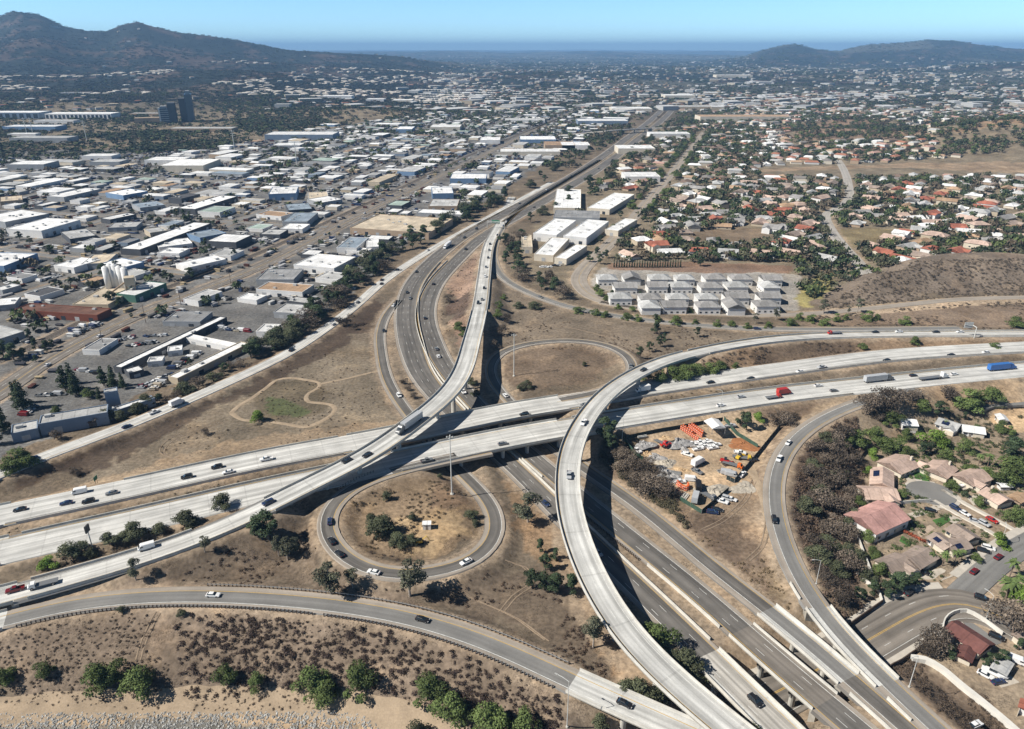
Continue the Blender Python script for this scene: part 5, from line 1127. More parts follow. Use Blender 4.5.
for px0, px1, pyb, h, d_, rf_, wl_, lab in ((160, 204, 172, 9, 70, 'white', 'cream', 'large white box warehouse below the wooded slope'), (145, 182, 165, 7, 40, 'white', 'white', 'long white roof just above the white box warehouse'), (8, 45, 170, 8, 40, 'white', 'grey', 'white roof at the foot of the left wooded slope'), (10, 68, 143, 9, 40, 'pale grey', 'grey', 'dark fronted sheds below the pylon masts'), (82, 112, 160, 6, 30, 'white', 'white', 'white roof under the trees left of the white warehouse'), (90, 120, 166, 6, 30, 'pale grey', 'grey', 'pale roof in front of the white roof under the trees'), (169, 232, 132, 7, 40, 'pale grey', 'tan', 'long tan roofed hangar right of the twin towers'), (8, 36, 137, 6, 20, 'white', 'white', 'short white shed under the left pylon masts'), (130, 164, 117, 5, 30, 'pale grey', 'tan', 'low pale annex left of the twin towers'), (60, 92, 101+2, 6, 40, 'grey', 'grey', 'far grey roofs above the campus building'),
    (318, 352, 103, 8, 50, 'white', 'white', 'white warehouse on the ridge, left of a pair'), (366, 384, 103, 8, 50, 'white', 'white', 'white warehouse on the ridge, middle one'), (392, 412, 103, 8, 50, 'white', 'cream', 'white warehouse on the ridge, last of three'), (265, 333, 140, 10, 60, 'white', 'steel blue', 'wide white shed right of the substation poles'), (272, 300, 149, 6, 40, 'white', 'grey', 'low white roof below the wide white shed'), (396, 412, 133, 8, 60, 'white', 'blue', 'white and blue shed near the tree belt'), (430, 460, 131, 8, 60, 'white', 'cream', 'cream shed with white roof beyond the tree belt'), (612, 652, 112, 9, 70, 'white', 'cream', 'pale hall beside the interstate near the far overpass'), (665, 695, 99, 12, 80, 'white', 'cream', 'large white store beyond the far overpass'), (716, 752, 81, 14, 80, 'white', 'cream', 'far white store park at the foot of the valley'), (700, 790, 122, 12, 60, 'tan', 'cream', 'very long tan roofed shopping centre beyond the tree belt'), (676, 714, 110, 9, 60, 'pale grey', 'beige', 'grey roofed store beside the shopping centre'), (618, 655, 154, 9, 50, 'white', 'cream', 'white office block beside the interstate verge trees'), (650, 690, 138, 8, 40, 'white', 'white', 'white roof row beside the tree lined boulevard'), (625, 660, 182, 7, 40, 'white', 'white', 'white roofed block below the boulevard trees'), (450, 486, 184, 7, 40, 'white', 'blue', 'white roof with blue wall beside the interstate tree belt'), (545, 575, 150, 8, 60, 'tan', 'tan', 'tan roofed warehouse near the interstate'), (520, 556, 144, 8, 60, 'white', 'blue', 'white warehouse with light blue end near the tree belt'), (562, 590, 150, 8, 50, 'white', 'white', 'white roofed warehouse beside the interstate trees'), (500, 560, 156, 7, 40, 'white', 'cream', 'long cream warehouse near the interstate'), (578, 628, 125, 9, 60, 'white', 'steel blue', 'white hall with dark glazing before the far overpass'), (480, 500, 144, 7, 50, 'white', 'white', 'square white roof beside the avenue far end'), (505, 545, 123, 6, 60, 'pale grey', 'white', 'pale roof row between the avenue and the far overpass')):
    far_bld(px0, px1, pyb, h, d_, rf_, wl_, lab, n=0)
# twin dark glass towers (hospital) above the valley
def hosp():
    x, y, _ = up(178, 122, 0); g = float(gz(x, y)); root = empty('hospital_tower', (x, y, g), .35); tag(root, 'twin dark glass towers with stepped tops standing alone under the mountain', 'tower building')
    k = y/786
    def blk(px0, px1, h, d0, d1, nm, mt): m = MB(); m.box(px0*k, px1*k, d0, d1, -8, h); return m.build(nm, [mt], root)
    dg = mat('dark_tower_glass', (.035, .055, .085), .25, .2, .04, spec=.7)
    blk(-15, -7, 14*k, -26, 10, 'tower_block', dg); blk(-7.2, 0, 19*k, -24, 16, 'tower_block', WL['dark']); blk(4, 10, 23*k, -14, 30, 'tower_block', WL['dark']); blk(10.2, 17, 27*k, -20, 26, 'tower_block', dg); blk(-14, -8.5, 16*k, -16, 8, 'upper_storey', WL['grey']); blk(11.5, 15.5, 30*k, -8, 16, 'upper_storey', WL['grey'])
    for z in range(2, 13, 2):
        m = MB(); m.box(-15.1*k, -6.9*k, -26.6, -26.05, z*k, (z+.7)*k); m.build('floor_band', [WL['grey']], root)
    m = MB(); m.box(-16*k, -14.6*k, -27, -20, 0, 15*k); m.build('stair_panel', [WL['white']], root)
    m = MB(); m.box(-40*k, -16*k, -10, 16, 0, 5*k); m.build('annex', [WL['tan']], root)
hosp()
# silos of the ready-mix plant
def silo(px, py, h, r, label):
    x, y, g = gp(px, py); root = empty('silo', (x, y, g)); tag(root, label, 'silo', 'white silos of the concrete plant')
    m = MB(); m.tube((0, 0, 4), (0, 0, h), r, r, 20); m.build('tank', [WL['white']], root, True)
    m = MB(); m.tube((0, 0, 4), (0, 0, 1.2), r, .5, 16); m.build('hopper', [WL['white']], root)
    m = MB(); m.tube((0, 0, h), (0, 0, h+1.2), r*1.02, r*.3, 20); m.build('cap', [WL['white']], root)
    for k in range(4):
        a = math.pi/4+k*math.pi/2; m = MB(); m.tube((r*.8*math.cos(a), r*.8*math.sin(a), -.5), (r*.8*math.cos(a), r*.8*math.sin(a), 5), .22, .22, 6); m.build('leg', [M_STEEL], root)
    m = MB(); m.box(r, r+.3, -.3, .3, 0, h); m.build('ladder', [M_STEEL], root)
for k, (px, py, h) in enumerate(((110.5, 293, 20), (115, 292, 21), (119.5, 292, 21), (124, 292.5, 20), (129, 294, 20))): silo(px, py, h, 2.3, f"{ORD[k]} of five tall white silos in the concrete plant, counted from the cream slab building")
x, y, g = gp(133, 296); root = empty('loading_tower', (x, y, g), .4); tag(root, 'tan steel loading tower with conveyor beside the white silos', 'tower')
m = MB()
for sx in (-3, 3):
    for sy in (-3, 3): m.box(sx-.3, sx+.3, sy-.3, sy+.3, -.5, 12)
m.build('frame', [WL['tan']], root); m = MB(); m.box(-3.4, 3.4, -3.4, 3.4, 9, 15); m.build('hopper_house', [WL['beige']], root)
m = MB(); m.box(-18, 0, -.8, .8, -.5, .6, 0, Matrix.Translation((0, 0, 13)) @ Matrix.Rotation(R(-32), 4, 'Y')); m.build('conveyor', [WL['tan']], root)
# goods train
rb = roads['railway_bed']
M_BALLAST = mat('track_ballast', (.19, .165, .14), .95, .2, .6, .1, 4)
for i0, i1 in runs(~rb.bridge):
    tag(ribbon('railway_bed', rb, i0, i1, [(-3.6, 3.6, M_BALLAST)], .5), kind='structure')
for o_ in (-1.9, -.45, .9, 2.35):
    m = MB(); V = []; n = len(rb.P)
    for i in range(n): V += [off(rb, i, o_-.07, .03), off(rb, i, o_-.07, .2), off(rb, i, o_+.07, .2), off(rb, i, o_+.07, .03)]
    m.add(V, [(4*q+k, 4*q+k+1, 4*q+5+k, 4*q+4+k) for q in range(n-1) for k in range(3)]); o = m.build('rail', [M_RUST]); tag(o, kind='structure')
for k, px in enumerate((187, 192, 197, 202, 207, 212)):
    i = near_index(rb, px, 282-(px-187)*.42); p = off(rb, i, 1.6, .2); root = empty('tank_wagon', p, math.atan2(rb.T[i, 1], rb.T[i, 0])); tag(root, f"black tank wagon of the parked goods train, {ORD[k]} from the silo end", 'rail wagon', 'wagons of the goods train')
    m = MB(); m.tube((-5.6, 0, 2.4), (5.6, 0, 2.4), 1.5, 1.5, 14); m.build('tank', [PAINT['black']], root, True)
    m = MB(); m.box(-6, 6, -1.2, 1.2, .8, 1.2); m.build('frame', [M_TYRE], root); m = MB(); m.tube((0, 0, 3.7), (0, 0, 4.4), .5, .5, 8); m.build('hatch', [PAINT['black']], root)
# --- houses -------------------------------------------------------------
def house(x, y, hl, hw, rz, roof, wall, label=None, h=2.9, rise=None, hip=False, detail=1, g=None, garage=True, solar=False, chimney=False, name='house', group=None, wing=0):
    g = float(gz(x, y)) if g is None else g; root = empty(name, (x, y, g), rz)
    if label: tag(root, label, 'house', group)
    rise = hw*.42 if rise is None else rise; e = .55
    m = MB(); m.box(-hl, hl, -hw, hw, -1.5, h-.05)
    if not hip: m.add([(-hl, -hw, h-.05), (-hl, hw, h-.05), (-hl, 0, h+rise-.1), (hl, -hw, h-.05), (hl, hw, h-.05), (hl, 0, h+rise-.1)], [(0, 2, 1), (3, 4, 5), (0, 3, 5, 2), (1, 2, 5, 4)])
    m.build('wall', [WL[wall]], root)
    m = MB(); q = hw*.9 if hip else -e; L, W = hl+e, hw+e; q = min(q, hl*.8); z0 = h-.15; z1 = h+rise; t = .22
    vs = [(-L, -W, z0), (L, -W, z0), (L, W, z0), (-L, W, z0), (-hl+q, 0, z1), (hl-q, 0, z1)]
    vs += [(a, b, c-t) for a, b, c in vs]
    m.add(vs, [(0, 1, 5, 4), (2, 3, 4, 5), (3, 0, 4), (1, 2, 5), (7, 6, 10, 11), (9, 8, 11, 10), (6, 9, 10), (8, 7, 11), (0, 6, 7, 1), (1, 7, 8, 2), (2, 8, 9, 3), (3, 9, 6, 0)]); ro = m.build('roof', [RF[roof]], root)
    if wing:
        wx = hl*.45*wing; wl = hw*.55; dp = hw*1.55; m = MB(); m.box(wx-wl, wx+wl, -dp, -hw*.2, -1.5, h-.06); r2 = wl*.45
        m.add([(wx-wl, -dp, h-.06), (wx+wl, -dp, h-.06), (wx, -dp, h+r2-.06)], [(0, 1, 2)]); m.build('wall', [WL[wall]], root)
        m = MB(); ee = .5; m.add([(wx-wl-ee, -dp-ee, z0+.02), (wx-wl-ee, 0, z0+.02), (wx, 0, z0+r2+.2), (wx, -dp-ee, z0+r2+.2), (wx+wl+ee, -dp-ee, z0+.02), (wx+wl+ee, 0, z0+.02)], [(0, 3, 2, 1), (3, 4, 5, 2)]); m.build('roof', [RF[roof]], root)
    if detail:
        n = 4 if detail > 1 else 2
        for k in range(n):
            cx = -hl+(k+.5)*2*hl/n
            for sy in (-1, 1):
                mm = MB(); mm.box(cx-.8, cx+.8, sy*hw-.05, sy*hw+.05, 1.0, 2.2); mm.build('window', [M_WIN], root)
        if garage and detail > 1:
            mm = MB(); gx_ = hl*.45*(wing or 1); yy = -hw*1.55 if wing else -hw; mm.box(gx_-2.3, gx_+2.3, yy-.07, yy+.03, -.1, 2.3); mm.build('garage_door', [WL['cream']], root)
            mm = MB(); mm.box(-hl*.3-.5, -hl*.3+.5, -hw-.07, -hw+.03, -.1, 2.1); mm.build('door', [M_DOOR], root)
    if chimney:
        mm = MB(); mm.box(-hl+.6, -hl+1.6, hw*.3, hw*.3+.8, h, h+rise+.9); mm.build('chimney', [WL['cream']], ro)
    if solar:
        sl = math.atan2(rise+.15, hw+e); M_ = Matrix.Translation((-hl*.2, -(hw+e)/2, h+rise/2+.02)) @ Matrix.Rotation(sl, 4, 'X'); mm = MB(); mm.box(-hl*.35, hl*.35, -hw*.28, hw*.28, .05, .14, 0, M_); mm.build('solar_panel', [M_SOLAR], ro)
    mark(x, y, max(hl, hw)+1); return root
def qh(c, pts, roof, wall, label, zg=ZS+.2, h=2.9, **kw):
    ox, oy, k = c; P = [up(ox+p[0]/k, oy+p[1]/k, zg+h) for p in pts]; x, y, hl, hw, rz = rect_from(*P)
    if hw > hl: hl, hw, rz = hw, hl, rz-math.pi/2
    if abs(x) < 900: kw.setdefault('g', min(float(gz(x, y)), zg+1.5))
    return house(x, y, hl-.4, hw-.4, rz, roof, wall, label, h=h, detail=2, **kw)
H1 = (840, 380, 5.565); H2 = (840, 480, 5.565); H3 = (840, 598, 5.565)
qh(H1, [(455, 488), (600, 545), (480, 425)], 'pinkish', 'cream', 'tan roofed house beyond the head of the cul-de-sac, green lawn strip beside it', wing=1, chimney=True)
qh(H1, [(205, 448), (345, 520), (300, 402)], 'pinkish', 'cream', 'tan roofed house next to the scrubby slope, furthest back on the valley side', chimney=True)
qh(H1, [(165, 575), (300, 605), (235, 498)], 'pinkish', 'cream', 'tan roofed house with one dark solar panel beside the cul-de-sac head', solar=True)
qh(H1, [(148, 660), (340, 665), (180, 585)], 'pinkish', 'cream', 'pinkish roofed house immediately behind the big red-pink roofed house', wing=1)
qh(H2, [(205, 300), (395, 215), (115, 150)], 'reddish pink', 'white', 'big house with faded red-pink roof and white walls beside the white garden wall', h=4.6)
qh(H1, [(745, 588), (855, 548), (695, 498)], 'pinkish', 'cream', 'pinkish roofed house across the cul-de-sac with a parked car at its door', wing=-1)
qh(H1, [(768, 620), (885, 690), (830, 585)], 'pinkish', 'cream', 'light tan roofed house with white side wall above the cul-de-sac street', chimney=True)
qh(H1, [(345, 265), (435, 270), (365, 228)], 'white', 'white', 'small white roofed house with blue-grey porch in the dry valley', h=3, zg=-5)
qh(H1, [(532, 222), (655, 262), (560, 186)], 'pale grey', 'white', 'white house with a dark solar roof beyond the bright green tree', solar=True, zg=-4.5, wing=1)
qh(H1, [(690, 262), (820, 280), (705, 225)], 'white', 'white', 'long low white house next to the house with the solar roof', zg=-4.5)
qh(H1, [(892, 200), (950, 206), (905, 172)], 'white', 'white', 'tiny white cottage on bare orange ground near the east road', zg=-4.5)
qh(H2, [(305, 520), (425, 475), (215, 430)], 'brown', 'cream', 'brown roofed house at the street corner nearest the gully', wing=1)
qh(H2, [(450, 492), (555, 430), (355, 400)], 'brown', 'cream', 'brown roofed house joined beside the corner one, palms in front')
qh(H2, [(480, 312), (580, 385), (540, 275)], 'brown', 'white', 'brown roofed house with two dark solar panels above the red hedge', solar=True)
qh(H2, [(640, 400), (745, 372), (600, 320)], 'brown', 'cream', 'brown roofed front house with a dark roof window near the palms', solar=True)
qh(H2, [(700, 345), (790, 320), (605, 262)], 'brown', 'cream', 'brown roofed house in the middle of the corner block by the parked silver car', wing=1)
qh(H3, [(780, 308), (865, 252), (608, 152)], 'red brown', 'cream', 'long dark red-brown roofed house inside the street bend')
qh(H3, [(640, 310), (735, 355), (690, 262)], 'red brown', 'cream', 'small dark red-brown porch building in front of the long red-brown house', h=2.4)
qh(H3, [(838, 380), (930, 428), (918, 335)], 'pale grey', 'grey', 'flat grey open shed beside the small boat yard', h=2.6, rise=.2, garage=False)
qh(H3, [(995, 600), (1080, 640), (1020, 560)], 'terracotta', 'white', 'red roofed house cut off by the bottom right edge')
qh(H3, [(1010, 230), (1100, 200), (990, 180)], 'brown', 'cream', 'brown roofed house by the right edge behind the dark tree')
qh(H1, [(900, 590), (965, 590), (915, 565)], 'white', 'white', 'small white garden shed between two tan roofed houses', h=2.2, garage=False)
qh(H1, [(930, 640), (1010, 680), (950, 600)], 'tan', 'tan', 'tan patio roof attached plot beside the light tan house', h=2.4, garage=False)
qh(H1, [(785, 510), (850, 522), (800, 488)], 'white', 'white', 'flat white carport behind the pinkish roofed house', h=2.3, rise=.2, garage=False)
# grey row houses: eight columns of three
D1 = (560, 190, 4.267); k = 0
rr6 = random.Random(66)
COLX = [(205, 295), (400, 410), (515, 525), (645, 650), (760, 760), (895, 895)]
for row, (yy, xs) in enumerate(((368, (205, 300, 420, 530, 655, 765, 898)), (402, (275, 408, 518, 645, 757, 893)), (448, (250, 385, 495, 628, 750, 888)), (482, (378, 487, 622, 742, 880)))):
    for q, xx in enumerate(xs):
        x, y, _ = up(D1[0]+xx/D1[2], D1[1]+yy/D1[2], 6); k += 1
        house(x+rr6.uniform(-1.2, 1.2), y+rr6.uniform(-1.6, 1.6), rr6.uniform(7.0, 8.6), rr6.uniform(5.8, 6.9), rr6.choice((.02, .02, .02+math.pi/2)), rr6.choice(('warm grey', 'warm grey', 'pale grey')), 'white', f"grey hip roofed row house, {ORD[q]} from the boulevard in the {ORD[row]} row from the back", h=5.6, rise=2.6, hip=rr6.random() < .65, detail=2, garage=False, group='grey roofed row houses')
# ------------------------------------------------------------------ foliage
def leaf_cloud(clumps, n, size, rg, flat=1.0, out=.55, tint=.3):
    """leaf-sized quads spread over several clumps (x,y,z,rx,ry,rz); returns verts, tint per vertex"""
    cl = np.array(clumps, float); wgt = cl[:, 3]*cl[:, 4]; wgt = wgt/wgt.sum()
    k = rg.choice(len(cl), n, p=wgt); d = rg.normal(size=(n, 3)); d /= np.linalg.norm(d, axis=1)[:, None]
    d[:, 2] = np.where(d[:, 2] < -.35, -d[:, 2]*.5, d[:, 2]); rr = rg.uniform(.55, 1.08, n)**.6
    lump = 1+.16*np.sin(d[:, 0]*7+k)*np.cos(d[:, 1]*6+2*k)+.1*np.sin(d[:, 2]*9+k*3)
    P = cl[k, :3]+d*cl[k, 3:6]*(rr*lump)[:, None]
    nrm = d*out+rg.normal(size=(n, 3))*(1-out)*.75+np.array([0, 0, .25]); nrm /= np.linalg.norm(nrm, axis=1)[:, None]
    a = np.cross(nrm, rg.normal(size=(n, 3))); a /= np.linalg.norm(a, axis=1)[:, None]; b = np.cross(nrm, a)
    s = size*rg.uniform(.6, 1.3, n)[:, None]; asp = rg.uniform(.5, .9, n)[:, None]
    V = np.stack([P-a*s-b*s*asp*.4, P+a*s*.3-b*s*asp, P+a*s+b*s*asp*.4, P-a*s*.3+b*s*asp], 1).reshape(-1, 3)
    ct = rg.uniform(1-tint, 1+tint, len(cl)); t = ct[k]*rg.uniform(.75, 1.3, n)
    return V, np.repeat(t, 4)
def cloud_mesh(name, V, t, m):
    n = len(V)//4; c = np.stack([t, t, t, np.ones_like(t)], 1)
    return mesh_np(name, V, np.arange(4*n), np.full(n, 4), [m], None, False, c)
def leaf_mat(name, base, objvar=.22, hue=.02, tr=.0):
    m = bpy.data.materials.new(name); m.use_nodes = True; nt = m.node_tree; L = nt.links; b = nt.nodes['Principled BSDF']
    b.inputs['Roughness'].default_value = .75; b.inputs['Specular IOR Level'].default_value = .2
    at = N(nt, 'ShaderNodeAttribute', attribute_name='Col'); oi = N(nt, 'ShaderNodeObjectInfo')
    mr = N(nt, 'ShaderNodeMapRange'); mr.inputs['To Min'].default_value = 1-objvar; mr.inputs['To Max'].default_value = 1+objvar; L.new(oi.outputs['Random'], mr.inputs['Value'])
    vm = N(nt, 'ShaderNodeVectorMath', operation='MULTIPLY'); vm.inputs[0].default_value = base; L.new(at.outputs['Color'], vm.inputs[1])
    v2 = N(nt, 'ShaderNodeVectorMath', operation='SCALE'); L.new(vm.outputs[0], v2.inputs[0]); L.new(mr.outputs['Result'], v2.inputs['Scale'])
    L.new(v2.outputs[0], b.inputs['Base Color']); return m
LM = {'euc': leaf_mat('eucalyptus_leaves', (.088, .092, .060)), 'pepper': leaf_mat('pepper_tree_leaves', (.098, .132, .042)), 'dark': leaf_mat('dark_evergreen_leaves', (.042, .062, .030)), 'dry': leaf_mat('dry_brown_foliage', (.110, .088, .068), .42),
      'olive': leaf_mat('olive_scrub_leaves', (.075, .083, .046)), 'palm': leaf_mat('palm_fronds', (.10, .14, .045)), 'bright': leaf_mat('bright_green_leaves', (.12, .185, .035)), 'cypress': leaf_mat('cypress_leaves', (.035, .05, .028))}
M_BARK = mat('bark', (.17, .13, .10), .95, .25, 1.5, .1, 6); M_BARKP = mat('pale_bark', (.34, .29, .24), .9, .3, 1.2, .1, 5)
def trunk_mb(h, r, limbs, rg, lean=.03):
    m = MB(); x = y = 0; p = Vector((0, 0, -.6)); q = Vector((rg.normal()*lean*h, rg.normal()*lean*h, h)); m.tube(p, q, r, r*.55, 8)
    for (a, z0, ln, up_) in limbs:
        s = p.lerp(q, z0); e = s+Vector((math.cos(a)*ln, math.sin(a)*ln, ln*up_)); m.tube(s, e, r*.45, r*.15, 6)
    return m
TREE = {}
def proto_tree(kind, v):
    rg = np.random.default_rng(hash_(kind)*10+v); cl = []
    if kind == 'euc':       # 12 m, open irregular crown on a bare trunk
        for k in range(9):
            a = rg.uniform(0, 6.28); rr = rg.uniform(.3, 2.9); z = rg.uniform(4.6, 11); s = rg.uniform(1.0, 1.9)
            cl.append((rr*math.cos(a), rr*math.sin(a), z, s*1.15, s*1.1, s*.8))
        cl.append((0, 0, 11, 1.4, 1.3, 1.2)); V, t = leaf_cloud(cl, 2300, .24, rg, tint=.35)
        tm = trunk_mb(10, .32, [(c[0] and math.atan2(c[1], c[0]), .35+.06*i, math.hypot(c[0], c[1])+.3, .9) for i, c in enumerate(cl[:7])], rg); bark = M_BARKP
    elif kind in ('pepper', 'bright', 'olive'):   # 6 m, foliage down to the ground
        for k in range(13):
            a = rg.uniform(0, 6.28); rr = rg.uniform(.2, 2.9); z = rg.uniform(1.0, 4.9)*(1-rr/9); s = rg.uniform(.8, 1.7)
            cl.append((rr*math.cos(a), rr*math.sin(a), z, s, s, s*.85))
        cl.append((.2, 0, 4.5, 1.6, 1.5, 1.3)); V, t = leaf_cloud(cl, 3400, .18, rg, tint=.32)
        tm = trunk_mb(3.4, .22, [(rg.uniform(0, 6.28), .5, 1.6, .8) for _ in range(4)], rg); bark = M_BARK
    elif kind == 'dark':    # 9 m rounded
        for k in range(12):
            a = rg.uniform(0, 6.28); rr = rg.uniform(.2, 2.9); z = rg.uniform(2.4, 8.0); s = rg.uniform(.9, 1.9)*(1-.06*z)
            cl.append((rr*math.cos(a), rr*math.sin(a), z, s*1.1, s*1.1, s))
        cl.append((0, 0, 7.6, 1.5, 1.5, 1.5)); V, t = leaf_cloud(cl, 2600, .23, rg, tint=.3)
        tm = trunk_mb(6, .3, [(rg.uniform(0, 6.28), .5, 2, .9) for _ in range(4)], rg); bark = M_BARK
    elif kind == 'conifer':  # 14 m, tall dense tapering
        for k in range(16):
            z = 2.2+k*.78; w_ = 2.7*(1-z/17.5)+.3
            for q in range(2): a = rg.uniform(0, 6.28); cl.append((w_*.55*math.cos(a), w_*.55*math.sin(a), z, w_*.8, w_*.8, 1.0))
        V, t = leaf_cloud(cl, 2100, .33, rg, tint=.3); tm = trunk_mb(12.5, .34, [], rg, .01); bark = M_BARK
    elif kind == 'dry':     # 6 m, thin brown twiggy thicket
        for k in range(11):
            a = rg.uniform(0, 6.28); rr = rg.uniform(.2, 3.0); z = rg.uniform(1.2, 4.6); s = rg.uniform(.9, 1.7)
            cl.append((rr*math.cos(a), rr*math.sin(a), z, s*1.1, s*1.1, s*.9))
        V, t = leaf_cloud(cl, 1900, .17, rg, out=.3, tint=.4)
        tm = trunk_mb(3.6, .16, [(rg.uniform(0, 6.28), rg.uniform(.3, .9), rg.uniform(1.5, 3), 1.0) for _ in range(9)], rg); bark = M_BARK
    elif kind == 'cypress':
        for k in range(9): z = .8+k*.85; cl.append((rg.normal()*.05, rg.normal()*.05, z, .75*(1-k/13), .75*(1-k/13), .8))
        V, t = leaf_cloud(cl, 420, .25, rg); tm = trunk_mb(2, .12, [], rg); bark = M_BARK
    elif kind == 'palm':
        Q = []; T = []; h = 7.5
        for k in range(26):
            a = k*2.4; el = rg.uniform(-.5, 1.0); L = rg.uniform(2.2, 3.0); prev = None
            for s in range(5):
                u = s/4; x = L*u*math.cos(el*(1-u*.3)); z = h+L*u*math.sin(el)-1.5*u*u; w_ = .42*math.sin(math.pi*min(u*.9+.1, 1))+.05
                c, sn = math.cos(a), math.sin(a); cur = (np.array([x*c-w_*sn, x*sn+w_*c, z-.12]), np.array([x*c, x*sn, z]), np.array([x*c+w_*sn, x*sn-w_*c, z-.12]))
                if prev: Q += [prev[0], prev[1], cur[1], cur[0], prev[1], prev[2], cur[2], cur[1]]; T += [rg.uniform(.7, 1.3)]*8
                prev = cur
        V, t = np.array(Q), np.array(T); tm = trunk_mb(h, .26, [], rg, .02); bark = M_BARK
    m = LM[{'conifer': 'dark'}.get(kind, kind)]
    return cloud_mesh('crown', V, t, m), tm.mesh('trunk', [bark])
def hash_(s): return sum(ord(ch)*(i+3) for i, ch in enumerate(s))
HT = {'euc': 12, 'pepper': 6, 'bright': 6, 'olive': 6, 'dark': 9, 'conifer': 14.5, 'dry': 6, 'cypress': 8, 'palm': 9}
NM = {'euc': 'eucalyptus_tree', 'pepper': 'bushy_tree', 'bright': 'bushy_tree', 'olive': 'bushy_tree', 'dark': 'round_tree', 'conifer': 'conifer_tree', 'dry': 'dry_tree', 'cypress': 'cypress_tree', 'palm': 'palm_tree'}
for k in HT: TREE[k] = [proto_tree(k, v) for v in range(7 if k in ('pepper', 'dark', 'dry', 'euc', 'olive') else 3)]
rt = random.Random(11)
TREES = []     # every individual tree: root, px, py, kind, height
def tree(kind, x, y, h, g=None, wide=1.0, lab=None):
    g = float(gz(x, y)) if g is None else g; s = h/HT[kind]
    cm, tm = rt.choice(TREE[kind]); root = empty(NM[kind], (x, y, g-.1), rt.uniform(0, 6.28)); root.scale = (s*wide*rt.uniform(.9, 1.12), s*wide*rt.uniform(.9, 1.12), s)
    link(bpy.data.objects.new('trunk', tm), root); link(bpy.data.objects.new('crown', cm), root)
    px, py = topx(x, y, g); TREES.append((root, float(px), float(py), kind, h, lab)); mark(x, y, 1.5); return root
T_ = lambda kind, L, lab=None: [tree(kind, *gp(p[0], p[1])[:2], p[2], None, p[3] if len(p) > 3 else 1.0, lab) for p in L]
# scrub slope under the bottom ramp
T_('pepper', [(3, 684, 6), (47, 674, 5, 1.1), (100, 687, 9.5), (118, 683, 8), (140, 692, 9.5, 1.05), (227, 680, 6.5), (258, 686, 6), (312, 693, 10), (328, 700, 7.5), (358, 690, 9, 1.1), (428, 700, 8.5), (452, 718, 9), (484, 730, 10), (500, 735, 9), (524, 738, 9)], 'on the scrub slope below the bottom ramp')
T_('olive', [(600, 727, 5), (122, 612, 2.6), (181, 616, 3.0), (415, 742, 8)], 'on the scrub slope below the bottom ramp')
T_('olive', [(72, 558, 7.5, 1.2), (135, 536, 6.5, 1.2), (110, 544, 5.5, 1.2), (186, 526, 7, 1.3), (222, 509, 7, 1.1), (160, 533, 4, 1.5), (92, 556, 4, 1.2), (125, 540, 4, 1.5)], 'between lower carriageway and flyover road')
T_('bright', [(50, 567, 5, 1.2)], 'between lower carriageway and flyover road')
T_('dark', [(268, 538, 12, 1.35), (258, 536, 8, 1.2)], 'in the dry field below the flyover road')
T_('euc', [(136, 580, 9), (205, 552, 7), (288, 560, 10, 1.2), (279, 556, 9, 1.1), (331, 594, 13, 1.2), (353, 588, 8, 1.1), (410, 596, 15, 1.15), (528, 522, 13.5, 1.2), (517, 518, 7)], 'in the dry field around the lower loop ramp')
T_('dark', [(532, 588, 8), (544, 590, 8), (556, 594, 9), (571, 594, 8.5), (545, 570, 7), (540, 552, 6), (556, 560, 5.5)], 'in the little grove beside the bow-shaped flyover')
T_('euc', [(593, 648, 12.5, 1.1)], 'in the dry field left of the bow-shaped flyover')
T_('olive', [(382, 534, 8.5, 1.2), (372, 526, 6), (387, 500, 4.5), (398, 546, 6, 1.3), (412, 545, 5), (412, 520, 4), (470, 518, 4, 1.3), (476, 526, 3.2), (440, 478, 2.5)], 'inside the lower loop ramp')
T_('pepper', [(656, 650, 10), (644, 643, 7), (738, 742, 8.5), (750, 751, 9), (728, 736, 6)], 'below the near interstate bridge')
T_('olive', [(684, 676, 10, 1.0), (676, 668, 7), (637, 704, 9, 1.1), (654, 709, 8, 1.0), (625, 700, 7)], 'under the edge of the bow-shaped flyover')
T_('bright', [(259, 422, 7)], 'on the green patch in the dry triangle field')
T_('dry', [(206, 435, 4), (74, 476, 4), (79, 474, 3), (347, 326, 9, 1.1), (354, 330, 4), (58, 440, 6)], 'in the dry triangle field')
T_('pepper', [(460, 331, 7, 1.1), (463, 337, 5), (498, 318, 7), (500, 308, 6), (504, 300, 5)], 'beside the upper part of the long flyover')
T_('dry', [(448, 302, 6), (500, 335, 8, 1.2), (496, 350, 7), (404, 384, 4), (409, 390, 4), (414, 398, 4), (507, 322, 6)], 'under the long flyover')
T_('olive', [(520, 390, 4), (527, 388, 5, 1.2), (584, 366, 3), (519, 308, 5, 1.5), (534, 309, 6, 1.5), (472, 385, 5), (476, 397, 5)], 'around the upper loop ramp')
T_('dark', [(656, 334, 9), (660, 347, 8), (649, 352, 7), (697, 337, 7, 1.1), (655, 322, 6), (640, 357, 7), (664, 340, 5)], 'right of the upper loop ramp')
T_('pepper', [(578, 313, 5, 1.5), (596, 315, 5, 1.4), (606, 317, 5, 1.3), (626, 319, 5, 1.5), (637, 321, 5, 1.3), (658, 322, 5, 1), (675, 325, 7, 1.2), (695, 324, 4, 1.2), (717, 326, 5, 1.2), (731, 327, 5, 1.1), (747, 329, 5, 1.1), (768, 328, 5, 1.2)], 'along the thin ramp below the row houses')
T_('pepper', [(790, 326, 6, 1.3), (800, 320, 6), (812, 322, 6, 1.3), (826, 326, 6, 1.3), (836, 321, 6), (846, 320, 5), (868, 320, 7, 1.3), (876, 320, 5), (905, 324, 6, 1.4), (914, 345, 6), (862, 350, 5), (1015, 327, 8, 1.3), (995, 348, 4, 1.3)], 'on the dry bank below the brush hill')
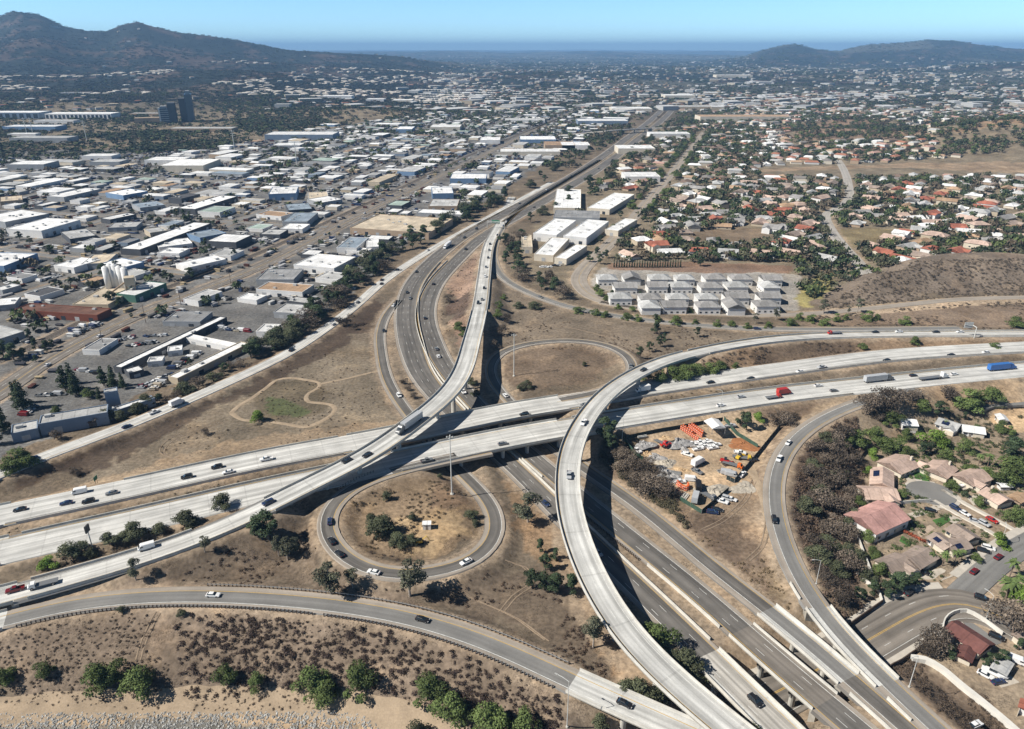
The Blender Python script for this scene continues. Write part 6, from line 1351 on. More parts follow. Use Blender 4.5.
T_('euc', [(776, 320, 9), (823, 314, 11), (857, 313, 11), (848, 314, 6), (755, 324, 8)], 'on the dry bank below the brush hill')
T_('pepper', [(648, 380, 6, 1.3), (660, 380, 7, 1.3), (672, 379, 8, 1.3), (684, 377, 8, 1.4), (697, 374, 7, 1.4), (709, 372, 6, 1.4), (719, 370, 6, 1.2), (736, 368, 4)], 'above the upper carriageway beside the bow-shaped flyover')
T_('dark', [(604, 440, 12, 1.15), (609, 447, 8), (746, 430, 10, 1.0), (741, 426, 8)], 'at a corner of the construction yard')
T_('bright', [(758, 421, 5.5), (934, 446, 9, 1.35), (872, 458, 6), (868, 473, 4), (998, 545, 6, 1.2), (1020, 604, 8)], 'among the houses at the lower right')
T_('dry', [(616, 458, 6, 1.5), (624, 468, 7, 1.5), (632, 476, 7, 1.5), (640, 470, 7, 1.4), (646, 484, 7, 1.6), (655, 494, 8, 1.6), (664, 497, 7, 1.4), (630, 458, 5, 1.4), (648, 472, 6, 1.3), (620, 450, 5), (660, 484, 6), (638, 490, 5, 1.5)], 'in the brush beside the construction yard')
T_('dry', [(784, 425, 7, 1.4), (776, 424, 6, 1.3), (792, 421, 6), (866, 415, 11, 1.2), (880, 414, 13, 1.15), (893, 410, 12, 1.1), (872, 408, 8), (842, 440, 9, 1.2), (832, 452, 9, 1.3), (826, 465, 8, 1.3), (838, 468, 10, 1.3), (850, 462, 8), (815, 452, 8, 1.2), (912, 401, 8, 1.4), (948, 400, 9, 1.3), (845, 485, 8, 1.3), (830, 490, 9, 1.3), (816, 484, 8, 1.3), (822, 510, 9, 1.3), (838, 512, 8, 1.4), (850, 500, 7, 1.2), (828, 534, 8, 1.4), (843, 540, 8, 1.3), (816, 548, 7, 1.3), (846, 572, 8, 1.3), (822, 580, 6, 1.2), (838, 596, 6, 1.4), (806, 476, 7)], 'in the thicket beside the outermost ramp')
T_('olive', [(812, 470, 6, 1.3), (834, 482, 6, 1.3), (848, 530, 6, 1.3), (818, 560, 6, 1.3), (836, 575, 6, 1.3), (826, 442, 6, 1.2)], 'spread through the thicket by the outermost ramp')
T_('pepper', [(864, 520, 5, 1.2), (868, 540, 5.5, 1.2), (871, 556, 5), (858, 505, 5), (850, 446, 6)], 'in the thicket beside the outermost ramp')
T_('olive', [(806, 512, 7, 1.3), (820, 498, 7, 1.3), (854, 520, 6, 1.2), (858, 560, 5, 1.3), (866, 580, 5, 1.2), (826, 548, 6, 1.2), (846, 555, 6, 1.3)], 'in the thicket beside the outermost ramp')
T_('pepper', [(858, 446, 9, 1.2), (874, 440, 8, 1.2), (890, 424, 8, 1.2), (922, 411, 7, 1.1), (966, 407, 11, 1.3), (975, 404, 8), (990, 402, 9, 1.3), (884, 450, 7, 1.3), (897, 452, 8, 1.3), (905, 456, 6), (845, 478, 4, 1.2), (1002, 484, 9, 1.2), (1016, 478, 11, 1.3), (985, 478, 6, 1.3), (973, 474, 5, 1.4), (951, 489, 5, 1.2), (1009, 434, 5)], 'among the houses at the lower right')
T_('dark', [(938, 415, 8, 1.4), (922, 455, 7, 1.3), (930, 453, 6), (1010, 462, 13, 1.35), (964, 420, 5), (885, 596, 6, 1.4), (872, 594, 6, 1.3), (899, 591, 8, 1.3), (860, 600, 5, 1.3), (915, 586, 6), (948, 657, 5, 1.2), (993, 666, 5, 1.2), (985, 668, 4, 1.2), (1000, 662, 5, 1.2), (1018, 650, 5), (965, 497, 3, 1.6)], 'among the houses at the lower right')
T_('dry', [(932, 648, 10, 1.0), (926, 652, 7), (1012, 636, 12, 1.3), (940, 650, 6), (880, 420, 6)], 'by the house in the street bend')
T_('palm', [(987, 468, 8), (978, 466, 7), (942, 566, 7), (930, 562, 5), (954, 564, 7), (961, 560, 5), (1009, 578, 9), (1006, 598, 9, 1.4), (1016, 590, 7)], 'among the houses at the lower right')
T_('conifer', [(24, 410, 17, 1.1), (17, 404, 13), (66, 391, 15, 1.15), (77, 395, 15, 1.2), (72, 384, 13), (104, 386, 12, 1.1), (114, 387, 13, 1.1), (123, 389, 10), (4, 432, 15, 1.2), (-2, 445, 12), (100, 400, 8)], 'around the long blue-grey building')
T_('pepper', [(20, 466, 9, 1.4), (10, 470, 7, 1.3), (28, 462, 6), (57, 414, 5, 1.1), (88, 398, 6)], 'around the long blue-grey building')
T_('dark', [(36, 350, 8), (47, 352, 8, 1.1), (30, 340, 8), (52, 348, 6), (4, 358, 12, 1.2), (14, 360, 11, 1.2), (24, 358, 7), (36, 362, 5), (104, 276, 11, 1.2), (117, 273, 11, 1.1), (116, 249, 8), (50, 254, 9, 1.1), (191, 279, 10, 1.1), (165, 277, 6), (146, 275, 6), (156, 274, 5), (112, 305, 11, 1.1), (120, 307, 8), (177, 217, 10), (184, 218, 10), (190, 219, 9), (173, 214, 8), (200, 221, 8), (206, 247, 9), (210, 250, 6), (235, 258, 8), (205, 303, 6), (219, 304, 8), (132, 318, 4), (160, 225, 9), (143, 220, 7), (20, 240, 9), (30, 244, 8), (8, 236, 8), (190, 365, 5), (202, 224, 7), (337, 246, 5), (367, 240, 6), (330, 238, 6)], 'among the industrial blocks')
T_('pepper', [(925, 474, 5), (945, 459, 6), (978, 505, 5), (992, 500, 6), (1012, 522, 7), (905, 522, 4), (931, 540, 4), (950, 534, 3), (915, 557, 4), (975, 561, 4), (880, 575, 6), (962, 452, 8), (1000, 432, 7), (975, 432, 5), (945, 428, 5), (905, 440, 7), (1020, 520, 6), (940, 476, 4), (886, 482, 3.5), (900, 497, 4), (876, 560, 4)], 'in the gardens around the cul-de-sac')
# tree row along the frontage road and other rows
def row(kinds, r, a, b, o0, o1, n, h0, h1, lab, wide=1.2):
    i, j = sorted((idx(r, *a), idx(r, *b))); 
    for k in range(n):
        s = r.S[i]+(r.S[j]-r.S[i])*(k+rt.uniform(-.35, .35)+.5)/n; p = [np.interp(s, r.S, r.P[:, q]) for q in range(2)]; nn = [np.interp(s, r.S, r.Nr[:, q]) for q in range(2)]; o = rt.uniform(o0, o1)
        x, y = p[0]+nn[0]*o, p[1]+nn[1]*o
        tree(rt.choice(kinds), x, y, rt.uniform(h0, h1), None, wide*rt.uniform(.9, 1.2), lab)
row(['dark', 'dark', 'dry', 'dark', 'olive'], fr, (268, 362), (400, 268), -27, -11, 38, 8, 12, 'in the dense row along the frontage road', 1.35)
row(['dark', 'dark', 'olive'], fr, (400, 268), (520, 200), -36, -14, 26, 10, 14, 'in the dense row along the frontage road', 1.4)
row(['dry', 'dry', 'olive', 'dark'], fr, (110, 432), (262, 366), -20, -8, 20, 4, 7.5, 'in the brush below the auction yard')
row(['dark', 'dry', 'dark'], tr, (504, 240), (562, 304), -24, -9, 20, 8, 12, 'beside the thin curved ramp')
row(['dark', 'olive'], roads['northbound'], (505, 224), (640, 138), -38, -16, 22, 9, 13, 'along the far interstate verge')
row(['dark', 'dark', 'olive'], roads['southbound'], (500, 214), (640, 128), 22, 44, 20, 8, 13, 'along the far interstate, industrial side')
row(['dark', 'pepper'], roads['boulevard'], (606, 250), (700, 140), 8, 15, 17, 7, 11, 'along the tree lined boulevard')
row(['dark', 'pepper'], roads['boulevard'], (606, 250), (700, 140), -15, -8, 17, 7, 11, 'along the tree lined boulevard')
for k in range(27):
    px = 614+k*2.55; tree('cypress', *gp(px, 267.5)[:2], rt.uniform(7, 8.5), None, 1.0, 'in the row behind the row houses')
T_('pepper', [(618, 309, 4, 1.3), (632, 311, 4, 1.2), (650, 312, 4, 1.2), (668, 312, 4, 1.3), (690, 313, 4, 1.2), (712, 313, 4), (735, 313, 4, 1.2), (757, 312, 4), (776, 312, 4), (596, 291, 6), (600, 296, 6, 1.2), (606, 301, 5)], 'along the front of the row houses')
T_('dark', [(590, 262, 9), (600, 264, 9), (606, 258, 8), (597, 255, 8), (634, 259, 6), (640, 300, 6), (620, 300, 5), (612, 296, 5), (700, 266, 9, 1.2), (710, 250, 10, 1.3), (718, 246, 9, 1.2), (697, 246, 9, 1.2), (758, 258, 10, 1.2), (770, 262, 9, 1.2), (640, 296, 4), (651, 302, 5)], 'around the grey row houses')
# --- masses: many small copies in ONE mesh (kind stuff) -----------------------------------------------------------
def mass(name, V0, t0, X, Y, Z, S, SZ, RZ, C, m):
    n = len(X); c = np.cos(RZ)[:, None]; s = np.sin(RZ)[:, None]; k = len(V0)
    vx = V0[None, :, 0]*S[:, None]; vy = V0[None, :, 1]*S[:, None]
    P = np.stack([vx*c-vy*s+X[:, None], vx*s+vy*c+Y[:, None], V0[None, :, 2]*SZ[:, None]+Z[:, None]], -1).reshape(-1, 3)
    col4 = np.concatenate([(C[:, None, :]*t0[None, :, None]), np.ones((n, k, 1))], 2).reshape(-1, 4)
    nq = n*k//4; me = mesh_np(name, P, np.arange(4*nq), np.full(nq, 4), [m], None, False, col4)
    o = link(bpy.data.objects.new(name, me)); tag(o, kind='stuff'); return o
M_ATTR = leaf_mat('mixed_foliage', (1, 1, 1), 0)
def small_cloud(seed, n, size, r=(1, 1, .8), k=4, out=.55):
    rg = np.random.default_rng(seed); cl = [(rg.uniform(-.33, .33), rg.uniform(-.33, .33), rg.uniform(.35, .7), .66*r[0], .62*r[1], .6*r[2]) for _ in range(k)]
    return leaf_cloud(cl, n, size, rg, out=out)
rg = np.random.default_rng(21)
def scatter(poly, n, z=0.0, noise=None, thr=0.0):
    W = upa(poly, z); x0, y0 = W.min(0); x1, y1 = W.max(0); X = rg.uniform(x0, x1, n*4); Y = rg.uniform(y0, y1, n*4)
    k = inpoly(X, Y, [tuple(p) for p in W]) & ~occ(X, Y)
    if noise: k &= fbm(X, Y, noise, 3) > thr
    X, Y = X[k][:n], Y[k][:n]; return X, Y
def scrub(name, parts, label=None):
    Xs, Ys, Ss, Cs = [], [], [], []
    for poly, n, s0, s1, colr, noise, thr, z in parts:
        X, Y = scatter(poly, n, z, noise, thr); Xs.append(X); Ys.append(Y); Ss.append(rg.uniform(s0, s1, len(X))); Cs.append(np.array(colr)[None]*rg.uniform(.6, 1.4, (len(X), 1)))
    X, Y, S, C = map(np.concatenate, (Xs, Ys, Ss, Cs)); V0, t0 = small_cloud(5, 64, .17, (1.05, 1.05, .8), 3, out=.5)
    return mass(name, V0, t0, X, Y, gz(X, Y)-.1, S, S*rg.uniform(.6, 1.0, len(X)), rg.uniform(0, 6.28, len(X)), C, M_ATTR)
DKB = (.060, .042, .034); BRN = (.088, .066, .050); OLV = (.085, .085, .05)
scrub('scrub', [
 ([(175, 606), (340, 612), (500, 660), (570, 692), (560, 740), (420, 702), (330, 682), (180, 690)], 820, .5, 1.4, DKB, 30, -.5, -3),
 ([(0, 624), (150, 606), (250, 608), (570, 690), (560, 740), (400, 700), (0, 695)], 1500, .25, .7, BRN, 25, -.35, -3),
 ([(250, 606), (340, 612), (460, 640), (540, 676), (530, 684), (440, 650), (300, 620)], 75, 1.0, 1.7, DKB, None, 0, 1),
 ([(810, 306), (845, 285), (900, 268), (1024, 266), (1150, 270), (1150, 294), (930, 298), (830, 310)], 1700, .7, 1.7, (.13, .105, .08), 20, -.35, 8),
 ([(880, 318), (1024, 305), (1150, 300), (1150, 325), (1024, 328), (800, 328)], 500, .6, 1.5, (.11, .085, .065), 20, -.3, 2),
 ([(795, 430), (850, 420), (870, 470), (850, 520), (870, 640), (830, 640), (795, 560), (785, 480)], 700, .9, 2.2, (.12, .085, .062), None, 0, -4),
 ([(700, 353), (860, 345), (860, 356), (740, 376), (660, 384)], 300, .6, 1.5, (.10, .075, .055), 20, -.2, 2),
 ([(600, 445), (630, 450), (675, 500), (690, 530), (650, 505), (600, 462)], 260, .8, 2.0, (.085, .075, .045), None, 0, 0),
 ([(60, 600), (250, 540), (330, 540), (480, 590), (560, 640), (500, 640), (300, 598)], 420, .35, 1.0, (.085, .06, .045), 25, -.1, 0),
 ([(480, 575), (560, 600), (640, 700), (600, 690), (500, 640)], 300, .4, 1.1, (.10, .07, .05), 20, -.1, 0),
 ([(540, 290), (640, 325), (780, 336), (640, 362), (500, 345), (490, 300)], 420, .4, 1.1, (.10, .072, .052), 25, 0, 0),
 ([(440, 272), (478, 256), (470, 330), (455, 350), (440, 320)], 140, .4, 1.0, (.11, .08, .055), 15, 0, 0),
 ([(690, 530), (770, 560), (860, 650), (940, 740), (900, 740), (780, 640)], 500, .35, .9, (.19, .14, .085), 12, -.1, 0),
 ([(860, 690), (905, 655), (985, 695), (1010, 729), (1010, 800), (950, 760)], 500, .4, 1.0, (.10, .075, .055), 12, -.3, -6),
 ([(150, 430), (330, 345), (390, 385), (400, 425), (100, 480)], 300, .3, .8, (.09, .066, .048), 30, 0, 0),
 ([(60, 545), (250, 500), (250, 515), (60, 570)], 200, .5, 1.3, (.10, .075, .055), None, 0, 4),
 ([(340, 490), (400, 474), (480, 490), (480, 545), (400, 560), (345, 540)], 200, .4, 1.1, (.12, .09, .055), 10, 0, 3),
 ([(900, 395), (1024, 385), (1024, 460), (900, 470)], 330, .6, 1.8, OLV, 15, 0, -5),
 ([(900, 440), (1024, 440), (1024, 600), (880, 600)], 750, .5, 1.6, (.075, .10, .038), 8, -.25, -6),
 ([(640, 397), (1024, 355), (1024, 360), (640, 405)], 420, .35, .9, (.10, .08, .05), None, 0, 4),
 ([(0, 530), (350, 458), (350, 463), (0, 537)], 380, .3, .8, (.10, .085, .05), None, 0, 5),
 ([(400, 375), (380, 320), (386, 320), (410, 380), (420, 398)], 80, .4, 1.0, (.10, .09, .05), None, 0, 0)])
# pale stones of the bank at the lower left
def rocks():
    W = [(-260, 718), (0, 716), (120, 715), (250, 714.5), (330, 716), (372, 724), (390, 745), (400, 800), (-260, 800)]
    X, Y = scatter(W, 15000, -9.3); n = len(X); rgk = np.random.default_rng(2); base_ = np.array([(-1, -1, 0), (1, -.8, 0), (1.1, 1, 0), (-.9, 1, 0), (-.55, -.5, .9), (.6, -.45, .8), (.5, .6, 1), (-.6, .5, .75)], float)
    Fq = np.array([(4, 5, 6, 7), (0, 1, 5, 4), (1, 2, 6, 5), (2, 3, 7, 6), (3, 0, 4, 7)]); S = rgk.uniform(.14, .38, n); a = rgk.uniform(0, 6.28, n)
    V = base_[None]*S[:, None, None]*rgk.uniform(.75, 1.25, (n, 8, 3)); c, s = np.cos(a)[:, None], np.sin(a)[:, None]
    P = np.stack([V[..., 0]*c-V[..., 1]*s+X[:, None], V[..., 0]*s+V[..., 1]*c+Y[:, None], V[..., 2]+gz(X, Y)[:, None]-.05], -1).reshape(-1, 3)
    Fc = (Fq[None]+8*np.arange(n)[:, None, None]).reshape(-1); tt = np.repeat(rgk.uniform(.5, 1.25, n), 8)
    cc = np.stack([tt*.36, tt*.355, tt*.335, np.ones_like(tt)], 1)
    me = mesh_np('riprap_stones', P, Fc, np.full(n*5, 4), [M_ATTR], None, False, cc); tag(link(bpy.data.objects.new('riprap_stones', me)), kind='stuff')
rocks()
# ------------------------------------------------------------------ construction yard
Yc = (610, 410, 5.689)
def yp(a, b): return gp(Yc[0]+a/Yc[2], Yc[1]+b/Yc[2])
def yfence(a, b, label, m, h=2.0): 
    P0 = yp(*a); P1 = yp(*b); root = empty('screened_fence', (P0[0], P0[1], 0)); tag(root, label, 'fence'); d = Vector((P1[0]-P0[0], P1[1]-P0[1], 0)); L = d.length; n = max(2, int(L/4)); rz = math.atan2(d.y, d.x); root.rotation_euler = (0, 0, rz)
    mb = MB(); V = []
    for k in range(n+1):
        s = L*k/n; g = float(gz(P0[0]+d.x*k/n, P0[1]+d.y*k/n)); V += [(s, -.05, g+.05), (s, .05, g+.05), (s, .05, g+h), (s, -.05, g+h)]
        pm = MB(); pm.tube((s, .1, g-.4), (s, .1, g+h+.1), .05, .05, 6); pm.build('post', [M_STEEL], root)
    mb.add(V, [(4*q+k, 4*q+(k+1) % 4, 4*q+4+(k+1) % 4, 4*q+4+k) for q in range(n) for k in range(4)]); mb.build('screen', [m], root)
M_SCRG = mat('green_fence_screen', (.045, .085, .06), .9, .25, .6); M_SCRD = mat('dark_fence_screen', (.02, .03, .03), .9, .2, .6)
yfence((95, 165), (640, 62), 'dark screened fence of the construction yard along the freeway', M_SCRD)
yfence((80, 178), (185, 285), 'green screened fence at the western end of the construction yard', M_SCRG)
yfence((648, 55), (838, 215), 'pale green screened fence dividing the construction yard from the small grove', M_SCRG)
yfence((966, 100), (706, 415), 'long dark screened fence between the construction yard and the exit ramp', M_SCRD)
yfence((706, 415), (662, 395), 'short dark fence at the construction yard gate', M_SCRD)
yfence((672, 462), (520, 590), 'dark screened fence at the southern corner of the construction yard', M_SCRD)
yfence((520, 590), (398, 515), 'green screened fence at the bottom of the construction yard', M_SCRG)
# tent
def quad_tent():
    c = [yp(530, 92), yp(612, 92), yp(650, 168), yp(575, 172)]; cx = sum(p[0] for p in c)/4; cy = sum(p[1] for p in c)/4; g = c[0][2]; root = empty('marquee_tent', (cx, cy, g)); tag(root, 'white marquee tent beside the orange barrels in the construction yard', 'tent')
    q = [Vector((p[0]-cx, p[1]-cy, 0)) for p in c]; m = MB(); z0, z1 = 3.0, 4.3; a = (q[0]+q[1])/2; b = (q[2]+q[3])/2
    m.add([(q[0].x, q[0].y, z0), (q[1].x, q[1].y, z0), (q[2].x, q[2].y, z0), (q[3].x, q[3].y, z0), (a.x, a.y, z1), (b.x, b.y, z1), (q[0].x, q[0].y, z0-.3), (q[1].x, q[1].y, z0-.3), (q[2].x, q[2].y, z0-.3), (q[3].x, q[3].y, z0-.3)],
          [(0, 4, 5, 3), (1, 2, 5, 4), (0, 1, 4), (3, 5, 2), (6, 7, 1, 0), (7, 8, 2, 1), (8, 9, 3, 2), (9, 6, 0, 3)]); m.build('canopy', [WL['white']], root)
    for p in q+[(q[0]+q[3])/2, (q[1]+q[2])/2]:
        m = MB(); m.tube((p.x*.97, p.y*.97, -.3), (p.x*.97, p.y*.97, 3), .09, .09, 6); m.build('leg', [M_STEEL], root)
quad_tent()
M_ORG = mat('orange_plastic', (.68, .13, .03), .5, .1, 1.5)
def barrel(x, y, g, label):
    root = empty('traffic_barrel_stack', (x, y, g)); tag(root, label, 'traffic barrels', 'orange barrel stacks in the construction yard')
    for z in (0, 1.0):
        m = MB(); m.tube((0, 0, z), (0, 0, z+.95), .55, .42, 12); m.build('barrel', [M_ORG], root)
        m = MB(); m.tube((0, 0, z+.5), (0, 0, z+.68), .505, .485, 12); m.build('reflective_band', [M_WHITE], root)
k = 0
for (a, b), (c2, d2), n, row_ in (((400, 105), (505, 178), 10, 'front'), ((410, 98), (470, 140), 5, 'second'), ((445, 95), (525, 155), 9, 'third'), ((460, 90), (530, 140), 7, 'back')):
    for q in range(n):
        t = (q+.5)/n; p = yp(a+(c2-a)*t, b+(d2-b)*t); barrel(*p, f"pair of stacked orange barrels, {ORD[q]} along the {row_} row beside the white tent")
for q in range(11):
    a = math.pi*(.05+.9*q/10); p = yp(410+34*math.cos(a-.5), 425+30*math.sin(a+.2)); barrel(*p, f"pair of stacked orange barrels, {ORD[q]} in the curved heap near the white trailer")
# vehicles of the yard
YV = [('pickup', 'white', 462, 198, .1), ('pickup', 'white', 485, 208, .1), ('pickup', 'white', 510, 190, .1), ('pickup', 'white', 530, 200, .1), ('pickup', 'white', 550, 185, .1), ('pickup', 'white', 500, 228, .3), ('pickup', 'white', 535, 215, .3), ('suv', 'white', 570, 195, .3), ('pickup', 'white', 585, 222, .3), ('pickup', 'white', 600, 205, .3), ('pickup', 'white', 438, 258, -.6), ('box truck', 'white', 500, 310, .7), ('pickup', 'grey', 495, 355, -.9), ('van', 'white', 460, 402, -.2), ('pickup', 'white', 738, 248, -.3), ('pickup', 'white', 635, 525, -.6), ('suv', 'silver', 665, 508, -.6), ('sedan', 'white', 690, 512, -.6), ('suv', 'dark blue', 582, 588, -.2), ('sedan', 'black', 610, 572, -.4), ('pickup', 'white', 750, 372, .9), ('suv', 'black', 815, 292, .3), ('flatbed truck', 'yellow', 755, 280, -.3), ('flatbed truck', 'red', 285, 190, -.8), ('flatbed truck', 'orange', 700, 320, -.6), ('box truck', 'silver', 485, 512, 1.2), ('box truck', 'black', 500, 450, 1.4), ('flatbed truck', 'grey', 555, 495, -.9), ('van', 'silver', 665, 365, -.3), ('van', 'silver', 690, 375, -.4), ('pickup', 'white', 395, 415, .1), ('pickup', 'white', 150, 235, -.9), ('pickup', 'silver', 685, 95, .2)]
cnt = {}
for kd, c_, a, b, rz in sorted(YV, key=lambda t: t[2]):
    p = yp(a, b); v = vehicle(kd, c_, p[0], p[1], p[2]+.02, rz); d_ = f"{c_} {FRIEND[kd]}"; k = cnt.get(d_, 0); cnt[d_] = k+1
    tag(v, f"{d_} in the construction yard, {ORD[k]} such vehicle from its western end", 'car' if kd in ('sedan', 'suv') else ('van' if kd == 'van' else 'truck'), 'vehicles in the construction yard')
# loader
def loader(a, b, rz, label, c='red'):
    p = yp(a, b); root = empty('wheel_loader', p, rz); tag(root, label, 'construction machine'); wheels(root, (1.3, -1.3), 1.0, .5, WMB, RMB)
    m = MB(); m.add(*loft([(1.6, .7), (1.7, 1.5), (.6, 1.7), (-2.2, 1.7), (-2.4, .8)], .85, .1)); m.build('body', [PAINT[c]], root)
    m = MB(); m.box(-.6, .6, -.6, .6, 1.6, 2.7); m.build('cab', [M_GLASS], root); m = MB(); m.box(1.2, 3.2, -.7, -.5, .8, 1.1); m.box(1.2, 3.2, .5, .7, .8, 1.1); m.build('arm', [PAINT[c]], root)
    m = MB(); m.add([(3.1, -1.2, .2), (4.2, -1.2, .1), (3.1, 1.2, .2), (4.2, 1.2, .1), (3.0, -1.2, 1.3), (3.0, 1.2, 1.3)], [(0, 2, 3, 1), (0, 4, 5, 2), (0, 1, 4), (2, 5, 3)]); m.build('bucket', [PAINT[c]], root)
loader(310, 205, .5, 'red wheel loader near the grey rubble in the construction yard'); loader(655, 300, -.4, 'red wheel loader beside the orange truck in the construction yard'); loader(735, 275, .8, 'yellow wheel loader by the exit ramp fence', 'yellow')
# piles
def heap(a, b, r, h, m, label, name='rubble_heap', n=70, px=None):
    p = yp(a, b) if px is None else gp(*px); rg_ = np.random.default_rng(int(a+b)); nr, ns = 6, 18; V = []; 
    for i in range(nr+1):
        for j in range(ns): t = i/nr; q = 2*math.pi*j/ns; rr_ = r*t*(1+.25*math.sin(3*q+a)); V.append((rr_*math.cos(q), rr_*math.sin(q)*.8, h*(1-t**1.3)*(1+.35*rg_.normal())*(t > 0 or 1)-.1))
    fs = [(ns*i+j, ns*i+ns+j, ns*i+ns+(j+1) % ns, ns*i+(j+1) % ns) for i in range(nr) for j in range(ns)]
    mb = MB(); mb.add(V, fs); o = mb.build(name, [m]); o.location = p; tag(o, label, 'heap'); return o
M_RUB = mat('grey_rubble', (.30, .29, .28), .95, .4, .8, .3, 3); M_GRAV = mat('gravel_heap', (.38, .34, .28), .95, .2, .8, .2, 3); M_REDS = mat('reddish_soil', (.32, .14, .06), .95, .15, .8); M_SAND = mat('sandy_soil', (.48, .34, .2), .95, .15, .8)
heap(190, 195, 5.5, 1.2, M_RUB, 'flat grey gravel heap at the western corner of the construction yard'); heap(385, 185, 7, 2.0, M_RUB, 'large grey rubble heap beside the orange barrels'); heap(400, 215, 4, 1.4, M_RUB, 'small grey rubble heap below the large one'); heap(320, 305, 5, 1.4, M_GRAV, 'pale gravel heap in the middle of the construction yard'); heap(205, 250, 4, 1.2, M_SAND, 'sandy heap near the western fence'); heap(310, 160, 4, 1.0, M_SAND, 'low sandy heap beside the red loader'); heap(745, 198, 8, .6, M_REDS, 'flat reddish soil heap by the dividing fence')
heap(590, 465, 8, 1.4, M_GRAV, 'broad pale gravel heap at the southern fence corner'); heap(260, 270, 5, 1.2, M_RUB, 'grey scrap heap along the western tree edge'); heap(330, 375, 6, 1.5, M_RUB, 'grey scrap heap near the white trailer'); heap(270, 335, 5, 1.2, M_RUB, 'pale scrap heap beside the brush edge')
heap(410, 345, 4, .9, M_SAND, 'small sandy heap left of the dark truck'); heap(770, 440, 7, .5, M_GRAV, 'pale bare gravel patch heap outside the yard gate')
# stacks of pipe and timber
def stack(a, b, rz, label, c, n=5, L=4.5):
    p = yp(a, b); root = empty('material_stack', p, rz); tag(root, label, 'material stack', 'material stacks in the construction yard')
    for k in range(n): m = MB(); m.box(-L/2, L/2, -1.2+k*.5, -.8+k*.5, 0, .5+.3*(k % 2)); m.build('beam', [c], root)
for k, (a, b, rz, c, d_) in enumerate(((350, 175, .4, M_STEEL, 'steel beams beside the large rubble heap'), (240, 340, -.5, M_WALL, 'concrete blocks by the brush edge'), (300, 390, .1, M_WALL, 'white blocks left of the curved barrel heap'), (350, 400, .2, M_STEEL, 'steel beams left of the white trailer'), (375, 360, -.3, M_STEEL, 'steel beams above the white trailer'), (180, 150, .3, M_WALL, 'pale blocks along the freeway fence'), (670, 310, .4, M_RUST, 'dark timbers beside the red loader'), (640, 350, .2, M_STEEL, 'steel beams near the gate fence'), (330, 420, .5, M_STEEL, 'steel beams beside the curved barrel heap'), (425, 495, 1.0, M_WALL, 'pale blocks near the bottom fence'))):
    stack(a, b, rz, 'low stack of '+d_, c)
# small white control cabin and digger inside the lower loop
x, y, g = gp(427, 528); root = empty('control_cabin', (x, y, g), .05); tag(root, 'small white control cabin on the bare ground inside the lower loop ramp', 'cabin')
m = MB(); m.box(-1.5, 1.5, -1.1, 1.1, -.3, 2.3); m.build('wall', [WL['white']], root); m = MB(); m.box(-1.7, 1.7, -1.3, 1.3, 2.3, 2.45); m.build('roof', [RF['white']], root); m = MB(); m.box(-.4, .4, -1.14, -1.09, 0, 1.9); m.build('door', [M_DOOR], root)
x, y, g = gp(420, 543); root = empty('small_excavator', (x, y, g), .2); tag(root, 'small yellow-brown excavator below the white control cabin', 'construction machine')
m = MB(); m.box(-1.4, 1.4, -1.1, -.6, 0, .6); m.build('crawler_track', [M_TYRE], root); m = MB(); m.box(-1.4, 1.4, .6, 1.1, 0, .6); m.build('crawler_track', [M_TYRE], root)
m = MB(); m.box(-1.3, .9, -.9, .9, .6, 1.5); m.build('body', [PAINT['yellow']], root); m = MB(); m.box(-.2, .9, -.8, 0, 1.5, 2.4); m.build('cab', [M_GLASS], root); m = MB(); m.tube((.9, .3, 1.2), (2.6, .3, 2.6), .15, .13, 6); m.tube((2.6, .3, 2.6), (3.6, .3, .5), .12, .1, 6); m.build('arm', [PAINT['yellow']], root)
# parked cars and boats around the lower-right houses
LR = [('suv', 'black', 909, 594, .6, 'black suv parked at the kerb of the sunken street bend'), ('suv', 'white', 988, 549, -.5, 'white suv parked on the driveway beside the palm garden'), ('suv', 'black', 983, 552, -.5, 'black suv parked next to the white one by the palm garden'), ('sedan', 'black', 923, 573, -.7, 'black car parked in front of the brown roofed corner houses'), ('sedan', 'grey', 957, 488, .3, 'grey car parked in front of the pinkish roofed house across the cul-de-sac'), ('pickup', 'white', 965, 486, .3, 'white pickup truck parked beside the grey car across the cul-de-sac'), ('sedan', 'black', 930, 511, -.4, 'black car inside the walled court by the garden lawn'), ('sedan', 'silver', 975, 522, -.5, 'silver car parked at the kerb near the corner lawn'), ('sedan', 'white', 985, 676, -.8, 'white car in the small boat yard, nearer the drive'), ('sedan', 'dark blue', 998, 683, .2, 'dark blue car in the small boat yard'), ('suv', 'black', 996, 638, -.7, 'black suv on the drive behind the long red-brown house'), ('van', 'white', 1015, 662, -.6, 'white van behind the grey open shed'), ('sedan', 'white', 975, 726, .4, 'white car half hidden at the bottom edge by the channel')]
for kd, c_, px, py, rz, lab in LR:
    x, y, g = gp(px, py); v = vehicle(kd, c_, x, y, g+.03, rz); tag(v, lab, 'car' if kd in ('sedan', 'suv') else ('van' if kd == 'van' else 'truck'), 'cars parked around the houses')
x, y, g = gp(992, 674); root = empty('motor_boat', (x, y, g), -.75); tag(root, 'white motor boat on a trailer in the small boat yard', 'boat')
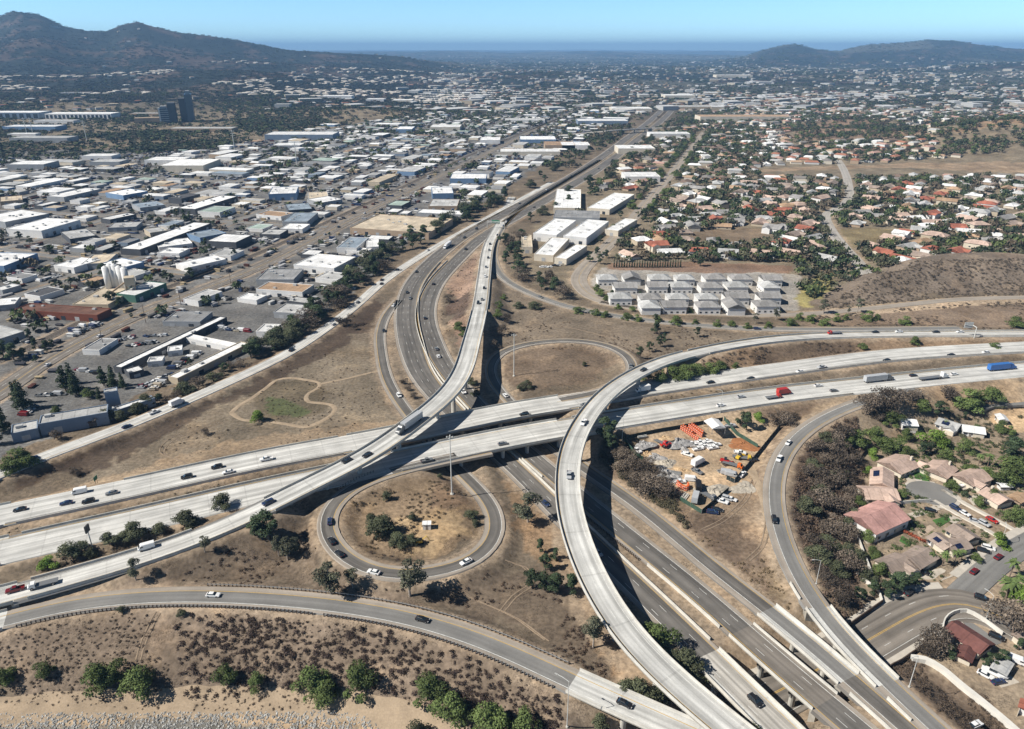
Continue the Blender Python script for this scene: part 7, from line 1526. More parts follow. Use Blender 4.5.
m = MB(); m.add([(-3, -1, .7), (2, -1.1, .7), (4, 0, .9), (2, 1.1, .7), (-3, 1, .7), (-2.8, -.6, .2), (2, -.5, .2), (2, .5, .2), (-2.8, .6, .2), (-3, -1, 1.3), (2, -1.1, 1.4), (4.2, 0, 1.6), (2, 1.1, 1.4), (-3, 1, 1.3)], [(0, 1, 10, 9), (1, 2, 11, 10), (2, 3, 12, 11), (3, 4, 13, 12), (4, 0, 9, 13), (9, 10, 11, 12, 13), (5, 6, 1, 0), (6, 2, 1), (6, 7, 2), (7, 3, 2), (7, 8, 4, 3), (8, 5, 0, 4), (8, 7, 6, 5)]); m.build('hull', [PAINT['white']], root)
m = MB(); m.box(-1, 1, -.6, .6, 1.35, 1.9); m.build('windshield', [M_GLASS], root); wheels(root, (-.5,), .9, .3); m = MB(); m.box(-2.5, 4.4, -.1, .1, .25, .38); m.build('trailer_beam', [M_STEEL], root)
# lawns, driveways and solar court as flush sheets
M_LAWN = mat('mown_lawn', (.055, .13, .03), .95, .2, .4, .1, 3); M_DRV = mat('driveway_concrete', (.46, .41, .34), .9, .12, .5); M_PATIO = mat('tan_paving', (.42, .33, .25), .9, .12, .5)
def sheet(name, pts, m, dz=.06, z=None):
    P = [gp(*p) for p in pts]; zz = max(p[2] for p in P) if z is None else z; mb = MB(); mb.prism([(p[0], p[1]) for p in P], zz-1.2, zz+dz); o = mb.build(name, [m]); tag(o, kind='structure'); return o
S1 = lambda c, L: [(c[0]+a/c[2], c[1]+b/c[2]) for a, b in L]
sheet('lawn', S1(H1, [(412, 450), (450, 460), (500, 565), (455, 560)]), M_LAWN); sheet('lawn', S1(H1, [(740, 685), (775, 670), (830, 710), (800, 722)]), M_LAWN); sheet('lawn', S1(H2, [(515, 225), (600, 200), (615, 225), (555, 262)]), M_LAWN, .2); sheet('lawn', S1(H2, [(345, 310), (405, 350), (385, 372), (330, 340)]), M_LAWN); sheet('lawn', S1(H1, [(395, 490), (425, 480), (450, 555), (420, 550)]), M_LAWN)
for L, c in ((([(355, 530), (400, 520), (430, 580), (390, 590)]), H1), (([(640, 590), (700, 580), (730, 610), (680, 640)]), H1), (([(700, 650), (760, 640), (790, 690), (745, 700)]), H1), (([(370, 190), (520, 145), (560, 165), (420, 210)]), H2), (([(420, 520), (560, 490), (650, 530), (500, 585)]), H2), (([(690, 420), (770, 400), (810, 440), (720, 470)]), H2), (([(100, 300), (150, 300), (200, 345), (150, 355)]), H2), (([(560, 205), (620, 195), (680, 220), (640, 245)]), H2)):
    sheet('driveway', S1(c, L), M_DRV)
sheet('patio', S1(H2, [(430, 290), (500, 250), (530, 270), (450, 320)]), M_PATIO); sheet('street', S1(H1, [(740, 150), (800, 140), (1024, 130), (1100, 150), (1100, 170), (1010, 160), (860, 160), (790, 190), (740, 200)]), M_ASPH2)
sheet('driveway', S1(H3, [(690, 140), (740, 145), (900, 250), (870, 262), (700, 160)]), M_ASPH2); sheet('yard_paving', S1(H3, [(790, 390), (840, 360), (1000, 470), (900, 500)]), M_DRV)
# hedges
def hedge(a, b, c, w, h, label, colr='bright'):
    P0 = gp(*S1(c, [a])[0]); P1 = gp(*S1(c, [b])[0]); d = np.array(P1)-np.array(P0); L = np.linalg.norm(d[:2]); rgx = np.random.default_rng(int(a[0])); cl = [(L*(k+.5)/8-L/2, 0, h*.5, L/9, w*.5, h*.5) for k in range(8)]
    V, t = leaf_cloud(cl, 500, .22, rgx); o = link(bpy.data.objects.new('hedge', cloud_mesh('hedge', V, t, LM[colr]))); o.location = ((P0[0]+P1[0])/2, (P0[1]+P1[1])/2, (P0[2]+P1[2])/2); o.rotation_euler = (0, 0, math.atan2(d[1], d[0])); tag(o, label, 'hedge')
hedge((425, 460), (495, 560), H1, 1.6, 1.6, 'clipped green hedge between the lawn strip and the tan house at the cul-de-sac head'); hedge((680, 630), (760, 600), H1, 1.4, 1.2, 'low green hedge along the drive across the cul-de-sac', 'olive'); hedge((850, 155), (920, 160), H1, 2, 1.5, 'low dark hedge beside the east road', 'olive')
LM['redleaf'] = leaf_mat('red_brown_hedge_leaves', (.26, .07, .035)); hedge((350, 290), (480, 355), H2, 1.6, 1.6, 'red-brown hedge above the solar roofed brown house', 'redleaf')
# ------------------------------------------------------------------ landmark-based labels for the many
LM_ = [("the white silos", 120, 285), ("the rust brown shed", 55, 313), ("the very long thin warehouse", 170, 235), ("the two white left-edge halls", 50, 222), ("the blue sided hall", 20, 260), ("the auction yard", 190, 350), ("the blue-grey frontage building", 80, 425),
 ("the bright white market hall", 315, 262), ("the sandy ribbed depot", 392, 225), ("the light blue walled hall", 280, 195), ("the sandy pink building", 280, 290), ("the upper long white warehouse", 220, 205), ("the large white box warehouse", 180, 170), ("the wide white shed", 300, 142), ("the twin towers", 180, 115), ("the white campus building", 80, 120), ("the tall blue block", 440, 193), ("the cream warehouse by the interstate", 530, 155), ("the white hall with dark glazing", 600, 125),
 ("the two large interstate halls", 575, 235), ("the cream office blocks", 580, 200), ("the grey row houses", 700, 290), ("the cypress row", 648, 265), ("the far boulevard end", 690, 150), ("the long shopping centre", 745, 122), ("the bare brown lot", 735, 236), ("the winding hillside street", 840, 215), ("the brush hill", 930, 270), ("the bare orange hillside", 975, 145), ("the pale dirt road", 850, 168), ("the white right-edge roof", 910, 210), ("the boulevard houses", 650, 225), ("the dry ridge trees", 930, 130), ("the lower right street end", 975, 255), ("the far store park", 735, 82), ("the white store by the overpass", 680, 98)]
ORD += ['sixty-'+w_ for w_ in ORD[:9]]+['seventieth']+['seventy-'+w_ for w_ in ORD[:9]]+['eightieth']+['eighty-'+w_ for w_ in ORD[:9]]+['ninetieth']+['ninety-'+w_ for w_ in ORD[:9]]
def label_many(items, cat, group):
    """items: (object, description, px, py). Each is named by the closest landmark, the side of it and its rank there"""
    cells = {}
    for o, desc, px, py in items:
        best = min(range(len(LM_)), key=lambda i: (LM_[i][1]-px)**2+((LM_[i][2]-py)*2.2)**2); dx = px-LM_[best][1]; dy = (py-LM_[best][2])*2.2
        side = ('right of' if dx > 0 else 'left of') if abs(dx) > abs(dy) else ('below' if dy > 0 else 'above')
        cells.setdefault((desc, best, side), []).append((dx*dx+dy*dy, o))
    for (desc, b, side), L in cells.items():
        L.sort(key=lambda t: t[0])
        for k, (_, o) in enumerate(L):
            tag(o, f"{desc}, {ORD[min(k, 98)]} out {side} {LM_[b][0]}" if len(L) > 1 else f"{desc} {side} {LM_[b][0]}", cat, group)
# free space test for rotated rectangles
def free(x, y, hl, hw, rz, pad=2.0):
    c, s = math.cos(rz), math.sin(rz); us = np.linspace(-hl-pad, hl+pad, 5); vs_ = np.linspace(-hw-pad, hw+pad, 4); U, V = np.meshgrid(us, vs_)
    return not bool(np.any(occ(x+U*c-V*s, y+U*s+V*c)))
def block(x, y, hl, hw, rz, pad=0):
    c, s = math.cos(rz), math.sin(rz); r = math.hypot(hl, hw)+2
    i0, i1 = max(int((x-r-RX0)/RC), 0), int((x+r-RX0)/RC)+1; j0, j1 = max(int((y-r-RY0)/RC), 0), int((y+r-RY0)/RC)+1
    if i1 > 0 and j1 > 0:
        X = GX[j0:j1, i0:i1]-x; Y = GY[j0:j1, i0:i1]-y; OCC[j0:j1, i0:i1] |= (abs(X*c+Y*s) < hl+pad) & (abs(-X*s+Y*c) < hw+pad)
rr = random.Random(5)
# --- industrial district ---------------------------------------------------------------------------------------------
IZ = [(-60, 450), (0, 415), (60, 372), (150, 325), (190, 310), (260, 300), (300, 318), (350, 290), (378, 262), (430, 226), (500, 190), (560, 152), (625, 116), (640, 104), (560, 104), (430, 116), (330, 126), (210, 150), (100, 156), (-60, 160), (-60, 450)]
IZn = IZ; av = roads['avenue']; boxes = []
def ang_at(y):
    i = int(np.argmin(abs(av.P[:, 1]-y))); return math.atan2(av.T[i, 1], av.T[i, 0])
WZ = upa(IZ); wx0, wy0 = WZ.min(0); wx1, wy1 = WZ.max(0)
for t in range(30000):
    y = rr.uniform(wy0, min(wy1, 2290)); hw_ = .7*y+80; x = rr.uniform(-hw_, min(hw_, 700))
    px, py = topx(x, y)
    if not inpoly(px, py, IZ): continue
    if y > 1000 and (fbm(x, y, 260, 2) > .12 or rr.random() < .35): continue
    big = rr.random() < (.25 if y < 1300 else .12); hl = rr.uniform(14, 34) if big else rr.uniform(7, 16); hw = rr.uniform(8, 15) if big else rr.uniform(5, 10)
    rz = ang_at(y)+(math.pi/2 if rr.random() < .5 else 0)+rr.gauss(0, .02)
    if not free(x, y, hl, hw, rz, 1.8): continue
    block(x, y, hl, hw, rz, 1.0)
    boxes.append((x, y, hl, hw, rz, rr.uniform(4.2, 6.2) if big else rr.uniform(2.8, 4.2), rr.choices(['white', 'pale grey', 'grey', 'beige', 'tan', 'blue-grey', 'pale green', 'dark'], [13, 4.5, 2.6, 2, .7, 1.2, .6, .8])[0], rr.choices(['white', 'grey', 'cream', 'dark', 'blue', 'beige', 'steel blue', 'tan'], [5, 3, 2, 1.2, .25, 1.5, 1, .8])[0]))
print('industrial', len(boxes))
boxes.sort(key=lambda b: -(b[2]*b[3]+b[2]*b[5])/b[1]**2)
items = []
for b in boxes[:225]:
    x, y, hl, hw, rz, h, rf_, wl_ = b; o = flat_building(x, y, hl, hw, rz, h, rf_, wl_, None, detail=2 if y < 620 else (1 if y < 900 else 0), roll=y < 620); px, py = topx(x, y)
    items.append((o, f"{'large' if hl*hw > 230 else 'small'} {rf_} roofed workshop", float(px), float(py)))
label_many(items, 'building', 'workshops of the industrial district')
def box_mass(name, B_, palette, pal_wall, m=None, kind='stuff'):
    """many plain far boxes in one mesh: coloured walls and roofs. B_: x,y,z,hl,hw,rz,h,roof rgb,wall rgb, rise"""
    B_ = np.array(B_, float); n = len(B_); x, y, z, hl, hw, rz, h = B_[:, :7].T; c, s = np.cos(rz), np.sin(rz)
    crn = [(-1, -1), (1, -1), (1, 1), (-1, 1)]; V = np.zeros((n, 14, 3)); rise = B_[:, 13]
    for k, (a, b) in enumerate(crn):
        X = x+a*hl*c-b*hw*s; Y = y+a*hl*s+b*hw*c; V[:, k] = np.stack([X, Y, z-2], 1); V[:, 4+k] = np.stack([X, Y, z+h], 1)
        X = x+a*(hl+.4)*c-b*(hw+.4)*s; Y = y+a*(hl+.4)*s+b*(hw+.4)*c; V[:, 8+k] = np.stack([X, Y, z+h+.05], 1)
    for k, a in enumerate((-.75, .75)): V[:, 12+k] = np.stack([x+a*hl*c, y+a*hl*s, z+h+.1+rise], 1)
    Fw = [(0, 1, 5, 4), (1, 2, 6, 5), (2, 3, 7, 6), (3, 0, 4, 7)]; Fr = [(8, 9, 13, 12), (10, 11, 12, 13), (9, 10, 13, 13), (11, 8, 12, 12)]
    fl_ = []; cnt = []
    basef = []
    for f in Fw: basef += list(f); cnt.append(4)
    for f in (Fr[0], Fr[1]): basef += list(f); cnt.append(4)
    for f in ((9, 10, 13), (11, 8, 12)): basef += list(f); cnt.append(3)
    F_ = (np.array(basef)[None]+14*np.arange(n)[:, None]).reshape(-1); cn = np.tile(cnt, n)
    C = np.ones((n, 14, 4)); C[:, :8, :3] = B_[:, None, 10:13]; C[:, 8:, :3] = B_[:, None, 7:10]
    me = mesh_np(name, V.reshape(-1, 3), F_, cn, [M_ATTR], None, False, C.reshape(-1, 4)); o = link(bpy.data.objects.new(name, me)); tag(o, kind=kind); return o
RGBR = {'white': (.74, .74, .73), 'pale grey': (.44, .44, .43), 'grey': (.25, .25, .25), 'beige': (.5, .43, .33), 'tan': (.40, .28, .19), 'dark': (.1, .1, .1), 'blue-grey': (.24, .29, .34), 'pale green': (.34, .42, .37), 'terracotta': (.34, .155, .10), 'brown': (.19, .135, .105), 'warm grey': (.21, .195, .18), 'pinkish': (.42, .27, .22)}
RGBW = {'white': (.6, .6, .58), 'grey': (.3, .31, .32), 'cream': (.58, .53, .44), 'dark': (.07, .075, .085), 'blue': (.1, .21, .42), 'beige': (.46, .39, .29), 'steel blue': (.18, .23, .3), 'tan': (.36, .27, .19)}
FAR = [(x, y, float(gz(x, y)), hl, hw, rz, h, *RGBR[a], *RGBW[b], (1.6 if (int(x*13) % 3 == 0) else 0)) for x, y, hl, hw, rz, h, a, b in boxes[225:]]
box_mass('distant_workshops', FAR, None, None) if FAR else None
# --- homes ------------------------------------------------------------------------------------------------------------
HZ = [(548, 250), (600, 190), (640, 150), (690, 128), (720, 105), (1060, 100), (1120, 262), (1024, 262), (960, 262), (900, 268), (850, 268), (835, 262), (795, 258), (640, 258), (600, 262)]
HOLE = [[(686, 230), (770, 226), (775, 244), (690, 244)], [(833, 229), (872, 226), (912, 231), (880, 246), (850, 249)], [(935, 160), (930, 138), (1060, 122), (1060, 160)], [(788, 145), (790, 126), (850, 120), (925, 134), (930, 150)], [(790, 90), (690, 128), (700, 110), (700, 90)], [(760, 178), (760, 166), (1060, 158), (1060, 177)], [(560, 250), (600, 190), (640, 190), (612, 262), (590, 270)]]
homes = []; WZ = upa(HZ); hx0, hy0 = WZ.min(0); hx1, hy1 = WZ.max(0)
for t in range(24000):
    y = rr.uniform(hy0, 2290); x = rr.uniform(0, .62*y+120)
    px, py = topx(x, y)
    if not inpoly(px, py, HZ) or any(inpoly(px, py, q) for q in HOLE): continue
    th = math.radians(25)+float(fbm(np.array([x]), np.array([y]), 330, 2)[0])*1.6; rz = th+(math.pi/2 if rr.random() < .4 else 0)
    # loose rows of plots along curving lanes
    u = (x*math.sin(th)-y*math.cos(th))/46.0
    if abs((u % 1)-.5) < .12: continue
    hl = rr.uniform(7, 11); hw = rr.uniform(5, 7.2)
    if not free(x, y, hl, hw, rz, 2.8): continue
    block(x, y, hl, hw, rz, 1.2)
    red = (px > 755 and py > 196) or (px > 780 and 150 < py < 170) or (610 < px < 720 and 245 < py < 262)
    roof = rr.choices(['terracotta', 'pinkish', 'brown', 'warm grey', 'pale grey', 'white', 'tan'], [3.4, 4, 1.6, 1.4, 1.6, 2.4, 1.6] if red else [.7, 1.6, 3.2, 3.2, 3.2, 2.6, 1.5])[0]
    homes.append((x, y, hl, hw, rz, rr.choice((3, 3, 5.2)), roof, rr.choices(['cream', 'white', 'beige', 'tan'], [4, 4, 2, 1])[0]))
homes.sort(key=lambda b: b[1]-.0*b[0]); print('homes', len(homes)); items = []
NEARH = homes[:212]
for x, y, hl, hw, rz, h, a, b in NEARH:
    o = house(x, y, hl, hw, rz, a, b, None, h=h, detail=1 if y < 760 else 0, hip=rr.random() < .4, garage=False, wing=rr.choice((-1, 0, 1, 1))); px, py = topx(x, y)
    items.append((o, f"{'two storey' if h > 4 else 'low'} {a if a != 'pinkish' else 'pale pink'} roofed house", float(px), float(py)))
label_many(items, 'house', 'houses of the hillside suburb')
FARH = [(x, y, float(gz(x, y)), hl, hw, rz, h, *RGBR[a], *RGBW[b], 2.2) for x, y, hl, hw, rz, h, a, b in homes[212:]]
# --- far suburbs and business parks out to the hills
g2 = np.random.default_rng(44)
def far_points(n, y0, y1, lo=-.80, hi=.80, p=1.9):
    y = y0*(y1/y0)**g2.random(n)**(1/1.0) if p is None else (y0**(1-p)+g2.random(n)*(y1**(1-p)-y0**(1-p)))**(1/(1-p))
    x = y*g2.uniform(lo, hi, n); return x, y
def dens(x, y):
    u = CX+786*x/y; py = topx(x, y)[1]
    d = np.ones_like(x); mount = sstep(480, 400, u)*sstep(2300, 2700, y); d *= 1-.95*mount
    mr = sstep(700, 780, u)*sstep(7000, 7600, y); d *= 1-mr
    d *= .25+.75*sstep(-.25, .25, fbm(x, y, 420, 3)); d *= np.where(inpoly(*topx(x, y), [(-200, 96), (250, 98), (330, 118), (330, 130), (210, 152), (-200, 162)]), .1, 1); return d
HX, HY = far_points(13000, 2150, 15000); k = g2.random(len(HX)) < dens(HX, HY); HX, HY = HX[k], HY[k]
k = (HY > 2290) | ~occ(HX, HY); HX, HY = HX[k], HY[k]; HZ_ = gz(HX, HY); n = len(HX)
big = g2.random(n) < .06; hl = np.where(big, g2.uniform(20, 45, n), g2.uniform(7, 13, n)); hw = np.where(big, g2.uniform(12, 26, n), g2.uniform(5, 9, n)); hh = np.where(big, g2.uniform(7, 12, n), g2.uniform(3, 6, n))
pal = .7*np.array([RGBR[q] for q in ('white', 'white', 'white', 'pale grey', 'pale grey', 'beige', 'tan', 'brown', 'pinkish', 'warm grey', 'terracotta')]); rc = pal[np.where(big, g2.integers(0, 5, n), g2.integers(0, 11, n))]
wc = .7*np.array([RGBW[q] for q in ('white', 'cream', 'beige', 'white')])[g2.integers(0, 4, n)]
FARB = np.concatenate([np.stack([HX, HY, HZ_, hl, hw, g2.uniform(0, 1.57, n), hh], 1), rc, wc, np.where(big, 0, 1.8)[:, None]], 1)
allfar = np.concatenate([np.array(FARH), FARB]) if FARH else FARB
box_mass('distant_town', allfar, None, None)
# mobile home park in rows on the far slope
mh = []
for r_ in range(7):
    for c_ in range(26):
        px = 418+c_*3.1+r_*.8; py = 92+r_*1.9
        if 92 <= py and px < 500:
            x, y, _ = up(px, py, 0); mh.append((x, y, float(gz(x, y)), 9, 4, .5, 3.5, *RGBR['white'], *RGBW['cream'], 1))
for r_ in range(5):
    for c_ in range(22):
        px = 515+c_*3.0; py = 93+r_*2.1; x, y, _ = up(px, py, 0); mh.append((x, y, float(gz(x, y)), 9, 4, .3, 3.5, *RGBR['white'], *RGBW['cream'], 1))
box_mass('distant_mobile_home_park', mh, None, None)
# --- suburban trees: nearest as things, the rest one mass -------------------------------------------------------------
TX, TY = [], []
def tr_scatter(n, y0, y1, lo, hi, zone, prob, holes=()):
    x = g2.uniform(0, 1, n); y = np.sqrt(g2.uniform(y0**2, y1**2, n)); x = (lo+(hi-lo)*x)*y; px, py = topx(x, y); k = inpoly(px, py, zone) & ~occ(x, y)
    for q in holes: k &= ~inpoly(px, py, q)
    k &= g2.random(n) < prob(x, y, px, py); return x[k], y[k]
hx, hy = tr_scatter(52000, 500, 2290, -.05, .75, [(540, 262), (600, 180), (700, 100), (1100, 96), (1160, 270), (1024, 264), (930, 264), (800, 300), (795, 262), (640, 262)], lambda x, y, px, py: (.3+.7*sstep(-.15, .15, fbm(x, y, 90, 3)))*(1-.62*sstep(800, 1100, y)), HOLE[:2]+HOLE[5:])
keep = np.ones(len(hx), bool); grid = {}
for i in np.argsort(hy):
    key = (int(hx[i]//4.5), int(hy[i]//4.5))
    if key in grid: keep[i] = False
    else: grid[key] = 1
hx, hy = hx[keep], hy[keep]
order = np.argsort(hy); cnt_ind = max(0, 296-len(TREES)); ind = order[:cnt_ind]; rest = order[cnt_ind:]
print('trees individual so far', len(TREES), 'suburb', len(hx))
for i in ind: tree(rt.choices(['dark', 'pepper', 'olive', 'dry', 'euc'], [5, 2, 2, .6, 1])[0], float(hx[i]), float(hy[i]), rt.uniform(5, 10), None, 1.15, None)
desc = {'euc': 'grey-green eucalyptus', 'pepper': 'bushy green tree', 'bright': 'bright green bush', 'olive': 'olive coloured bushy shrub', 'dark': 'dark rounded tree', 'conifer': 'tall dark conifer', 'dry': 'leafless brown thicket tree', 'cypress': 'slim dark cypress', 'palm': 'palm with drooping fronds'}
by = {}; loose = []
for T in TREES:
    if T[5]: by.setdefault((T[3], T[5]), []).append(T)
    else: loose.append((T[0], 'dark rounded tree' if T[3] == 'dark' else desc[T[3]], T[1], T[2]))
for (kind, lab), L in by.items():
    L.sort(key=lambda t: t[1])
    for i, T in enumerate(L):
        sz = 'tallest ' if len(L) > 2 and T[4] == max(q[4] for q in L) and sum(q[4] == T[4] for q in L) == 1 else ''
        tag(T[0], f"{desc[kind]} {lab}, {ORD[i]} from left" if len(L) > 1 else f"{desc[kind]} {lab}", 'tree', ('trees ' if kind != 'cypress' else 'cypresses ')+lab)
label_many(loose, 'tree', 'trees of the hillside suburb')
GRN = np.array([(.040, .058, .028), (.055, .075, .032), (.085, .108, .04), (.085, .085, .05), (.10, .08, .055), (.045, .055, .035)])
V0, t0 = small_cloud(9, 60, .20, k=6)
V1, t1 = small_cloud(13, 20, .34, k=3)
n = len(rest); X, Y = hx[rest], hy[rest]; S = g2.uniform(3.8, 7.8, n)
mass('suburb_trees', V0, t0, X, Y, gz(X, Y), S, S*g2.uniform(.9, 1.35, n), g2.uniform(0, 6.28, n), GRN[g2.integers(0, 6, n)], M_ATTR)
# trees between the workshops
ix, iy = tr_scatter(26000, 330, 2290, -.75, .35, IZ, lambda x, y, px, py: .12+.8*sstep(.15, .4, fbm(x, y, 110, 3))+.5*sstep(1500, 2200, y)); n = len(ix); S = g2.uniform(3.0, 7.0, n)
mass('industrial_district_trees', V0, t0, ix, iy, gz(ix, iy), S, S*g2.uniform(.8, 1.3, n), g2.uniform(0, 6.28, n), GRN[g2.integers(0, 6, n)], M_ATTR)
# wooded slopes left of the valley, then everything further away
fx, fy = far_points(98000, 1150, 16000, -.8, .8, 1.75); px, py = topx(fx, fy); u = CX+786*fx/fy
k = ~((fy < 2290) & (inpoly(px, py, HZ) | inpoly(px, py, IZ) | occ(fx, fy))); fx, fy, u = fx[k], fy[k], u[k]
mount = sstep(520, 400, u)*sstep(2500, 2900, fy); pr = (.18+.82*sstep(-.15, .12, fbm(fx, fy, 200, 4)))*np.where((fy < 2290) & (u > 560), .5, 1)*(1-.75*mount)
pr *= 1-.97*np.any([inpoly(*topx(fx, fy), q) for q in HOLE[:2]+HOLE[5:6]], axis=0)
k = g2.random(len(fx)) < pr; fx, fy = fx[k], fy[k]; n = len(fx); S = g2.uniform(4, 8, n)*(1+sstep(2500, 9000, fy)*2.0)
k = np.hypot(fx-np.interp(fy, [0, 1500, 2500, 4000], [0, 290, 620, 900]), 0) > 26; fx, fy, S = fx[k], fy[k], S[k]; n = len(fx)
mass('distant_woodland', V1, t1, fx, fy, gz(fx, fy)-.5, S, S*g2.uniform(.6, .95, n)*(1/(1+sstep(2500, 9000, fy)*.8)), g2.uniform(0, 6.28, n), GRN[g2.integers(0, 6, n)]*.9, M_ATTR)
# chaparral and boulders on the near mountain slopes
sx_, sy_ = far_points(26000, 2300, 6000, -.75, .0, 1.3); u = CX+786*sx_/sy_; k = (u < 430) & (g2.random(len(sx_)) < .25+.75*sstep(-.1, .3, fbm(sx_, sy_, 300, 3))); sx_, sy_ = sx_[k], sy_[k]; n = len(sx_); S = g2.uniform(5, 14, n)
mass('mountain_chaparral', V1, t1, sx_, sy_, gz(sx_, sy_)-1, S, S*.38, g2.uniform(0, 6.28, n), np.array([(.028, .032, .026), (.045, .038, .03), (.025, .03, .025)])[g2.integers(0, 3, n)], M_ATTR)
sx_, sy_ = far_points(2200, 2600, 6000, -.75, -.05, 1.3); k = (fbm(sx_, sy_, 260, 3) > .1) & (CX+786*sx_/sy_ > 150-(sy_ < 3400)*200) & (sy_ < 4700); sx_, sy_ = sx_[k], sy_[k]; n = len(sx_)
box_mass('hillside_homes', np.stack([sx_, sy_, gz(sx_, sy_), g2.uniform(8, 16, n), g2.uniform(6, 10, n), g2.uniform(0, 3, n), g2.uniform(3, 6, n), *np.repeat([[.55], [.5], [.44]], n, 1), *np.repeat([[.5], [.46], [.4]], n, 1), np.full(n, 1.5)], 1), None, None)
# --- parked vehicles and yard clutter in the industrial district --------------------------------------------------------
items = []; pk = []
for (ox, oy, k_), (a, b), (c2, d2), n in (((0, 300, 4.452), (565, 210), (700, 190), 7), ((0, 300, 4.452), (620, 395), (770, 330), 13), ((0, 300, 4.452), (760, 310), (890, 235), 13), ((0, 300, 4.452), (670, 405), (750, 350), 7), ((0, 300, 4.452), (340, 310), (440, 330), 7), ((0, 300, 4.452), (490, 190), (600, 165), 7), ((0, 300, 4.452), (640, 165), (740, 160), 5), ((0, 300, 4.452), (870, 190), (960, 205), 6), ((0, 300, 4.452), (900, 120), (1010, 130), 6), ((0, 300, 4.452), (170, 430), (290, 420), 5), ((0, 300, 4.452), (100, 520), (160, 470), 4), ((0, 300, 4.452), (335, 155), (450, 105), 8),
        ((0, 182, 4), (10, 380), (140, 350), 10), ((0, 182, 4), (20, 410), (170, 370), 10), ((0, 182, 4), (150, 400), (260, 370), 7), ((0, 182, 4), (300, 590), (400, 560), 5), ((0, 182, 4), (140, 560), (240, 545), 5), ((0, 182, 4), (590, 290), (720, 310), 9), ((0, 182, 4), (880, 590), (1000, 600), 8), ((256, 182, 4), (200, 380), (240, 340), 5), ((256, 182, 4), (330, 340), (430, 330), 6), ((256, 182, 4), (100, 470), (230, 460), 8), ((256, 182, 4), (520, 110), (680, 120), 8), ((256, 182, 4), (850, 60), (960, 50), 8), ((512, 182, 4), (110, 345), (230, 330), 7), ((512, 182, 4), (240, 305), (300, 290), 4), ((512, 182, 4), (330, 290), (370, 230), 5)):
    for q in range(n): t = (q+.5)/n; pk.append((ox+(a+(c2-a)*t)/k_, oy+(b+(d2-b)*t)/k_))
for px, py in pk:
    if len(items) > 182: break
    x, y, g = gp(px+rr.uniform(-.5, .5), py+rr.uniform(-.4, .4)); kd = rr.choice(['sedan', 'sedan', 'suv', 'pickup', 'van']); c_ = rr.choice(['white', 'white', 'white', 'silver', 'grey', 'black', 'black', 'grey', 'dark blue', 'silver', 'dark red', 'beige'])
    v = vehicle(kd, c_, x, y, g+.02, ang_at(y)+math.pi/2+rr.gauss(0, .06)+(math.pi if rr.random() < .5 else 0), False); items.append((v, f"{c_} parked {FRIEND[kd]}", px, py))
for cat_, nm in (('car', ('sedan', 'suv')), ('van', ('van',)), ('truck', ('pickup',))):
    label_many([t for t in items if any(FRIEND[q] in t[1] for q in nm)], cat_, 'vehicles parked in the industrial yards')
# mixed small clutter of the yards (containers, skips, stacks), uncountable at this size
cx_, cy_ = tr_scatter(70000, 330, 2290, -.75, .35, IZ, lambda x, y, px, py: .35+.65*sstep(-.1, .3, fbm(x, y, 60, 2))); n = min(len(cx_), 24000); cx_, cy_ = cx_[:n], cy_[:n]
pc = np.array([(.6, .6, .6), (.6, .6, .58), (.35, .35, .36), (.05, .05, .06), (.07, .07, .08), (.03, .05, .12), (.10, .04, .03), (.4, .32, .2), (.5, .5, .5), (.1, .1, .1)])[g2.integers(0, 10, n)]
ra = np.array([ang_at(v) for v in cy_])+np.where(g2.random(n) < .5, 0, 1.571)
box_mass('parked_vehicles_and_yard_clutter', np.concatenate([np.stack([cx_, cy_, gz(cx_, cy_), np.where(g2.random(n) < .15, g2.uniform(3, 6, n), g2.uniform(1.7, 2.8, n)), g2.uniform(.85, 1.3, n), ra, g2.uniform(.9, 2.4, n)], 1), pc*.85, pc*.85, np.full((n, 1), .25)], 1), None, None)
# ------------------------------------------------------------------ sky, sun, haze, camera
SUN_EL = 43.5
az_from = math.atan2(-.26, -.966)                   # direction to the sun on the ground, from +X
sun_dir = Vector((math.cos(R(SUN_EL))*math.cos(az_from), math.cos(R(SUN_EL))*math.sin(az_from), math.sin(R(SUN_EL))))
ld = bpy.data.lights.new('sun', 'SUN'); ld.energy = 5.0; ld.angle = R(.5); ld.color = (1.0, .95, .87)
lo = bpy.data.objects.new('sun', ld); lo.rotation_euler = (-sun_dir).to_track_quat('-Z', 'Y').to_euler(); lo.location = (0, 0, 400); link(lo)
w = bpy.data.worlds.new('World'); scene.world = w; w.use_nodes = True; nt = w.node_tree
bg = nt.nodes['Background']; sk = nt.nodes.new('ShaderNodeTexSky'); sk.sky_type = 'NISHITA'; sk.sun_disc = False
sk.sun_elevation = R(SUN_EL); sk.sun_rotation = math.atan2(sun_dir.x, sun_dir.y)
sk.altitude = 0; sk.air_density = .6; sk.dust_density = 0; sk.ozone_density = 4.0
tn = nt.nodes.new('ShaderNodeVectorMath'); tn.operation = 'MULTIPLY'; tn.inputs[1].default_value = (.86, 1.06, 1.12); nt.links.new(sk.outputs[0], tn.inputs[0]); tg = nt.nodes.new('ShaderNodeTexCoord'); sxyz = nt.nodes.new('ShaderNodeSeparateXYZ'); nt.links.new(tg.outputs['Generated'], sxyz.inputs[0])
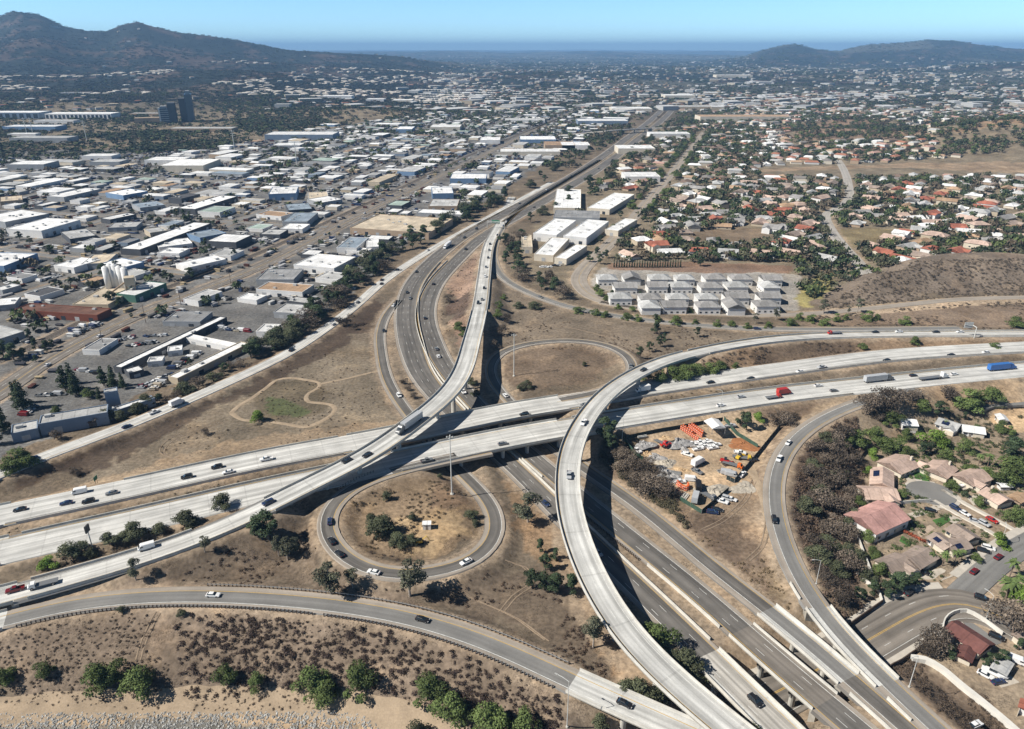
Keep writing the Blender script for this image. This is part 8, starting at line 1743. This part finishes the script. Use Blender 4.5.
zr = nt.nodes.new('ShaderNodeMapRange'); zr.inputs['From Min'].default_value = .06; zr.inputs['From Max'].default_value = .4; zr.inputs['To Min'].default_value = 1.0; zr.inputs['To Max'].default_value = .22; nt.links.new(sxyz.outputs[2], zr.inputs['Value'])
ts = nt.nodes.new('ShaderNodeVectorMath'); ts.operation = 'SCALE'; nt.links.new(tn.outputs[0], ts.inputs[0]); nt.links.new(zr.outputs['Result'], ts.inputs['Scale']); nt.links.new(ts.outputs[0], bg.inputs['Color']); bg.inputs['Strength'].default_value = .115
# haze
hz = MB(); S = 47000; hz.box(-S, S, -S*.2, S, ZMIN-1, max(ZMAX, H0)+8)
hm = bpy.data.materials.new('pale_haze'); hm.use_nodes = True; nt = hm.node_tree
for n in list(nt.nodes):
    if n.type == 'BSDF_PRINCIPLED': nt.nodes.remove(n)
out = nt.nodes['Material Output']; pv = nt.nodes.new('ShaderNodeVolumePrincipled')
pv.inputs['Color'].default_value = (.34, .62, 1.0, 1); pv.inputs['Density'].default_value = 6.6e-5; pv.inputs['Anisotropy'].default_value = 0.0
nt.links.new(pv.outputs[0], out.inputs['Volume'])
ho = hz.build('haze', [hm]); tag(ho, kind='stuff')
cd = bpy.data.cameras.new('camera'); cd.sensor_width = 36; cd.lens = 36*F/1024; cd.clip_end = 300000; cd.clip_start = 1
co = bpy.data.objects.new('camera', cd); co.location = (0, 0, H0); co.rotation_euler = (R(90)-PITCH, 0, 0); link(co); scene.camera = co
vs = scene.view_settings; vs.view_transform = 'Standard'; vs.look = 'None'; vs.exposure = 0.46; vs.gamma = 1; vs.use_curve_mapping = False
scene.render.engine = 'CYCLES'
c = scene.cycles; c.max_bounces = 5; c.diffuse_bounces = 2; c.glossy_bounces = 2; c.transmission_bounces = 2; c.volume_bounces = 0; c.transparent_max_bounces = 6
c.use_adaptive_sampling = True; c.adaptive_threshold = .02

def _del(o):
    for ch in list(o.children): _del(ch)
    bpy.data.objects.remove(o)
for o in PROTO.values(): _del(o)

for o in bpy.data.objects:
    l = o.get('label')
    if l and (len(l.split()) > 15 or len(l.split()) < 4): print('LABELLEN', len(l.split()), l)
